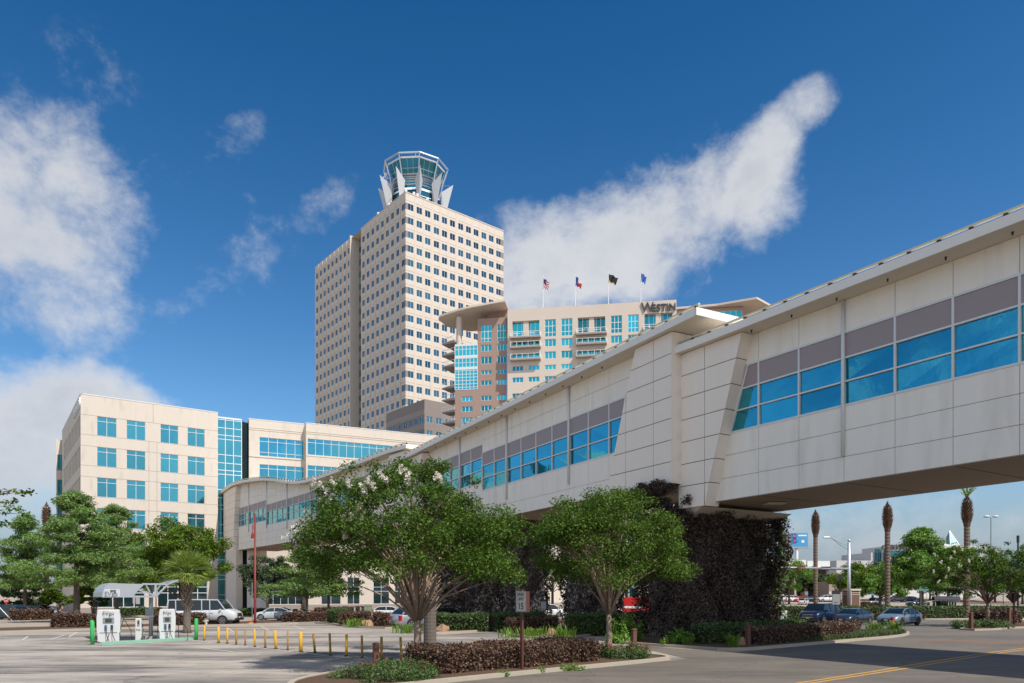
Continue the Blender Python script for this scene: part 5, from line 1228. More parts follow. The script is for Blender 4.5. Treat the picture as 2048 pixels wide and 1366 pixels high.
# ---------- hedges, ivy, bushes ----------
def boxleaf(name, mleaf, mcore, label, cat, path, w, h, n, size, seed, loose=.08, group=None, kind=None, z0=None, nm=None, top=True):
    """clipped hedge along a ground path: leafy skin round a dark twig core"""
    rgh = np.random.default_rng(seed); o0 = path[0]; zb = gz(o0[1]) if z0 is None else z0
    T_ = thing(nm or name, label, cat, (o0[0], o0[1], zb), 0, group)
    P = [Vector((p[0]-o0[0], p[1]-o0[1], (gz(p[1]) if z0 is None else z0)-zb)) for p in path]; L = [(b-a).length for a, b in zip(P, P[1:])]; tot = sum(L)
    core = MB()
    for a, b in zip(P, P[1:]):
        d = (b-a).normalized(); s_ = Vector((-d.y, d.x, 0))*(w/2-.09); e = d*.0
        core.hexa([a-s_, b-s_, b+s_, a+s_], [p+Vector((0, 0, h-.1)) for p in (a-s_, b-s_, b+s_, a+s_)])
    core.build('twigs', L_[mcore], T_)
    per = 2*h+w; u = rgh.random(n)*tot; q = rgh.random(n)*per; cum = np.cumsum([0]+L); seg = np.clip(np.searchsorted(cum, u)-1, 0, len(L)-1)
    A = np.array([tuple(P[i]) for i in seg]); B = np.array([tuple(P[i+1]) for i in seg]); tt = ((u-cum[seg])/np.array(L)[seg])[:, None]; base = A+(B-A)*tt
    D = (B-A)/np.array(L)[seg][:, None]; Sd = np.stack([-D[:, 1], D[:, 0], np.zeros(n)], 1)
    side = np.where(q < h, -w/2, np.where(q < h+w, q-h-w/2, w/2)); zz_ = np.where(q < h, q, np.where(q < h+w, h, q-h-w))
    bulge = .10*np.sin(u*1.9+seed)+.06*np.sin(u*4.3)
    P3_ = base+Sd*(side*(1+bulge*.6))[:, None]; P3_[:, 2] += zz_*(1+bulge*.5)+.02
    endm = rgh.random(n) < (2*w*h)/(2*w*h+per*tot)     # end faces
    k = endm.sum(); ee = rgh.random(k) < .5; Pe = np.where(ee[:, None], np.array(tuple(P[0])), np.array(tuple(P[-1]))); De = np.where(ee[:, None], np.array([[-D[0, 0], -D[0, 1], 0]]) if False else 0, 0)
    Sd0 = np.array([(-(P[1]-P[0]).normalized().y, (P[1]-P[0]).normalized().x, 0)]); Pe = Pe+Sd0*((rgh.random(k)-.5)*w)[:, None]; Pe[:, 2] += rgh.random(k)*h; P3_[endm] = Pe
    P3_ += rgh.normal(size=(n, 3))*loose; P3_[:, 2] = np.maximum(P3_[:, 2], .02)
    nr = rgh.normal(size=(n, 3)); nr[:, 2] += .5; nr /= np.linalg.norm(nr, axis=1)[:, None]; a = rgh.normal(size=(n, 3)); a -= nr*(a*nr).sum(1)[:, None]; a /= np.linalg.norm(a, axis=1)[:, None]; b = np.cross(nr, a); s_ = size*(.6+.8*rgh.random(n))[:, None]
    V = np.empty((n, 4, 3)); V[:, 0] = P3_-a*s_*.5; V[:, 1] = P3_+b*s_*.3; V[:, 2] = P3_+a*s_*.5; V[:, 3] = P3_-b*s_*.3
    quads('foliage', L_[mleaf], T_, V.reshape(-1, 3), n)
    if kind: T_['kind'] = kind
    return T_
def hedge(label, pxp, w, h, n, size, seed, m='lorop', group=None, loc=None, loose=.07):
    return boxleaf('hedge', m, 'corep' if m == 'lorop' else 'core', label, 'hedge', loc or pxs(pxp), w, h, n, size, seed, loose, group)
HG = 'clipped hedges'
hedge('long maroon hedge in the near island behind the speed limit sign', None, 2.3, .78, 52000, .085, 1, loc=[(-3.0, 24.6), (-.6, 26.4), (2.6, 29.2)], loose=.06)
hedge('green hedge along the far side of the bed left of the speed limit sign', [(872, 1262), (980, 1263), (1080, 1257)], 1.3, 1.15, 16000, .13, 2, 'hedge')
hedge('dark maroon hedge right of the speed limit sign post', [(1020, 1268), (1108, 1266)], 1.4, .95, 7000, .12, 3)
hedge('green hedge in the shade left of the wide ivy pillar', [(1135, 1271), (1290, 1271)], 1.3, 1.25, 12000, .13, 4, 'hedge')
hedge('green hedge at the foot of the wide ivy pillar', [(1400, 1291), (1600, 1277)], 1.2, .98, 11000, .12, 5, 'hedge')
hedge('shaded maroon hedge behind the middle timber bollard', [(1500, 1292), (1690, 1278)], 1.1, .85, 9000, .11, 6)
hedge('sunlit reddish hedge around the black arrow sign', [(1655, 1273), (1700, 1268)], 1.2, .72, 5000, .11, 7)
hedge('long green hedge behind the three parked cars', [(1540, 1241), (1750, 1240), (2048, 1236), (2300, 1233)], 2.0, 1.45, 30000, .22, 8, 'hedge')
hedge('maroon hedge right of the green utility cabinet', [(750, 1254), (806, 1254)], 1.4, 1.1, 6000, .13, 9)
hedge('maroon hedge just left of the green utility cabinet', [(684, 1252), (738, 1252)], 1.4, 1.1, 6000, .13, 10)
hedge('low reddish hedge at the foot of the thin cypress', [(577, 1246), (664, 1243)], 1.5, .95, 6000, .15, 11)
hedge('maroon hedge under the spreading cypress behind the chargers', [(108, 1257), (205, 1255)], 1.5, 1.0, 6500, .15, 12)
hedge('reddish hedge behind the fan palm', [(317, 1254), (400, 1251)], 1.5, 1.0, 5500, .15, 13)
hedge('maroon hedge across the street at the far left', [(28, 1241), (90, 1239)], 1.3, 1.1, 4500, .18, 14)
hedge('planting of low shrubs along the office base left of the canopy pole', [(240, 1233), (320, 1231)], 1.6, 1.1, 4000, .25, 15, 'hedge')
hedge('low shrubs along the wing base behind the convertible', [(635, 1229), (725, 1226)], 1.6, 1.0, 4500, .22, 16)
hedge('mixed shrubs by the dark glass entrance under the bridge end', [(478, 1232), (530, 1231)], 1.4, 1.0, 3500, .22, 17, 'hedge')
hedge('green shrubs in front of the blue sedan and white minivan', [(1060, 1233), (1110, 1232)], 1.5, 1.0, 4500, .2, 18, 'hedge')
hedge('maroon hedge below the red ambulance', [(1236, 1229), (1262, 1229)], 1.4, 1.0, 2500, .2, 19)
hedge('green shrubs right of the maroon hedge below the ambulance', [(1264, 1229), (1300, 1229)], 1.6, 1.1, 2500, .2, 20, 'hedge')
hedge('maroon hedge in the corner bed behind the right crepe myrtle', [(1958, 1251), (2025, 1248)], 1.5, 1.2, 6000, .16, 21)
hedge('dark low hedge in the avenue median before the brick pylon', [(1682, 1214), (1752, 1214)], 2.2, 1.0, 5000, .3, 22)
hedge('green hedge between the first bed and the dark car', [(800, 1243), (870, 1246)], 1.4, 1.1, 5000, .16, 23, 'hedge')
hedge('green clipped block between the two maroon hedges', [(668, 1247), (686, 1248)], 1.4, 1.3, 2500, .13, 24, 'hedge')
# ivy round the pillars
IG = 'maroon ivy on the bridge pillars'
def ivy(pl, ta, tb, oa, ob, zt, label, n, size, seed, green=.0):
    rgi = np.random.default_rng(seed); cen = pl.p((ta+tb)/2, 0, -(oa+ob)/2); zb = gz(cen[1]); T_ = thing('ivy', label, 'ivy', (cen[0], cen[1], zb), 0, IG)
    u = np.array(pl.u); nn = -np.array(pl.n); dt, do = (tb-ta)/2, (ob-oa)/2; per = 4*(dt+do)
    q = rgi.random(n)*per; z = rgi.random(n)**.9*(zt-zb)
    a = np.where(q < 2*dt, q-dt, np.where(q < 2*dt+2*do, dt, np.where(q < 4*dt+2*do, 3*dt+2*do-q, -dt)))
    b = np.where(q < 2*dt, -do, np.where(q < 2*dt+2*do, q-2*dt-do, np.where(q < 4*dt+2*do, do, 4*dt+3*do-q)))
    lump = 1+.09*np.sin(q*1.3+z*.7+seed)+.07*np.sin(q*3.1-z*1.9)+.04*np.sin(q*7+z*5)
    P = np.stack([u[0]*a*lump+nn[0]*b*lump, u[1]*a*lump+nn[1]*b*lump, z], 1)+rgi.normal(size=(n, 3))*.15*(1+.8*np.sin(q*2.3+z*1.7))[:, None]; P[:, 2] = np.clip(P[:, 2], .02, zt-zb+.2)
    out = np.stack([P[:, 0], P[:, 1], np.zeros(n)], 1); out /= np.linalg.norm(out, axis=1)[:, None]+1e-6
    nr = rgi.normal(size=(n, 3))*.8+out; nr[:, 2] += .25; nr /= np.linalg.norm(nr, axis=1)[:, None]; aa = rgi.normal(size=(n, 3)); aa -= nr*(aa*nr).sum(1)[:, None]; aa /= np.linalg.norm(aa, axis=1)[:, None]; bb = np.cross(nr, aa); s_ = size*(.6+.8*rgi.random(n))[:, None]
    V = np.empty((n, 4, 3)); V[:, 0] = P-aa*s_*.5; V[:, 1] = P+bb*s_*.36; V[:, 2] = P+aa*s_*.5; V[:, 3] = P-bb*s_*.36
    quads('foliage', L_['ivy'], T_, V.reshape(-1, 3), n)
    i2 = rgi.random(n) < .14; leaves('green_shoots', L_['ivyg'], T_, P[i2][:900]*1.01, np.full((min(900, int(i2.sum())), 3), .14), np.ones(min(900, int(i2.sum()))), n//9, size*.95, seed+3)
    return T_, cen, zb
T_, cen, zb = ivy(A1, -3.5, 1.6, .2, W-.05, 7.1, 'wide dark maroon ivy curtain on the nearest bridge pillar', 170000, .105, 1)
# the climbing tongue on the front and green vines
C = []; Rr = []; rgv = np.random.default_rng(2)
for i in range(110):
    if i < 70: q = A2.p(-1.0+3.4*rgv.random(), 6.4+2.3*rgv.random(), .15+.9*rgv.random())
    elif i < 90: q = A1.p(.4+1.2*rgv.random(), 6.4+1.5*rgv.random(), .5+.5*rgv.random())
    else: q = A2.p(-.6+2.4*rgv.random(), 8.5+.4*rgv.random(), 1.0)
    C.append((q[0]-cen[0], q[1]-cen[1], q[2]-zb)); Rr.append((.33, .33, .32))
leaves('climbing_vine', L_['ivy'], T_, C, Rr, [1]*len(C), 17000, .13, 4, shell=.6)
C = []; Rr = []
for i in range(74):
    if i < 22: z = 6.8+rgv.random()*2.3; q = A2.p(1.4+rgv.random()*1.2, z, .9); s_ = .22; q = (q[0], q[1], z-0)
    else: z = .6+rgv.random()*6.8; q = A1.p(-3.3+rgv.random()*4.9, z, -W-.1); s_ = .28; q = (A1.p(1.6, z, -W+.1)[0]+rgv.normal()*.2, A1.p(1.6, z, -W+.1)[1]+rgv.normal()*.2, z)
    C.append((q[0]-cen[0], q[1]-cen[1], z)); Rr.append((s_, s_, s_*1.2))
leaves('green_vine', L_['vine'], T_, C, Rr, [1]*len(C), 6500, .12, 6)
labs = ('dark ivy pillar standing right of the speed limit sign', 'dark ivy pillar standing left of the speed limit sign', 'ivy pillar just right of the big crepe myrtle trunk', 'ivy pillar behind the branches of the big crepe myrtle')
for i, (ta, tb, oa, ob, zt, pl) in enumerate(PILL[1:]): ivy(pl, ta-.3, tb+.3, oa, ob, zt, labs[i], (26000, 22000, 16000, 18000)[i], (.16, .18, .2, .22)[i], 20+i)
# flower bushes, lilies, grasses
def bush(label, loc, R, h, n, size, seed, m='hedge', dots=0, cat='bush', name='flowering_bush', lx=1., group=None):
    T_ = thing(name, label, cat, loc, 0, group); rgb_ = np.random.default_rng(seed); C, Rr = [], []
    for i in range(26):
        a = rgb_.random()*6.28; q = math.sqrt(rgb_.random()); C.append((math.cos(a)*q*R*lx, math.sin(a)*q*R, h*(.15+.55*rgb_.random()*(1-.5*q)))); Rr.append((R*.3, R*.3, h*.36))
    leaves('foliage', L_[m], T_, C, Rr, [1]*26, n, size, seed)
    if dots:
        cs = [(c[0]+rgb_.normal()*.15, c[1]-.1+rgb_.normal()*.15, c[2]+r[2]*.9) for c, r in zip(C*3, Rr*3)][:dots]; leaves('flower', L_['rose'], T_, cs, [(.05, .05, .04)]*len(cs), [1]*len(cs), len(cs)*9, .055, seed+3)
    return T_
bush('wide bush with small red flowers at the near left end of the island', gp(772, 1362), 1.35, .75, 14000, .065, 1, dots=15, lx=1.15)
bush('red-flowered bush at the right tip of the island beside the crepe myrtle', gp(1260, 1320), 1.05, .85, 9000, .07, 2, dots=40)
bush('small green bush hiding the foot of the island-end crepe myrtle', gp(1200, 1316), .65, .8, 4500, .07, 3)
bush('rounded green bush at the base of the large crepe myrtle', gp(850, 1346), .8, .8, 5000, .07, 31, dots=10)
bush('low green bush beside the timber bollard in the right corner bed', gp(1966, 1258), 1.6, .9, 5000, .14, 4, dots=16, lx=1.3)
bush('leafy lime green shrub against the left foot of the wide ivy pillar', gp(1254, 1284), .75, 1.9, 2600, .15, 5, 'lily', name='shrub')
bush('low lime green shrub left of the timber bollard', gp(1238, 1286), .7, .8, 1500, .15, 55, 'lily', name='shrub')
bush('bright green shrub at the front foot of the wide ivy pillar', gp(1361, 1291), .62, 1.05, 1700, .14, 6, 'lily', name='shrub')
bush('tiny lime green shrub left of the brighter one at the ivy foot', gp(1336, 1293), .38, .6, 700, .12, 7, 'lily', name='shrub')
for i, (px, py, R, lab) in enumerate(((1129, 1346, .26, 'small lime weed in the island mulch'), (1150, 1345, .34, 'larger lime weed in the island mulch'), (1005, 1357, .22, 'tiny weed left of the speed limit post'), (1080, 1350, .2, 'tiny weed right of the speed limit post'))): bush(lab, gp(px, py-4), R, .3, 420, .07, 70+i, 'lily', name='weed', cat='weed')
def lilies(label, px, py, R, h, n, seed, lx=1.):
    loc = gp(px, py); T_ = thing('daylily', label, 'plant', loc, 0, 'clumps of strap-leaved daylilies'); rgl = np.random.default_rng(seed); f = MB()
    for i in range(n):
        a = rgl.random()*6.28; q = rgl.random()*R; b = (math.cos(a)*q*lx, math.sin(a)*q, 0); a2 = a+rgl.normal()*.8; L = h*(.7+.5*rgl.random()); o_ = .35*L
        p1 = Vector(b)+Vector((math.cos(a2)*o_*.4, math.sin(a2)*o_*.4, L*.7)); p2 = Vector(b)+Vector((math.cos(a2)*o_*1.3, math.sin(a2)*o_*1.3, L*(.85+.2*rgl.random()))); w = Vector((-math.sin(a2), math.cos(a2), 0))*.025
        f.add([Vector(b)-w, Vector(b)+w, p1+w, p1-w], [(0, 1, 2, 3)]); f.add([p1-w, p1+w, p2], [(0, 1, 2)])
    f.build('blades', L_['lily'], T_)
lilies('daylily clump on the kerb tip in front of the silver sedan', 1791, 1269, .45, .9, 90, 1)
lilies('daylily clump left of the red bollard', 1748, 1268, .5, .8, 100, 2, 1.2)
lilies('single daylily tuft left of the middle timber bollard', 1465, 1297, .3, .75, 60, 3)
lilies('daylily clump before the maroon hedge near the utility cabinet', 711, 1255, 1.0, .75, 120, 4)
lilies('daylily row at the left end of the bed by the speed limit post', 1060, 1275, 2.3, .6, 220, 5, 1)
lilies('daylily clump beside the boulder left of the ivy', 1125, 1277, .8, .75, 90, 6)
lilies('daylily clump behind the large crepe myrtle trunk', 818, 1266, 1.2, .6, 120, 7)
# low groundcover in the bridge bed
rgg = np.random.default_rng(9); gcp = pxs([(1590, 1288), (1706, 1281), (1812, 1271), (1800, 1268), (1700, 1270), (1560, 1277), (1480, 1290)]); V = []; cnt = 0
xs = [p[0] for p in gcp]; yy = [p[1] for p in gcp]
def inside(x, y, poly):
    c = False
    for a, b in zip(poly, poly[1:]+poly[:1]):
        if (a[1] > y) != (b[1] > y) and x < (b[0]-a[0])*(y-a[1])/(b[1]-a[1])+a[0]: c = not c
    return c
while cnt < 16000:
    x = min(xs)+rgg.random()*(max(xs)-min(xs)); y = min(yy)+rgg.random()*(max(yy)-min(yy))
    if not inside(x, y, gcp): continue
    a = rgg.random()*6.28; h = .16+.16*rgg.random(); w = .025; z = gz(y)+.1; ox, oy = rgg.normal()*.08, rgg.normal()*.08; ca, sa = math.cos(a)*w, math.sin(a)*w
    V += [(x-ca, y-sa, z), (x+ca, y+sa, z), (x+ox+ca*.3, y+oy+sa*.3, z+h), (x+ox-ca*.3, y+oy-sa*.3, z+h)]; cnt += 1
tag(quads('groundcover', mat('groundcover_blade', (.10, .15, .05), .7, island=.4, transl=.15), None, np.array(V), cnt), 'low grassy groundcover in front of the hedges', kind='stuff')
# ---------------- vehicles ----------------
def paint(name, c, metal=.4, rough=.3): return mat('paint_'+name, c, rough, metal=metal, spec=.5, coat=.6)
M['carglass'] = mat('car_glass', (.010, .016, .018), .05, spec=.7)
M['tyre'] = M['black']; M['rim'] = mat('alloy_rim', (.45, .46, .48), .3, metal=.7); M['lamp'] = mat('clear_lamp', (.65, .66, .66), .15, metal=.3); M['tail'] = mat('red_tail_lamp', (.45, .01, .01), .2, coat=.5)
M['plate'] = mat('licence_plate', (.6, .6, .6), .5); M['grille'] = mat('black_grille', (.015, .015, .016), .35, spec=.6); M['chrome'] = mat('chrome_trim', (.7, .7, .7), .15, metal=1)
M['amber'] = mat('amber_lamp', (.6, .2, .02), .3); M['trim'] = mat('black_trim', (.02, .02, .021), .6)
# L, W, H, wheelbase, tyre r, hood front z, hood rear z, belt z, deck z, (windscreen foot, roof front, roof rear, rear glass foot), sill z
CARS = {
 'sedan': (4.75, 1.84, 1.44, 2.85, .335, .70, .98, .98, 1.05, (1.25, .45, -.85, -1.75), .22),
 'coupe': (4.75, 1.90, 1.38, 2.70, .34, .74, .95, .98, 1.02, (.95, .1, -.7, -1.7), .22),
 'suv': (4.75, 1.94, 1.80, 2.78, .38, .95, 1.18, 1.12, 1.15, (1.35, .75, -1.75, -2.15), .30),
 'crossover': (4.7, 1.88, 1.68, 2.72, .37, .85, 1.10, 1.08, 1.14, (1.35, .6, -1.45, -2.15), .28),
 'minivan': (5.05, 1.95, 1.76, 3.0, .35, .80, 1.08, 1.05, 1.10, (1.75, .85, -2.05, -2.4), .25),
 'van': (5.55, 2.00, 2.10, 3.5, .38, 1.05, 1.30, 1.18, 1.18, (1.95, 1.35, -2.62, -2.72), .38),
 'pickup': (5.7, 1.98, 1.88, 3.6, .40, 1.05, 1.22, 1.18, 1.12, (1.45, .8, -.75, -1.0), .40),
 'hatch': (4.3, 1.80, 1.50, 2.6, .33, .72, 1.0, 1.0, 1.02, (1.25, .45, -1.35, -2.0), .22)}
def car(kind, label, px, py, heading, pt, scale=1., d=None, rimdark=False, conv=False, name=None, cat=None, detail=True, group=None):
    L, W_, Hh, wb_, wr, hf, hr, belt, deck, (g0, g1, g2, g3), sill = CARS[kind]
    loc = gp(px, py) if d is None else gd(px, d)
    T_ = thing(name or {'suv': 'sport_utility', 'van': 'passenger_van'}.get(kind, kind), label, cat or {'suv': 'suv', 'crossover': 'suv', 'pickup': 'pickup truck', 'van': 'van', 'minivan': 'minivan'}.get(kind, 'car'), (loc[0], loc[1], gz(loc[1])+.012), heading, group or 'parked and passing cars', scale)
    hw_ = W_/2; fw = wb_/2; fo = L/2
    # body: loft of half rings mirrored
    xs = [-fo, -fo+.08, -fo+.35, -fw-.1, g3-.02, g2, 0, g1, g0, fw, fo-.55, fo-.15, fo]
    xs = sorted(set(round(x, 3) for x in xs))
    def top(x):
        if x >= g0: u = (x-g0)/(fo-g0); return hr+(hf-hr)*u**1.8-(.10*max(0, (x-fo+.35)/.35)**2)
        if x <= g3: u = (g3-x)/max(.05, (g3+fo)); return deck+(belt+.02-deck)*0-(.10*max(0, (-x-fo+.3)/.3)**2)
        u = (x-g3)/(g0-g3); return deck+(hr-deck)*u
    def hwf(x):
        e = abs(x)/fo; return hw_*(1-.035*e**2-(.16 if x > 0 else .10)*max(0, (e-.82)/.18)**2)
    ring = []
    for x in xs:
        w = hwf(x); t = top(x); zb_ = sill+(.10 if abs(x) > fo-.1 else 0)
        h = [(0, zb_), (w*.90, zb_), (w*.985, zb_+.10), (w, (zb_+t)*.5), (w*.985, t-.16), (w*.93, t-.045), (w*.80, t), (w*.4, t+.015), (0, t+.022)]
        ring.append([(x, y, z) for y, z in h]+[(x, -y, z) for y, z in h[-2:0:-1]])
    mb = MB(); n = len(ring[0]); o = 0
    for r_ in ring: mb.v += r_
    for i in range(len(ring)-1):
        for k in range(n): mb.f.append((i*n+k, i*n+(k+1) % n, (i+1)*n+(k+1) % n, (i+1)*n+k)); mb.m.append(0)
    mb.f += [tuple(range(n-1, -1, -1)), tuple((len(ring)-1)*n+k for k in range(n))]; mb.m += [0, 0]
    mb.build('body', pt, T_, False, True)
    # greenhouse
    def gh_ring(x, zt, ww): 
        wb2 = hwf(x)*.93; b0 = top(x)-.03
        return [(x, -wb2, b0), (x, -ww, zt-.03), (x, -ww*.9, zt), (x, ww*.9, zt), (x, ww, zt-.03), (x, wb2, b0)]
    if not conv:
        rw = hw_*.74 if kind not in ('van', 'minivan') else hw_*.84
        st_ = [(g0, top(g0)+.0, hwf(g0)*.90), (g0+(g1-g0)*.5, belt+(Hh-belt)*.58, rw*1.06), (g1, Hh-.03, rw), ((g1+g2)/2, Hh, rw), (g2, Hh-.04, rw), (g2+(g3-g2)*.55, belt+(Hh-belt)*.55, rw*1.04), (g3, top(g3), hwf(g3)*.88)]
        gr = [gh_ring(*q) for q in st_]; g_ = MB()
        for r_ in gr: g_.v += r_
        for i in range(len(gr)-1):
            for k in range(5): g_.f.append((i*6+k+1, i*6+k, (i+1)*6+k, (i+1)*6+k+1)); g_.m.append(0)
        g_.build('window_glass', M['carglass'], T_, False, False)
        rf_ = MB(); ins = .012
        cr = [gh_ring(x, z+.012, w+.012) for x, z, w in st_[2:5]]
        for r_ in cr: rf_.v += r_[1:5]
        for i in range(2):
            for k in range(3): rf_.f.append((i*4+k+1, i*4+k, (i+1)*4+k, (i+1)*4+k+1)); rf_.m.append(0)
        for s_ in (-1, 1):
            def E(q): x, z, w = q; return Vector((x, s_*(w+.008), z-.03))
            def Bt(x): return Vector((x, s_*(hwf(x)*.93+.008), top(x)-.03))
            pw_ = .045
            rf_.tube([Bt(g0), E((st_[1][0], st_[1][1], st_[1][2])), E(st_[2])], pw_, 4)
            rf_.tube([E(st_[4]), E((st_[5][0], st_[5][1], st_[5][2])), Bt(g3)], pw_*1.5 if kind in ('suv', 'crossover', 'van', 'minivan') else pw_*1.3, 4)
            rf_.tube([E(st_[2]), E(st_[3]), E(st_[4])], pw_*.9, 4)
            mids = [(g1+g2)/2+.15] if kind not in ('van', 'minivan', 'suv') else [(g1+g2)/2+.5, (g1+g2)/2-.65]
            if kind == 'van': mids = [.75, .1, -1.0, -2.0]
            for mx in mids:
                rf_.tube([Bt(mx), Vector((mx-.05, s_*(rw+.012), Hh-.05))], pw_*.9, 4)
        rf_.build('roof', pt, T_, False, False)
    else:
        ws = MB(); ws.quad((g0, -.72, hr), (g0, .72, hr), (g1+.1, .60, Hh-.06), (g1+.1, -.60, Hh-.06)); ws.build('windscreen', M['carglass'], T_)
        fr_ = MB(); fr_.tube([(g0, -.74, hr-.02), (g1+.1, -.62, Hh-.04), (g1+.1, .62, Hh-.04), (g0, .74, hr-.02)], .03, 4); fr_.build('windscreen_frame', pt, T_)
        se = MB(); se.box(g2+.2, g1-.2, -.66, .66, deck-.1, deck+.035); se.build('interior', M['trim'], T_)
        for y in (-.38, .38):
            sb_ = MB(); sb_.box(-.55, -.35, y-.22, y+.22, deck-.1, deck+.28); sb_.build('seat', M['trim'], T_, bevel=.04)
    # wheels
    for sx in (fw, -fw):
        for s_ in (-1, 1):
            yv = s_*(hwf(sx)-.02); wh_ = MB(); m_ = []
            N_ = 18; wid = .22
            for j, (yy2, rr) in enumerate(((0.015, wr*.66), (.02, wr*.93), (0.0, wr), (-wid, wr), (-wid, wr*.5))):
                m_.append([(sx+math.cos(2*math.pi*k/N_)*rr, yv+s_*yy2, wr+math.sin(2*math.pi*k/N_)*rr) for k in range(N_)])
            for q in m_: wh_.v += q
            for j in range(4):
                for k in range(N_): wh_.f.append((j*N_+k, j*N_+(k+1) % N_, (j+1)*N_+(k+1) % N_, (j+1)*N_+k)); wh_.m.append(0)
            wo_ = wh_.build('wheel', M['tyre'], T_)
            rm = MB(); c0 = (sx, yv-s_*.02, wr)
            ri = wr*.66
            rm.add([(sx+math.cos(2*math.pi*k/N_)*ri, yv-s_*.035, wr+math.sin(2*math.pi*k/N_)*ri) for k in range(N_)], [tuple(range(N_))], 1)
            for k in range(5):
                a = 2*math.pi*k/5+.3; ca, sa = math.cos(a), math.sin(a)
                for da in (-.16, .16):
                    a2 = a+da; rm.tube([(sx+ca*.03, yv+s_*.005, wr+sa*.03), (sx+math.cos(a2)*ri, yv+s_*.01, wr+math.sin(a2)*ri)], wr*.075, 4)
            rm.tube([(sx+math.cos(2*math.pi*k/N_)*ri*.97, yv+s_*.012, wr+math.sin(2*math.pi*k/N_)*ri*.97) for k in range(N_+1)], wr*.05, 4)
            rm.build('rim', [M['trim'] if rimdark else M['rim'], M['trim']], wo_)
            ar = MB(); R0 = wr*1.16; pts = [(sx+math.cos(t)*R0, yv+s_*.0165+s_*.005, wr+.01+math.sin(t)*R0) for t in np.linspace(-.25, math.pi+.25, 16)]
            ar.add(pts, [tuple(range(len(pts)))]); ar.build('wheel_arch', M['trim'], T_)
    zf = hf-.05; fx = fo*.985
    for s_ in (-1, 1):
        w1 = hwf(fo-.12)
        hl_ = MB(); hl_.hexa([(fo-.42, s_*w1*1.04, zf-.11), (fo-.03, s_*w1*.62, zf-.15), (fo-.06, s_*w1*.60, zf-.14), (fo-.5, s_*w1*.95, zf-.10)], [(fo-.50, s_*w1*1.035, zf+.04), (fo-.10, s_*w1*.62, zf-.02), (fo-.14, s_*w1*.58, zf-.01), (fo-.56, s_*w1*.95, zf+.04)])
        hl_.build('headlight', M['lamp'], T_)
        w2 = hwf(-fo+.1); zt_ = deck-.16
        tl_ = MB(); hgt = .16 if kind in ('sedan', 'coupe') else .42
        if kind == 'coupe': tl_.box(-fo-.015, -fo+.1, s_*w2*.9-(.0 if s_ < 0 else .42), s_*w2*.9+(.42 if s_ < 0 else 0), zt_-.12, zt_+.04)
        else: tl_.box(-fo-.012, -fo+.25, min(s_*w2*.72, s_*(w2+.012)), max(s_*w2*.72, s_*(w2+.012)), zt_-hgt+.08, zt_+.06)
        tl_.build('taillight', M['tail'], T_)
        mi_ = MB(); mi_.box(g0-.42, g0-.26, s_*(hw_+.02)-.1, s_*(hw_+.02)+.1, belt-.0, belt+.14); mi_.build('mirror', pt, T_, bevel=.03)
        dh = MB()
        for hx in ((.25, -.75) if kind != 'van' else (.9, .0)): dh.box(hx-.09, hx+.09, s_*(hw_*.99+.005)-.015, s_*(hw_*.99+.005)+.015, belt-.20, belt-.16)
        dh.build('door_handle', M['chrome'], T_)
        dj = MB()
        for jx in ((g0-.12, (g1+g2)/2+.12, g2-.05) if kind != 'van' else (1.75, .72, .05, -.8)): dj.box(jx-.008, jx+.008, s_*hw_*.995-.008, s_*hw_*.995+.008, sill+.12, belt-.06)
        dj.build('door_seam', M['trim'], T_)
    gr_ = MB(); gw = hw_*(.42 if kind in ('sedan', 'coupe', 'hatch') else .5); gr_.box(fo-.06, fo+.012, -gw, gw, zf-.28 if kind in ('suv', 'van', 'pickup') else zf-.20, zf-.04)
    gr_.box(fo-.06, fo+.010, -hw_*.62, hw_*.62, sill+.10, sill+.24); gr_.build('grille', M['grille'], T_)
    if kind in ('suv', 'van', 'pickup', 'crossover'):
        ch_ = MB(); ch_.tube([(fo+.02, -gw, zf-.28), (fo+.02, gw, zf-.28), (fo+.02, gw*.9, zf-.03), (fo+.02, -gw*.9, zf-.03), (fo+.02, -gw, zf-.28)], .018, 4); ch_.box(fo+.005, fo+.02, -gw*.8, gw*.8, zf-.17, zf-.15); ch_.build('grille_trim', M['chrome'], T_)
    pl_ = MB(); pl_.box(fo+.015, fo+.022, -.16, .16, sill+.22, sill+.34); pl_.box(-fo-.022, -fo-.012, -.16, .16, deck-.42, deck-.28); pl_.build('licence_plate', M['plate'], T_)
    ub_ = MB(); ub_.box(-fo+.3, fo-.3, -hw_*.85, hw_*.85, .14, sill+.05); ub_.build('chassis', M['black'], T_)
    if kind in ('suv', 'van', 'pickup'):
        bp_ = MB(); bp_.box(fo-.05, fo+.06, -hw_*.88, hw_*.88, sill+.02, sill+.2); bp_.box(-fo-.06, -fo+.05, -hw_*.88, hw_*.88, sill+.02, sill+.2); bp_.build('bumper', M['trim'] if kind != 'suv' else pt, T_, bevel=.03)
    if kind == 'pickup':
        bd_ = MB(); bd_.box(-fo+.1, g3-.1, -hw_*.8, hw_*.8, deck+.0, deck+.035); bd_.build('cargo_bed', M['trim'], T_)
    return T_
H_ = lambda deg: math.radians(deg)
def facing(px, py, dx, dy): return math.atan2(dy, dx)
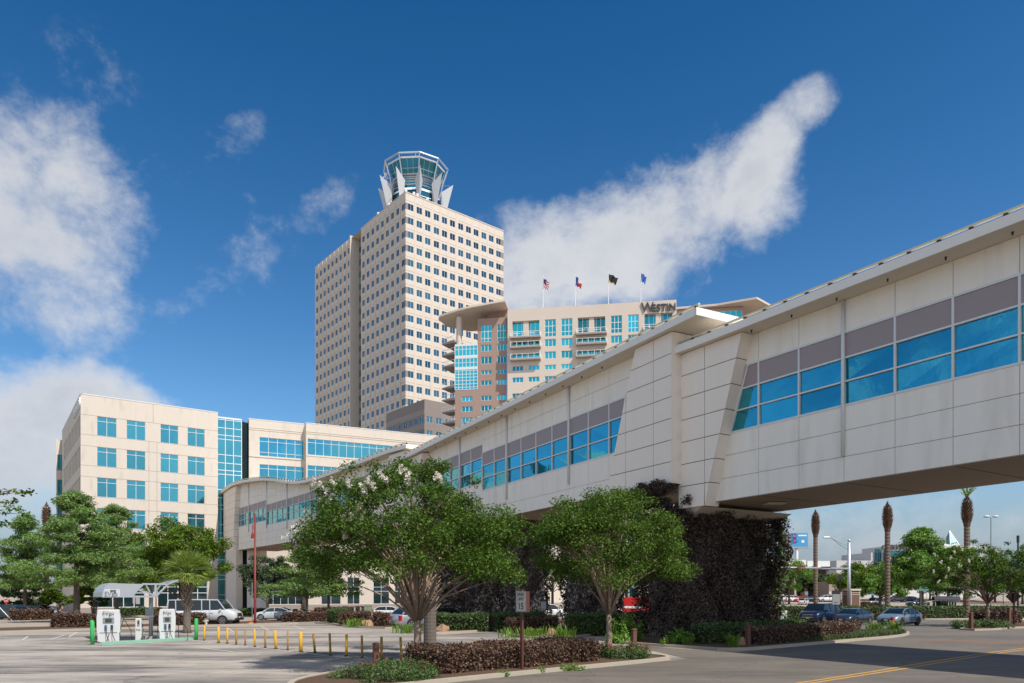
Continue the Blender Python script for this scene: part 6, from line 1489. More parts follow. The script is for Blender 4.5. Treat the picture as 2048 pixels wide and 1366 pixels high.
# heading: local +X is the front
suvblue = paint('deep_blue', (.010, .022, .060)); slate = paint('slate_blue_grey', (.035, .050, .078)); silver = paint('cool_silver', (.22, .28, .36)); whitep = paint('white', (.72, .73, .74), .0)
car('suv', 'dark navy suv facing the camera, left of the three parked cars', 1642, 1248, H_(-139), suvblue, 1.1)
car('sedan', 'dark slate sedan parked between the navy suv and the silver sedan', 1706, 1249, H_(-140), slate, 1.04)
car('sedan', 'silver blue sedan with dark rims, right of the three parked cars', 1799, 1250.5, H_(-143), silver, 1.07, rimdark=True)
car('coupe', 'black car with a low roof driving behind the long green hedge', 1835, 1213, H_(180), paint('gloss_black', (.008, .009, .012)), 1.05)
car('hatch', 'white car seen from behind on the avenue above the navy suv', 1607, 1209.5, H_(55), whitep, 1.1)
FARZ = [('crossover', 'white crossover at the left end of the row by the shop building', 1571, 1196, 0, whitep), ('crossover', 'white crossover next to the red car by the shop building', 1586, 1196.5, 10, whitep),
        ('sedan', 'small bright red car in front of the shop building', 1602, 1196.8, 190, paint('bright_red', (.5, .01, .012), .1)), ('sedan', 'dark blue car just left of the left tall palm by the shops', 1622, 1196.5, 0, suvblue), ('suv', 'white boxy suv right of the left tall palm', 1653, 1196.5, 180, whitep),
        ('pickup', 'silver pickup truck below the small blue sign', 1752, 1201, 205, paint('plain_silver', (.45, .45, .46))), ('crossover', 'grey car under the trees right of the middle palm', 1795, 1197, 180, paint('mid_grey', (.15, .17, .2))), ('sedan', 'dark blue car under the trees left of the green road sign', 1818, 1197.5, 180, suvblue)]
for k, lab, px, py, hd, p_ in FARZ: car(k, lab, px, py, H_(hd), p_, 1.15, d=215 if py < 1199 else 170)
# left street
car('van', 'long silver passenger van with dark windows behind the fan palm', 411, 1249.5, H_(0), paint('van_silver', (.62, .63, .64), .15), 1.12, d=gp(411, 1249)[1]-1.5)
car('sedan', 'white sedan behind the red lamp post, facing left', 552, 1233, H_(180), paint('pearl_white', (.55, .60, .64), .2), 1.05, d=86)
car('coupe', 'silver grey open convertible driving right past the thin cypress', 599, 1238.5, H_(0), paint('gun_silver', (.23, .26, .30)), 1.05, d=79, conv=True)
car('crossover', 'silver crossover seen from behind left of the large crepe myrtle trunk', 838, 1254, H_(42), paint('silver_suv', (.40, .43, .48)), 1.0, d=58.5)
car('sedan', 'dark sedan behind the grey palm trunk under the bridge', 893, 1241, H_(25), paint('dark_grey_car', (.03, .04, .055)), 1.05, d=72)
car('crossover', 'beige crossover left of the speed limit sign', 1022, 1222, H_(180), paint('beige', (.45, .41, .34), .3), 1.05, d=110)
car('coupe', 'blue sedan with a dark roof just behind the speed limit sign', 1045, 1236, H_(115), paint('royal_blue', (.02, .05, .22)), 1.1, d=80)
car('minivan', 'white minivan with a red tail lamp right of the small black sign', 1094, 1222, H_(10), whitep, 1.05, d=106)
car('hatch', 'white car barely visible beside the far ivy pillar', 779, 1226, H_(0), whitep, 1.05, d=102)
car('crossover', 'dark car with a red tail lamp at the far left behind the leaning pole', 12, 1229, H_(170), paint('teal_dark', (.03, .06, .08)), 1.1, d=88)
car('crossover', 'maroon and dark car behind the small clipped tree on the left', 66, 1226, H_(180), paint('maroon', (.09, .01, .02)), 1.05, d=104)
car('hatch', 'pale blue hatchback with a white wheel at the left', 86, 1225, H_(0), paint('pale_blue', (.35, .42, .52), .2), 1.0, d=108)
car('hatch', 'white car at the far left in front of the clipped tree', 26, 1225, H_(0), whitep, 1.0, d=110)
# ambulance
AM = thing('ambulance', 'red and white ambulance with lit front lamps behind the right crepe myrtle', 'ambulance', gd(1258, 112), H_(172), None, 1.0)
ar_ = paint('fire_red', (.50, .012, .012), .0); b = MB(); b.box(-3.2, .9, -1.15, 1.15, .55, 2.85); b.build('box_body', ar_, AM, bevel=.06)
b = MB(); b.hexa([(.9, -1.0, .5), (3.0, -1.0, .5), (3.0, 1.0, .5), (.9, 1.0, .5)], [(.9, -1.0, 1.35), (3.0, -.95, 1.15), (3.0, .95, 1.15), (.9, 1.0, 1.35)]); b.hexa([(.9, -.95, 1.35), (2.0, -.95, 1.3), (2.0, .95, 1.3), (.9, .95, 1.35)], [(.9, -.85, 2.15), (1.45, -.85, 2.1), (1.45, .85, 2.1), (.9, .85, 2.15)]); b.build('cab', ar_, AM, bevel=.05)
b = MB(); b.quad((2.01, -.85, 1.36), (2.01, .85, 1.36), (1.5, .78, 2.05), (1.5, -.78, 2.05)); 
for s_ in (-1, 1): b.quad((1.0, s_*.965, 1.42), (1.9, s_*.965, 1.40), (1.45, s_*.90, 2.0), (1.0, s_*.90, 2.02))
b.build('window_glass', M['carglass'], AM)
b = MB()
for s_ in (-1, 1): b.box(-3.2, .9, s_*1.16-.01, s_*1.16+.01, 1.15, 1.45); b.box(.9, 3.0, s_*1.01-.012, s_*1.01+.012, .8, 1.05)
b.box(.88, .915, -1.1, 1.1, 2.3, 2.4); b.build('white_stripe', M['white'], AM)
for sx in (2.2, -2.0):
    for s_ in (-1, 1): b = MB(); b.tube([(sx, s_*.75, .42), (sx, s_*1.17, .42)], .42, 14); w_ = b.build('wheel', M['black'], AM); b = MB(); b.tube([(sx, s_*1.17, .42), (sx, s_*1.19, .42)], .24, 12); b.build('rim', M['rim'], w_)
hot = mat('lit_warning_lamp', (.9, .5, .3), .3, emit=((1, .5, .25), 3.0))
for y in (-.8, -.3, .3, .8): b = MB(); b.sphere((.93, y, 2.62), .09, 8); b.build('warning_lamp', hot, AM)
for y in (-.8, .8): b = MB(); b.sphere((3.02, y, .95), .11, 8); b.build('headlight', hot, AM)
car('suv', 'red suv partly hidden by the crepe myrtle branches beside the ambulance', 1227, 1224, H_(180), ar_, 1.0, d=118)

# ---------------- charging station ----------------
EV = 'white vehicle charging stands'
sl_ = MB(); a = gp(204, 1290); c = gp(391, 1279)
MK = [gp(203, 1291), gp(390, 1279.8), gp(390, 1278.3), gp(203, 1289)]
isl = MB(); p = MK; isl.hexa([(q[0], q[1], gz(q[1])-.05) for q in p], [(q[0], q[1], gz(q[1])+.14) for q in p]); tag(isl.build('mint_kerb', M['mint']), kind='structure')
ISR = math.atan2(c[1]-a[1], c[0]-a[0])
def stand(px, py, w, dpt, h, label, big):
    x, y = gp(px, py); T_ = thing('charging_stand', label, 'vehicle charger', (x, y, gz(y)+.02), ISR*.45, EV)
    b = MB()
    prof = [(-w/2, 0), (w/2, 0), (w/2, h*.28), (w/2+.04*big, h*.30), (w/2+.05*big, h*.75), (w/2, h*.97), (w/2-.03, h), (-w/2+.03, h), (-w/2, h*.97), (-w/2-.05*big, h*.75), (-w/2-.04*big, h*.30), (-w/2, h*.28)]
    b.add([(x_, -dpt/2, z) for x_, z in prof]+[(x_, dpt/2, z) for x_, z in prof], [tuple(range(12)), tuple(range(23, 11, -1))]+[(i, 12+i, 12+(i+1) % 12, (i+1) % 12) for i in range(12)])
    b.build('cabinet', mat('white_enamel', (.60, .61, .62), .4), T_, bevel=.03)
    sc_ = MB(); 
    if big >= 1: sc_.box(-w*.26, w*.26, -dpt/2-.02, -dpt/2+.01, h*.58, h*.76)
    else: sc_.box(-w*.2, w*.2, -dpt/2-.012, -dpt/2+.01, h*.64, h*.92)
    so_ = sc_.build('screen_bezel', mat('bezel_grey', (.22, .24, .27), .5), T_)
    s2_ = MB(); s2_.box(-w*.15, w*.15, -dpt/2-.03, -dpt/2-.015, h*.61, h*.73) if big >= 1 else s2_.box(-w*.13, w*.13, -dpt/2-.02, -dpt/2-.01, h*.74, h*.88)
    s2_.build('screen', mat('screen_glass', (.05, .06, .04), .2), so_)
    text('EVgo', w*(.26 if big >= 1 else .34), M['letter'], T_, face_mtx((0, -dpt/2-.06 if big >= 1 else -dpt/2-.03, h*(.89 if big >= 1 else .50))), .004)
    if big >= 1:
        for k, sx in enumerate((-w*.12, w*.16)):
            hb = MB(); hb.box(sx-.07, sx+.07, -dpt/2-.035, -dpt/2, h*.38, h*.54); ho = hb.build('plug_holster', mat('holster_grey', (.35, .37, .40), .5), T_)
            pg = MB(); pg.tube([(sx, -dpt/2-.05, h*.52), (sx+.01, -dpt/2-.13, h*.47), (sx+.02, -dpt/2-.10, h*.40)], [.05, .045, .03], 8); pg.build('plug', M['trim'] if k else mat('blue_plug', (.02, .12, .28), .5), T_)
            cb = MB(); e_ = sx+.55+.25*k; cb.tube([(sx+.02, -dpt/2-.1, h*.40), (sx+.06, -dpt/2-.16, h*.2), (sx+.2, -dpt/2-.2, -.02), (sx+.5, -dpt/2-.2, -.07), (e_+.15, -dpt/2-.05, .0), (e_+.12, -dpt/2+.1, h*.35), (w/2+.2, -.1, h*.72), (w/2, 0, h*.95)], .018, 6); cb.build('cable', M['black'], T_, False, True)
        vt = MB(); vt.box(-w*.4, w*.4, -dpt/2-.012, -dpt/2+.01, h*.285, h*.30); vt.build('seam', M['dark'], T_)
        cb = MB(); cb.tube([(-w/2-.02, 0, h*.95), (-w/2-.1, -.1, h*.6), (-w/2-.09, -.15, h*.15), (-w/2+.15, -dpt/2-.15, -.09), (-.1, -dpt/2-.2, -.09), (.05, -dpt/2-.12, h*.3)], .018, 6); cb.build('cable', M['black'], T_, False, True)
    else:
        cb = MB(); cb.tube([(w/2, 0, h*.8), (w/2+.08, -.05, h*.5), (w/2, -.15, .1), (-.05, -.25, -.05), (.1, -.25, -.05), (.16, -.1, .2)], .014, 6); cb.build('cable', M['black'], T_, False, True)
        ph_ = MB(); ph_.box(w/2, w/2+.07, -.05, .05, h*.6, h*.72); ph_.build('plug_holster', M['trim'], T_)
    return T_
stand(218, 1284.5, 1.05, .75, 1.78, 'wide white charging stand with two plugs, under the left of the canopy', 1)
stand(277, 1282, .32, .25, 1.27, 'slim white charging post between the two larger stands', 0)
stand(334.5, 1281, .78, .7, 1.78, 'narrower white charging stand right of the steel canopy post', 1.01)
x, y = gp(302, 1279.5); CN = thing('charging_canopy', 'curved grey steel canopy on one post above the charging stands', 'canopy', (x, y, gz(y)+.02), 0)
sc9 = y/F; cx9 = x
Lp = lambda px, py, o=0: ((px-CX)/F*(y+o)-cx9, o, (HZ-py)/F*(y+o)+H-gz(y)-.02)
b = MB(); b.tube([(0, 0, 0), (0, 0, Lp(302, 1172)[2])], .115, 12); b.build('post', M['alu'], CN, False, True)
b = MB(); b.box(-.23, .23, -.25, .25, 0, .22); b.build('footing', mat('pale_concrete', (.5, .48, .45), .8), CN)
b = MB(); b.box(-.22, .22, -.24, -.12, Lp(0, 1231)[2], Lp(0, 1217)[2]); b.build('control_box', M['steel'], CN); b = MB(); b.box(-.24, .24, -.26, -.10, Lp(0, 1231)[2]-.06, Lp(0, 1231)[2]-.005); b.build('box_tray', M['white'], CN)
front = [(188, 1192), (189, 1185), (193, 1178), (199, 1172), (207, 1168), (220, 1166), (308, 1167.5)]
skin = MB(); D0, D1 = -1.7, 1.4
def prof(o, dx): return [Lp(px+dx, py, o) for px, py in front]
A_, B2 = prof(D0, 17), prof(D1, -2)
for i in range(len(front)-1): skin.quad(A_[i], A_[i+1], B2[i+1], B2[i]); skin.quad((A_[i][0], A_[i][1]+.01, A_[i][2]-.06), (A_[i+1][0], A_[i+1][1]+.01, A_[i+1][2]-.06), (B2[i+1][0], B2[i+1][1], B2[i+1][2]-.06), (B2[i][0], B2[i][1], B2[i][2]-.06))
skin.build('curved_roof', M['alu'], CN, False, True)
side = MB()
sp_ = [Lp(205, 1193.5, D0-.02), Lp(266, 1193.5, D0-.02), Lp(275, 1182, D0-.02), Lp(289, 1168, D0-.02), Lp(224, 1166.5, D0-.02), Lp(214, 1169.5, D0-.02), Lp(208, 1176, D0-.02), Lp(205, 1185, D0-.02)]
side.hexa(sp_, [(q[0], q[1]+.05, q[2]) for q in sp_]); side.build('side_fairing', M['alu'], CN)
tr_ = MB()
for (p0, p1, r_) in (((205, 1193), (312, 1193), .07), ((285, 1168), (336, 1168.5), .07), ((336, 1168), (356, 1160.5), .07), ((278, 1180), (311, 1191), .055), ((278, 1181), (286, 1178), .05), ((312, 1168), (312, 1193), .08), ((336, 1169), (313, 1192), .06), ((292, 1169), (300, 1185), .04), ((322, 1169), (313, 1182), .04)): tr_.tube([Lp(p0[0], p0[1], D0+.03), Lp(p1[0], p1[1], D0+.03)], r_, 4)
for px_, py_ in ((312, 1193), (312, 1168), (336, 1168)): tr_.tube([Lp(px_, py_, D0), Lp(px_-12, py_, D1)], .06, 4)
tr_.build('truss', M['alu'], CN)
wg = MB(); wg.quad(Lp(325, 1168, D0), Lp(356, 1160, D0), Lp(345, 1160, D1), Lp(312, 1168, D1)); wg.build('wing_panel', M['steel'], CN)
lg = MB(); lg.add([Lp(206.5, 1192.8, D0-.03), Lp(240, 1192.8, D0-.03), Lp(240, 1178, D0-.03), Lp(209, 1178, D0-.03)], [(0, 1, 2, 3)]); lg.build('logo_panel', mat('pale_logo_panel', (.62, .63, .65), .4), CN)
q = Lp(222, 1188, D0-.05); text('EVgo', .36, mat('thin_grey_letter', (.2, .21, .23), .5), CN, face_mtx(q), .004)
q = Lp(226, 1181.5, D0-.05); text('nrg', .24, M['letter'], CN, face_mtx(q), .004, bold=.006)
# green bollards
def bollard(px, py, ytop, r, m, label, cat='bollard', group=None, name='bollard', lean=0, cap_=True, n=12):
    x, y = gp(px, py); h = (py-ytop)*y/F; T_ = thing(name, label, cat, (x, y), 0, group); b = MB()
    b.tube([(0, 0, -.02), (lean*.5, 0, h*.5), (lean, 0, h*.97), (lean, 0, h)], [r, r, r, r*.75], n); b.build('post', m, T_, False, n > 6)
    if cap_ == 'base': b = MB(); b.cyl(0, 0, 0, .05, r*1.8, r*1.2, 8); b.build('base', M['black'], T_)
    return T_
GB = 'green bollards by the chargers'
bollard(185, 1289.5, 1243, .10, M['green'], 'green bollard nearer the camera of the pair left of the chargers', group=GB)
bollard(184, 1283, 1240, .10, M['green'], 'green bollard farther back of the pair left of the chargers', group=GB)
bollard(392.5, 1280, 1237, .10, M['green'], 'single green bollard right of the chargers', group=GB)
YB = 'yellow marker posts across the car park'
DL = [(408, 1281, 1252, .05, 'y', .03), (437, 1286.5, 1254, .07, 'y', 0), (454.5, 1287.5, 1255.5, .055, 'y', 0), (472.5, 1289.5, 1256, .05, 'w', 0), (490.5, 1291, 1256, .04, 'w', 0), (510, 1294, 1258.5, .05, 'y', -.03), (530.5, 1296, 1260, .05, 'w', 0), (552, 1298.5, 1261, .065, 'y', -.05), (575.5, 1301, 1261.5, .04, 'w', 0), (601.5, 1304.5, 1264, .085, 'y', 0), (630, 1305.5, 1266, .055, 'w', -.08), (661, 1311, 1266, .05, 'w', -.04), (693, 1312, 1268.5, .055, 'y', 0), (724.5, 1316, 1271, .05, 'w', -.02), (763, 1320.5, 1273, .055, 'w', 0), (803, 1321, 1274, .05, 'w', -.04), (949.5, 1310, 1281, .055, 'y', 0)]
DLL = ['leaning thin yellow post nearest the green bollard', 'thick yellow post second from the green bollard', 'yellow post third from the green bollard', 'slim worn yellow post fourth from the green bollard', 'very thin worn post fifth from the green bollard', 'thin yellow post sixth from the green bollard', 'worn yellow post seventh from the green bollard', 'yellow post leaning left, eighth from the green bollard', 'very thin worn post just left of the thickest yellow post', 'thickest yellow post, in the middle of the row', 'leaning worn yellow post just right of the thickest one', 'worn ochre post two right of the thickest one', 'bright yellow post three right of the thickest one', 'dull ochre post left of the brown timber bollard', 'dull yellow post just right of the brown timber bollard', 'dull ochre post left of the large crepe myrtle trunk', 'short yellow post showing above the long maroon hedge']
for (px, pb, pt_, r_, k, ln), lab in zip(DL, DLL): bollard(px, pb, pt_, r_, M['yellow'] if k == 'y' else M['wyellow'], lab, 'marker post', YB, 'marker_post', ln, 'base')
def timber(px, pb, pt_, w, label, m='timber'):
    x, y = gp(px, pb); h = (pb-pt_)*y/F; T_ = thing('timber_bollard', label, 'bollard', (x, y), .4, 'brown square bollards')
    b = MB(); b.box(-w/2, w/2, -w/2, w/2, 0, h*.90); b.build('post', M[m], T_, bevel=.01); b = MB(); b.box(-w*.42, w*.42, -w*.42, w*.42, h*.90, h*.925); b.build('groove', M['dark'], T_); b = MB(); b.box(-w/2-.015, w/2+.015, -w/2-.015, w/2+.015, h*.925, h*.97); b.hexa([(-w/2, -w/2, h*.97), (w/2, -w/2, h*.97), (w/2, w/2, h*.97), (-w/2, w/2, h*.97)], [(-w*.3, -w*.3, h), (w*.3, -w*.3, h), (w*.3, w*.3, h), (-w*.3, w*.3, h)]); b.build('cap', M[m], T_)
timber(752, 1345, 1285, .20, 'brown square bollard rising from the red-flowered bush at bottom centre')
timber(1268, 1300, 1257, .20, 'brown square bollard beside the lime green shrub')
timber(1496, 1294, 1249, .20, 'brown square bollard in front of the shaded maroon hedge')
M['redpost'] = mat('faded_red_paint', (.35, .03, .03), .5)
timber(1785, 1261, 1234, .2, 'red square bollard in front of the silver sedan', 'redpost')
timber(1942, 1260, 1225, .22, 'brown square bollard at the left of the corner bed')
timber(2018, 1256, 1214, .22, 'brown square bollard behind the diamond sign')
# speed limit sign
x, y = gp(1042, 1344); sg = thing('speed_limit_sign', 'speed limit 15 sign on a brown post in the near island', 'road sign', (x, y), math.radians(-46)); k_ = y/F
zt = (1344-1178)*k_; b = MB(); b.box(-.045, .045, .0, .09, -.05, zt); b.build('post', M['sign'], sg)
w_, z0, z1 = .50, (1344-1224)*k_, (1344-1182.5)*k_; b = MB(); b.box(-w_/2, w_/2, -.012, -.004, z0, z1); pn = b.build('sign_panel', mat('sign_white', (.55, .54, .53), .5), sg, bevel=.004)
b = MB()
for (x0, x1, a, c) in ((-w_/2+.015, w_/2-.015, z0+.015, z0+.025), (-w_/2+.015, w_/2-.015, z1-.025, z1-.015), (-w_/2+.015, -w_/2+.025, z0+.015, z1-.015), (w_/2-.025, w_/2-.015, z0+.015, z1-.015)): b.box(x0, x1, -.016, -.0125, a, c)
b.build('border', M['black'], pn)
hh = z1-z0
text('SPEED', .15, M['black'], pn, face_mtx((0, -.017, z0+hh*.83)), .002, sx=.84); text('LIMIT', .15, M['black'], pn, face_mtx((0, -.017, z0+hh*.62)), .002, sx=.84); text('15', .33, M['black'], pn, face_mtx((0, -.017, z0+hh*.27)), .002, bold=.002, sx=.88)
b = MB(); b.box(w_/2+.004, w_/2+.012, 0, .16, z0, z1); b.box(-.2, .2, .01, .05, z1-.12, z1-.08); b.box(-.2, .2, .01, .05, z0+.08, z0+.12); b.build('bracket', M['sign'], sg)
# other signs
def arrow_sign(px, pb, pt_, label, w=.42, big=True):
    x, y = gp(px, pb); k_ = y/F; T_ = thing('parking_sign', label, 'sign', (x, y)); zt = (pb-pt_)*k_; b = MB(); b.box(-.04, .04, 0, .08, 0, zt); b.build('post', M['dark'], T_)
    b = MB(); b.box(-w/2, w/2, -.02, -.004, zt*.66, zt*.97); b.build('sign_frame', M['dark'], T_); b = MB(); b.box(-w/2+.02, w/2-.02, -.026, -.021, zt*.67, zt*.89); pn = b.build('sign_panel', mat('grey_sign_face', (.32, .33, .35), .5), T_)
    if big:
        b = MB(); z = zt*.715; b.box(-.05, .10, -.03, -.027, z-.012, z+.012); b.add([(-.05, -.03, z+.05), (-.13, -.03, z), (-.05, -.03, z-.05)], [(0, 1, 2)]); b.build('arrow', M['black'], pn)
arrow_sign(1672, 1272, 1178, 'black framed parking sign with a left arrow before the navy suv', .52)
arrow_sign(1087, 1262, 1196, 'small black framed sign in front of the white minivan', .42, False)
x, y = gp(2028, 1253); T_ = thing('diamond_sign', 'back of a dark diamond-shaped sign in the corner bed', 'road sign', (x, y)); k_ = y/F; zc9 = (1253-1193)*k_; R_ = 16*k_
b = MB(); b.box(-.05, .05, -.05, .05, 0, (1253-1181)*k_); b.build('post', M['sign'], T_); b = MB(); b.hexa([(-R_, .06, zc9), (0, .06, zc9-R_*.95), (R_, .06, zc9), (0, .06, zc9+R_*.95)], [(-R_, .08, zc9), (0, .08, zc9-R_*.95), (R_, .08, zc9), (0, .08, zc9+R_*.95)]); b.build('sign_panel', mat('dark_sign_back', (.03, .015, .012), .6), T_)
# red lamp post
x, y = gp(510, 1248); LPst = thing('lamp_post', 'tall oxide red lamp post with a hanging lantern under the bridge end', 'lamp post', (x, y)); k_ = y/F; zt = (1248-1027)*k_
b = MB(); b.tube([(0, 0, 0), (0, 0, .5), (0, 0, zt)], [.16, .12, .085], 10); b.build('pole', M['red'], LPst, False, True)
z7 = (1248-1068)*k_; b = MB(); b.tube([(0, 0, z7+.9), (-.25, 0, z7+.9), (-.22, 0, z7+.1)], .035, 6); b.tube([(0, 0, z7+.3), (-.12, 0, z7+.5), (-.2, 0, z7+.85)], .025, 6); b.build('bracket', M['red'], LPst)
b = MB(); b.cyl(-.22, 0, z7-.05, z7+.2, .14, .06, 10); b.cyl(-.22, 0, z7-.42, z7-.05, .19, .14, 10); b.build('lantern', M['red'], LPst); b = MB(); b.sphere((-.22, 0, z7-.48), .15, 10); b.build('lamp_glass', M['white'], LPst)
sg2 = MB(); sg2.box(-.3, -.24, -.02, .02, 0, (1248-1165)*k_); sg2.build('conduit', M['steel'], LPst)
# utility cabinet, hydrant, small posts
x, y = gp(736, 1247.5); UC = thing('utility_cabinet', 'pale green utility cabinet between the maroon hedges', 'utility cabinet', (x, y), .1); k_ = y/F; h = 36*k_; b = MB(); b.box(-.33, .33, -.35, .35, 0, h); b.build('cabinet', mat('cabinet_green', (.22, .30, .20), .6), UC, bevel=.02); b = MB(); b.box(-.36, .36, -.38, .38, h, h+.05); b.build('lid', mat('cabinet_green', (.2, .3, .2)), UC); b = MB(); b.box(-.006, .006, -.356, -.35, .05, h-.05); b.box(.04, .07, -.37, -.35, h*.5, h*.6); b.build('door_seam', M['dark'], UC)
for px, pt_, lab in ((709, 1215, 'short grey pipe bollard left of the green cabinet'), (721, 1214, 'thin grey pipe bollard nearest the green cabinet')): bollard(px, 1233, pt_, .13 if px == 709 else .09, M['steel'], lab, group='grey pipe bollards')
x, y = gp(412, 1252); HY = thing('fire_hydrant', 'white fire hydrant with a dark cap behind the yellow posts', 'fire hydrant', (x, y)); b = MB(); b.cyl(0, 0, 0, .10, .17, .16, 12); b.cyl(0, 0, .1, .62, .12, .11, 12); b.cyl(0, 0, .58, .62, .17, .17, 12); b.tube([(-.22, 0, .45), (.22, 0, .45)], .06, 8); b.tube([(0, -.22, .42), (0, 0, .42)], .08, 8); b.build('barrel', mat('hydrant_white', (.6, .58, .5), .5), HY); b = MB(); b.sphere((0, 0, .64), .13, 10); b.cyl(0, 0, .74, .84, .04, .04, 5); b.build('bonnet', M['dark'], HY)
bollard(310.5, 1252, 1229, .12, M['yellow'], 'thick yellow bollard just right of the canopy post', group=None)
bollard(30, 1233, 1212, .2, M['yellow'], 'yellow bollard among the parked cars at far left')
bollard(312, 1250, 1190, .05, M['red'], 'thin oxide red pole behind the charging canopy', 'pole', None, 'pole')
bollard(919.5, 1232, 1214, .12, mat('orange_paint', (.6, .15, .03)), 'short orange post under the bridge', 'post', None, 'post')
x, y = gp(276, 1250); PS_ = thing('parking_sign', 'grey twin-panel sign in a wire frame behind the charging canopy', 'sign', (x, y)); k_ = y/F; b = MB(); b.tube([(0, 0, 0), (0, 0, (1250-1217)*k_), (-.22, 0, (1250-1214)*k_), (-.22, 0, (1250-1194)*k_), (.22, 0, (1250-1194)*k_), (.22, 0, (1250-1214)*k_), (0, 0, (1250-1217)*k_)], .02, 6); b.build('wire_frame', M['dark'], PS_); b = MB(); b.box(-.18, .18, -.03, -.01, (1250-1208)*k_, (1250-1195)*k_); b.box(-.5, -.24, .03, .05, (1250-1207)*k_, (1250-1195)*k_); b.build('sign_panel', mat('grey_panel_paint', (.4, .38, .36), .6), PS_)
x, y = gp(12, 1238); SS = thing('stop_sign', 'faded red stop sign at the far left', 'road sign', (x, y, gz(y))); k_ = y/F; zc9 = (1238-1202)*k_; b = MB(); b.cyl(0, .03, 0, zc9, .03, .03, 6); b.build('post', M['steel'], SS); b = MB(); pts = [(math.cos(math.pi/8+i*math.pi/4)*.30, 0, zc9+math.sin(math.pi/8+i*math.pi/4)*.30) for i in range(8)]; b.hexa(pts, [(p[0], p[1]+.02, p[2]) for p in pts]); sp9 = b.build('sign_panel', mat('stop_red', (.55, .05, .04), .5), SS); text('STOP', .2, M['white'], sp9, face_mtx((0, -.01, zc9)), .003, bold=.003)
x, y = gp(24, 1241); LN = thing('leaning_pole', 'white guy pole leaning down into the verge at far left', 'pole', (x, y)); b = MB(); b.tube([(0, 0, 0), (-1.9, 0, 2.0)], .045, 6); b.build('pole', M['white'], LN)
bl9 = MB(); x, y = gp(501, 1250)
for i, (px, py, lab) in enumerate(((502, 1250.5, 'orange plastic sheet at the foot of the red lamp post'),)):
    x, y = gp(px, py); T_ = thing('safety_sheet', lab, 'sheet', (x, y, gz(y)+.11)); b = MB(); rs_ = np.random.default_rng(4); b.add([(math.cos(a)*.38*(.8+.4*rs_.random()), math.sin(a)*.25, .02+.1*rs_.random()) for a in np.linspace(0, 5.6, 9)]+[(0, 0, .16)], [(i_, (i_+1) % 9, 9) for i_ in range(9)]); b.build('sheet', mat('orange_sheet', (.75, .2, .06), .6), T_)
# boulders
def rock(px, py, r, label, seed):
    x, y = gp(px, py); T_ = thing('boulder', label, 'boulder', (x, y, gz(y)+.05), seed, 'sandstone boulders'); rg9 = np.random.default_rng(seed); b = MB(); b.sphere((0, 0, r*.35), r, 12, sz=.6)
    b.v = [(v[0]*(1+.25*math.sin(v[0]*5/r+seed)), v[1]*(1+.2*math.cos(v[2]*6/r)), v[2]*(1+.25*math.sin(v[0]*4/r+v[1]*3/r))) for v in b.v]; b.build('rock', mat('sandstone', (.36, .22, .13), .9, var=.15, vscale=4, bump=.6, bscale=12), T_, False, False)
rock(1106, 1276, .5, 'brown boulder by the daylilies right of the speed limit sign', 2); rock(888, 1265, .5, 'tan boulder in front of the green hedge', 3); rock(735, 1254.5, .55, 'low tan boulder before the utility cabinet', 4); rock(1479, 1293, .42, 'flat tan boulder left of the middle timber bollard', 5)

# ---------------- far right: shops, offices, avenue furniture ----------------
def dz_(px, py, d): return zz(py, d)
SB = thing('shop_building', 'two-storey shop building with white parapet and orange sign band', 'building', (gx(1610, 265)[0], 265, 0)); d0 = 265
PS1 = Pl(gx(1556, 262), (.985, .17)); t1 = PS1.t(1657); zt1 = PS1.z(1600, 1120); zr1 = PS1.z(1600, 1137)
b = MB(); PS1.b(b, -6, PS1.t(1610), zr1, zt1, -25, .6); PS1.b(b, PS1.t(1612), t1, zr1-.5, PS1.z(1640, 1122), -25, .9); b.build('parapet', M['white'], SB, True)
b = MB(); PS1.b(b, -6, t1-.3, 0, zr1-.5, -25, -2.6); PS1.b(b, PS1.t(1577), PS1.t(1608), PS1.z(1600, 1134), PS1.z(1600, 1127), -1, .64); b.build('wall', mat('peach_wall', (.60, .40, .27), .8), SB, True)
b = MB()
for px0, px1 in ((1588, 1591.5), (1611, 1614), (1633, 1636), (1652, 1656), (1564, 1567)): PS1.b(b, PS1.t(px0), PS1.t(px1), 0, zr1, -2.6, .3)
b.build('pier', M['cream2'], SB, True)
b = MB(); PS1.b(b, -6, t1, PS1.z(1600, 1160), PS1.z(1600, 1158), -2.5, .4); PS1.b(b, -6, t1+1.5, zr1-.25, zr1+.15, -3, 2.4); b.build('floor_slab', M['stone'], SB, True)
b = MB(); 
for i in range(40): t = i*(t1/40); PS1.b(b, t, t+.08, PS1.z(1600, 1158), PS1.z(1600, 1153), .1, .16)
PS1.b(b, 0, t1, PS1.z(1600, 1153)-.1, PS1.z(1600, 1153), .08, .18); b.build('railing', M['alu'], SB, True)
for px0, px1, y0, y1 in ((1593, 1607, 1141, 1157), (1616, 1630, 1143, 1157), (1637, 1648, 1143, 1157), (1570, 1587, 1177, 1192), (1616, 1628, 1172, 1192), (1594, 1608, 1168, 1192), (1638, 1650, 1172, 1192)):
    b = MB(); PS1.q(b, PS1.t(px0), PS1.t(px1), PS1.z(1600, y1), PS1.z(1600, y0), -2.5); b.build('window', M['glass_d'], SB, True)
b = MB(); PS1.b(b, PS1.t(1614.5), PS1.t(1632.5), PS1.z(1600, 1168), PS1.z(1600, 1162), -2.5, .1); PS1.b(b, PS1.t(1636.5), PS1.t(1651.5), PS1.z(1600, 1168), PS1.z(1600, 1162), -2.5, .1); b.build('sign_band', mat('coral_band', (.60, .22, .14), .7), SB, True)
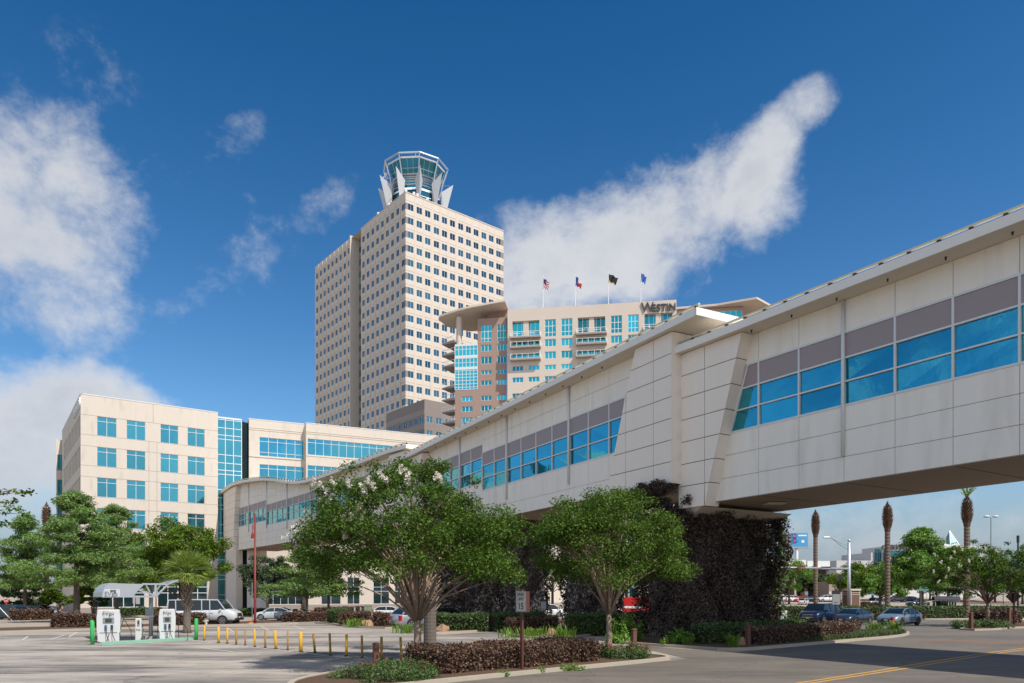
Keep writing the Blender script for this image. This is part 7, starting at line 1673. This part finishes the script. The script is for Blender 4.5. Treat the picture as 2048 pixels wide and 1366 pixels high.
b = MB(); PS1.b(b, PS1.t(1569), PS1.t(1587), PS1.z(1600, 1175), PS1.z(1600, 1172.5), -2.5, 1.5); b.build('awning', M['steel'], SB, True)
# billboard
BBx, BBd = gx(1593, 330); BB = thing('billboard', 'blue roadside billboard on a white column above the shop roof', 'billboard', (BBx, BBd, 0)); k_ = BBd/F; L9 = lambda px, py: ((px-1593)*k_, zz(py, BBd))
b = MB(); x0, z0 = L9(1582, 1093); x1, z1 = L9(1615, 1066); b.box(x0, x1, -.4, .4, z0, z1); pn9 = b.build('board', mat('sky_blue_board', (.06, .30, .55), .5), BB)
b = MB(); a0, c0 = L9(1584.5, 1087); a1, c1 = L9(1592, 1067.5); b.box(a0, a1, -.45, -.41, c0, c1); b.build('ad_panel', mat('indigo_panel', (.03, .06, .28), .5), pn9)
b = MB(); 
for (px, py) in ((1588, 1072), (1588, 1082)): q = L9(px, py); b.tube([(q[0], -.46, q[1]), (q[0], -.5, q[1])], .6, 10)
b.build('pink_dots', mat('pink_spot', (.6, .1, .22), .5), pn9)
b = MB(); b.box(L9(1596, 0)[0], L9(1612.5, 0)[0], -.45, -.41, L9(0, 1072.5)[1], L9(0, 1069.8)[1]); q = L9(1605, 1083); b.tube([(q[0], -.42, q[1]), (q[0], -.46, q[1])], .8, 5); b.build('white_print', M['white'], pn9)
b = MB(); b.box(L9(1570, 0)[0], L9(1618, 0)[0], -1.2, 1.2, L9(0, 1096.5)[1], L9(0, 1095)[1]); b.box(L9(1578, 0)[0], L9(1580, 0)[0], -.5, .5, L9(0, 1094)[1], L9(0, 1066)[1]); b.build('catwalk', M['steel'], BB)
for i in range(5): b = MB(); z = L9(0, 1088-i*4.5)[1]; b.box(L9(1569, 0)[0], L9(1578, 0)[0], 1.0, 1.2, z, z+.7); b.build('rear_slat', M['fascia'], BB)
b = MB(); b.cyl(0, 0, 0, L9(0, 1097)[1], .75, .75, 12); b.build('column', M['white'], BB)
# grey-white offices
def blockb(name, label, px0, px1, ytop, d, ang, m, bands=(), dep=25, wins='glass_t'):
    pl = Pl(gx(px0, d), (math.cos(ang), math.sin(ang))); T_ = thing(name, label, 'building', (gx(px0, d)[0], d, 0)); t = pl.t(px1); b = MB(); zt = pl.z(px0+1, ytop); pl.b(b, 0, t, 0, zt, -dep, 0); b.build('wall', m, T_, True)
    for (x0, x1, y0, y1) in bands: b = MB(); pl.q(b, pl.t(x0), pl.t(x1), pl.z(px0+1, y1), pl.z(px0+1, y0), .08); b.build('window', M[wins], T_, True)
    return T_, pl, zt
gw = mat('grey_white_wall', (.50, .50, .50), .8); 
T_, pl, zt = blockb('retail_block', 'long low grey-white retail building behind the brick pylon', 1673, 1746, 1121, 300, .05, gw, dep=30)
T_, pl, zt = blockb('grey_tower_block', 'grey block with dark vertical louvres left of the lettered office', 1742, 1770, 1105, 310, .05, gw)
for px in (1749, 1752.5, 1756, 1760, 1767): b = MB(); pl.b(b, pl.t(px), pl.t(px+1.6), 5, pl.z(1750, 1098), .1, .9); b.build('louvre', M['glass_t'], T_, True)
T_, pl, zt = blockb('lettered_office', 'white office block with ribbon windows and small dark roof lettering', 1772, 1965, 1092, 340, -.03, mat('office_white', (.62, .61, .60), .8), [(1775, 1960, 1101, 1112), (1775, 1960, 1118, 1126), (1775, 1960, 1132, 1140)])
q = pl.p(pl.t(1794), pl.z(1773, 1093.5), .5); iv = wm(T_).inverted(); text('cemex', 4.6, M['letter'], T_, face_mtx(iv @ Vector(q)), .2, 'CENTER', 'lettering', .08, 1.25)
b = MB(); q0 = pl.p(pl.t(1779.5), pl.z(1773, 1096), .6); q1 = pl.p(pl.t(1783.5), pl.z(1773, 1089.5), .6); b.tube([q0, q1], .35, 4); b.build('logo_stroke', M['letter'], T_, True)
b = MB(); pl.b(b, pl.t(1865), pl.t(1897), zt, zt+4.5, -12, -2); b.build('penthouse', M['steel'], T_, True)
x, y = gx(1911, 350); GP = thing('glass_pyramid', 'pale glass pyramid roof beside the rightmost tall palm', 'building', (x, y, 0)); k_ = y/F; w = 10*k_; zb9, zt9 = zz(1095, y), zz(1060, y)
b = MB(); b.add([(-w, 0, zb9), (w*1.1, 0, zb9), (w, 8, zb9), (-w, 8, zb9), (-w*.2, 4, zt9)], [(0, 1, 4), (1, 2, 4), (2, 3, 4), (3, 0, 4)]); b.box(-w, w, 0, 8, 0, zb9); b.build('glass_roof', mat('pale_green_glass', (.14, .26, .27), .2, metal=.4), GP)
b = MB()
for p0, p1 in (((-w, 0, zb9), (-w*.2, 4, zt9)), ((w*1.1, 0, zb9), (-w*.2, 4, zt9)), ((-w, -.1, zb9), (w, -.1, zb9)), ((-w*.7, -.1, zb9+3), (w*.7, -.1+1, zb9+3)), ((0, 0, zb9), (-w*.2, 4, zt9))): b.tube([p0, p1], .2, 4)
b.build('glazing_bar', M['white'], GP)
x, y = gx(1912, 200); OC = thing('orange_stripe_canopy', 'white fuel canopy edge with an orange stripe behind the trees', 'canopy', (x, y, 0)); b = MB(); b.hexa([(-3.5, 0, zz(1099, y)), (3.6, 1, zz(1108, y)), (3.6, 8, zz(1108, y)), (-3.5, 8, zz(1099, y))], [(-3.5, 0, zz(1087, y)), (3.6, 1, zz(1094, y)), (3.6, 8, zz(1094, y)), (-3.5, 8, zz(1087, y))]); b.build('fascia', M['white'], OC)
b = MB(); b.hexa([(-.5, .3, zz(1092.5, y)), (3.5, .85, zz(1096.5, y)), (3.5, .95, zz(1096.5, y)), (-.5, .4, zz(1092.5, y))], [(-.5, .3, zz(1091, y)), (3.5, .85, zz(1094.5, y)), (3.5, .95, zz(1094.5, y)), (-.5, .4, zz(1091, y))]); b.build('stripe', mat('orange_stripe', (.8, .25, .03), .5), OC); b = MB(); b.box(1.5, 2.1, 4, 4.6, 0, zz(1108, y)); b.build('column', M['white'], OC)
blockb('low_shop_wall', 'low beige wall building behind the solar panel pole', 1658, 1700, 1163, 240, .0, mat('beige_wall', (.42, .34, .28), .8), dep=12)
blockb('distant_block', 'pale low blocks far off left of the office building', -160, 22, 1165, 200, .0, mat('pale_far_wall', (.5, .44, .38), .8), dep=20)
# traffic signal mast on a brick pylon
x, y = gd(1698, 92); TS = thing('signal_mast', 'grey traffic signal mast with long arm, street light and ball finial', 'traffic signal', (x, y, gz(y))); k_ = y/F; g_ = gz(y); Z = lambda py: zz(py, y)-g_; Xp = lambda px: (px-1698)*k_
b = MB(); b.tube([(0, 0, 0), (0, 0, Z(1085))], [.22, .19], 12); b.sphere((0, 0, Z(1081)), .19, 10); b.build('pole', M['alu'], TS, False, True)
b = MB(); b.tube([(0, 0, Z(1138)), (Xp(1560), -1, Z(1135.5)), (Xp(1500), -1.5, Z(1135))], [.17, .12, .10], 8); b.build('mast_arm', M['steel'], TS, False, True)
b = MB(); b.tube([(0, 0, Z(1100)), (Xp(1685), 0, Z(1093)), (Xp(1662), 0, Z(1075.5)), (Xp(1656), 0, Z(1074.5))], .04, 6); b.tube([(0, 0, Z(1093)), (Xp(1675), 0, Z(1083)), (Xp(1663), 0, Z(1076))], .03, 6); b.build('lamp_arm', M['steel'], TS)
b = MB(); b.tube([(Xp(1647), 0, Z(1075)), (Xp(1659), 0, Z(1074.5))], [.12, .14], 8); b.build('lamp_head', M['white'], TS)
b = MB(); b.box(Xp(1588), Xp(1603), -1.15, -1.0, Z(1139.7), Z(1133)); hs_ = b.build('signal_housing', mat('signal_body', (.09, .035, .015), .5), TS)
for px, c_ in ((1591, 0), (1595.5, 1), (1600, 1)): b = MB(); b.tube([(Xp(px), -1.2, Z(1136.4)), (Xp(px), -1.15, Z(1136.4))], .12, 10); b.build('signal_lens', mat('red_lens', (.5, .02, .01), .3) if c_ == 0 else mat('dark_lens', (.35, .2, .12), .4), hs_)
b = MB(); b.box(Xp(1636), Xp(1656), -.9, -.85, Z(1140.5), Z(1133.5)); st9 = b.build('street_sign', mat('street_sign_dark', (.035, .025, .03), .5), TS); text('Gateway', .34, M['white'], st9, face_mtx((Xp(1646), -.92, Z(1137))), .003)
x, y = gd(1702, 96); BP = thing('brick_pylon', 'brown brick gateway pylon with cream cap at the signal mast', 'pylon', (x, y, gz(y)), .35); k_ = y/F; h = (1206-1147)*k_
b = MB(); b.box(-.75, .75, -.75, .75, 0, h*.94); b.build('shaft', M['brick'], BP); b = MB(); b.box(-.85, .85, -.85, .85, h*.94, h); b.box(-.85, .85, -.85, .85, 0, .35); b.build('cap', M['cream2'], BP)
b = MB()
for z in (h*.80, h*.86, h*.22): b.box(-.78, .78, -.78, .78, z, z+.06)
for s_ in (-1, 1):
    for w9 in (-1, 1): b.box(s_*.72-.05, s_*.72+.05, w9*.72-.05, w9*.72+.05, .35, h*.94)
b.build('stone_trim', M['cream2'], BP)
x, y = gd(1680, 80); SP = thing('solar_pole', 'black pole with a tilted solar panel and walk signal', 'pole', (x, y, gz(y))); k_ = y/F; Z = lambda py: zz(py, y)-gz(y); b = MB(); b.cyl(0, 0, 0, Z(1156), .05, .05, 8); b.build('pole', M['dark'], SP); b = MB(); b.hexa([(-.35, -.25, Z(1158.5)), (.25, -.25, Z(1158.5)), (.42, .3, Z(1151)), (-.15, .3, Z(1151))], [(-.35, -.25, Z(1158.5)+.04), (.25, -.25, Z(1158.5)+.04), (.42, .3, Z(1151)+.04), (-.15, .3, Z(1151)+.04)]); b.build('solar_panel', mat('solar_blue', (.012, .014, .02), .6, spec=.2), SP)
b = MB(); b.box(.12, .42, -.1, .1, Z(1183), Z(1177)); b.build('walk_signal', mat('signal_body', (.09, .035, .015)), SP)
# double street lamp, sign posts, shelter, pole
x, y = gd(1982, 110); SL = thing('street_lamp', 'tall street lamp with two round heads above the right trees', 'street lamp', (x, y, gz(y))); Z = lambda py: zz(py, y)-gz(y); k_ = y/F; b = MB(); b.tube([(0, 0, 0), (0, 0, Z(1035))], [.13, .08], 8); b.tube([(-9*k_, 0, Z(1034)), (0, 0, Z(1035.5)), (9*k_, 0, Z(1033))], .05, 6); b.build('pole', M['steel'], SL)
for s_ in (-1, 1): b = MB(); b.sphere((s_*9*k_, 0, Z(1033)), 5.6*k_, 12, sz=.42); b.build('lamp_head', M['white'], SL, False, True)
x, y = gd(1848, 110); RS = thing('road_sign', 'green guide sign reading KATY FWY under the broad tree', 'road sign', (x, y, gz(y))); Z = lambda py: zz(py, y)-gz(y); k_ = y/F
b = MB(); 
for s_ in (-.45, .45): b.cyl(s_, .05, 0, Z(1174), .04, .04, 6)
b.build('post', M['steel'], RS); b = MB(); b.box(-9.5*k_, 9.5*k_, -.03, 0, Z(1182.5), Z(1172.5)); rp9 = b.build('sign_panel', mat('sign_green', (.01, .16, .10), .5), RS); text('KATY FWY', 3.6*k_, M['white'], rp9, face_mtx((0, -.04, Z(1176))), .003); text('WEST BOUND', 2.6*k_, M['white'], rp9, face_mtx((0, -.04, Z(1180))), .003)
x, y = gd(1901, 98); BS = thing('bus_shelter', 'pale framed bus shelter with an arched dark roof', 'bus shelter', (x, y, gz(y)), -.3); k_ = y/F; b = MB(); h = 2.3
for px in (-1.6, -1.1, -.55, 0, .5): 
    b.box(px*.6-.04+.55, px*.6+.04+.55, -.75, -.68, 0, h)
for z in (.12, h*.5, h): b.box(-.45, .9, -.76, -.67, z-.04, z+.04)
b.box(-2.0, -1.93, -.75, -.68, 0, h); b.box(.85, .92, .7, .77, 0, h); b.box(-2.0, -1.93, .7, .77, 0, h); b.box(-2, .92, -.76, -.68, h, h+.09); b.build('frame', mat('cream_metal', (.55, .54, .42), .5), BS)
b = MB(); n9 = 8
for i in range(n9):
    a0, a1 = math.pi*i/n9, math.pi*(i+1)/n9; b.quad((-2.1, -.85*math.cos(a0), h+.1+.55*math.sin(a0)), (1.0, -.85*math.cos(a0), h+.1+.55*math.sin(a0)), (1.0, -.85*math.cos(a1), h+.1+.55*math.sin(a1)), (-2.1, -.85*math.cos(a1), h+.1+.55*math.sin(a1)))
b.build('roof', mat('shelter_roof', (.05, .045, .05), .4), BS); b = MB(); b.quad((-1.95, .72, .3), (.88, .72, .3), (.88, .72, h), (-1.95, .72, h)); b.build('rear_glass', M['glass_d'], BS)
x, y = gd(2036, 96); PO = thing('utility_pole', 'dark slim pole rising beside the diamond sign at far right', 'pole', (x, y, gz(y))); b = MB(); b.cyl(0, 0, 0, zz(1071, y)-gz(y), .12, .10, 8); b.cyl(0, 0, zz(1085, y)-gz(y), zz(1071, y)-gz(y), .17, .17, 8); b.build('pole', M['dark'], PO)
def little(px, pb, pt_, w, m, lab, d):
    x, y = gd(px, d); k_ = d/F; T_ = thing('small_sign', lab, 'sign', (x, y, gz(y))); z1 = zz(pt_, d)-gz(d); b = MB(); b.cyl(0, .06, 0, z1, .04, .04, 6); b.build('post', M['dark'], T_); b = MB(); b.box(-w*k_/2, w*k_/2, -.02, .02, z1-w*k_*1.25, z1); b.build('sign_panel', m, T_)
little(2007, 1240, 1175, 7, mat('pale_blue_sign', (.35, .5, .65), .5), 'pale blue sign seen through the right crepe myrtle branches', 82)
little(1748, 1205, 1181, 8, mat('mid_blue_sign', (.12, .28, .6), .5), 'blue sign above the silver pickup truck', 160)
little(1613, 1200, 1183, 6, mat('grey_blue_sign', (.2, .25, .35), .5), 'grey-blue board beside the small bright red car', 170)
little(1660, 1200, 1183, 4, M['white'], 'narrow white board right of the white boxy suv', 160)
x, y = gp(1567, 1252); T_ = thing('white_post', 'short white post at the right edge of the wide ivy pillar', 'post', (x, y)); b = MB(); b.box(-.28, .28, -.15, .15, 0, 1.35); b.build('post', M['white'], T_, bevel=.02)
rd = thing('red_post', 'thin red post left of the rightmost tall palm trunk', 'post', (gd(1927, 95)[0], 95, gz(95))); b = MB(); b.cyl(0, 0, 0, 3.2, .07, .07, 8); b.build('post', M['redpost'], rd)
fb = thing('flower_bed', 'low bed of red flowers across the avenue', 'flower bed', (gd(1800, 130)[0], 130, gz(130))); C_ = [(i*.55-5.5, 0, .25) for i in range(22)]; leaves('flower', mat('red_flower_mass', (.35, .07, .05), .8, island=.5), fb, C_, [(.5, .7, .25)]*22, [1]*22, 2500, .25, 5)
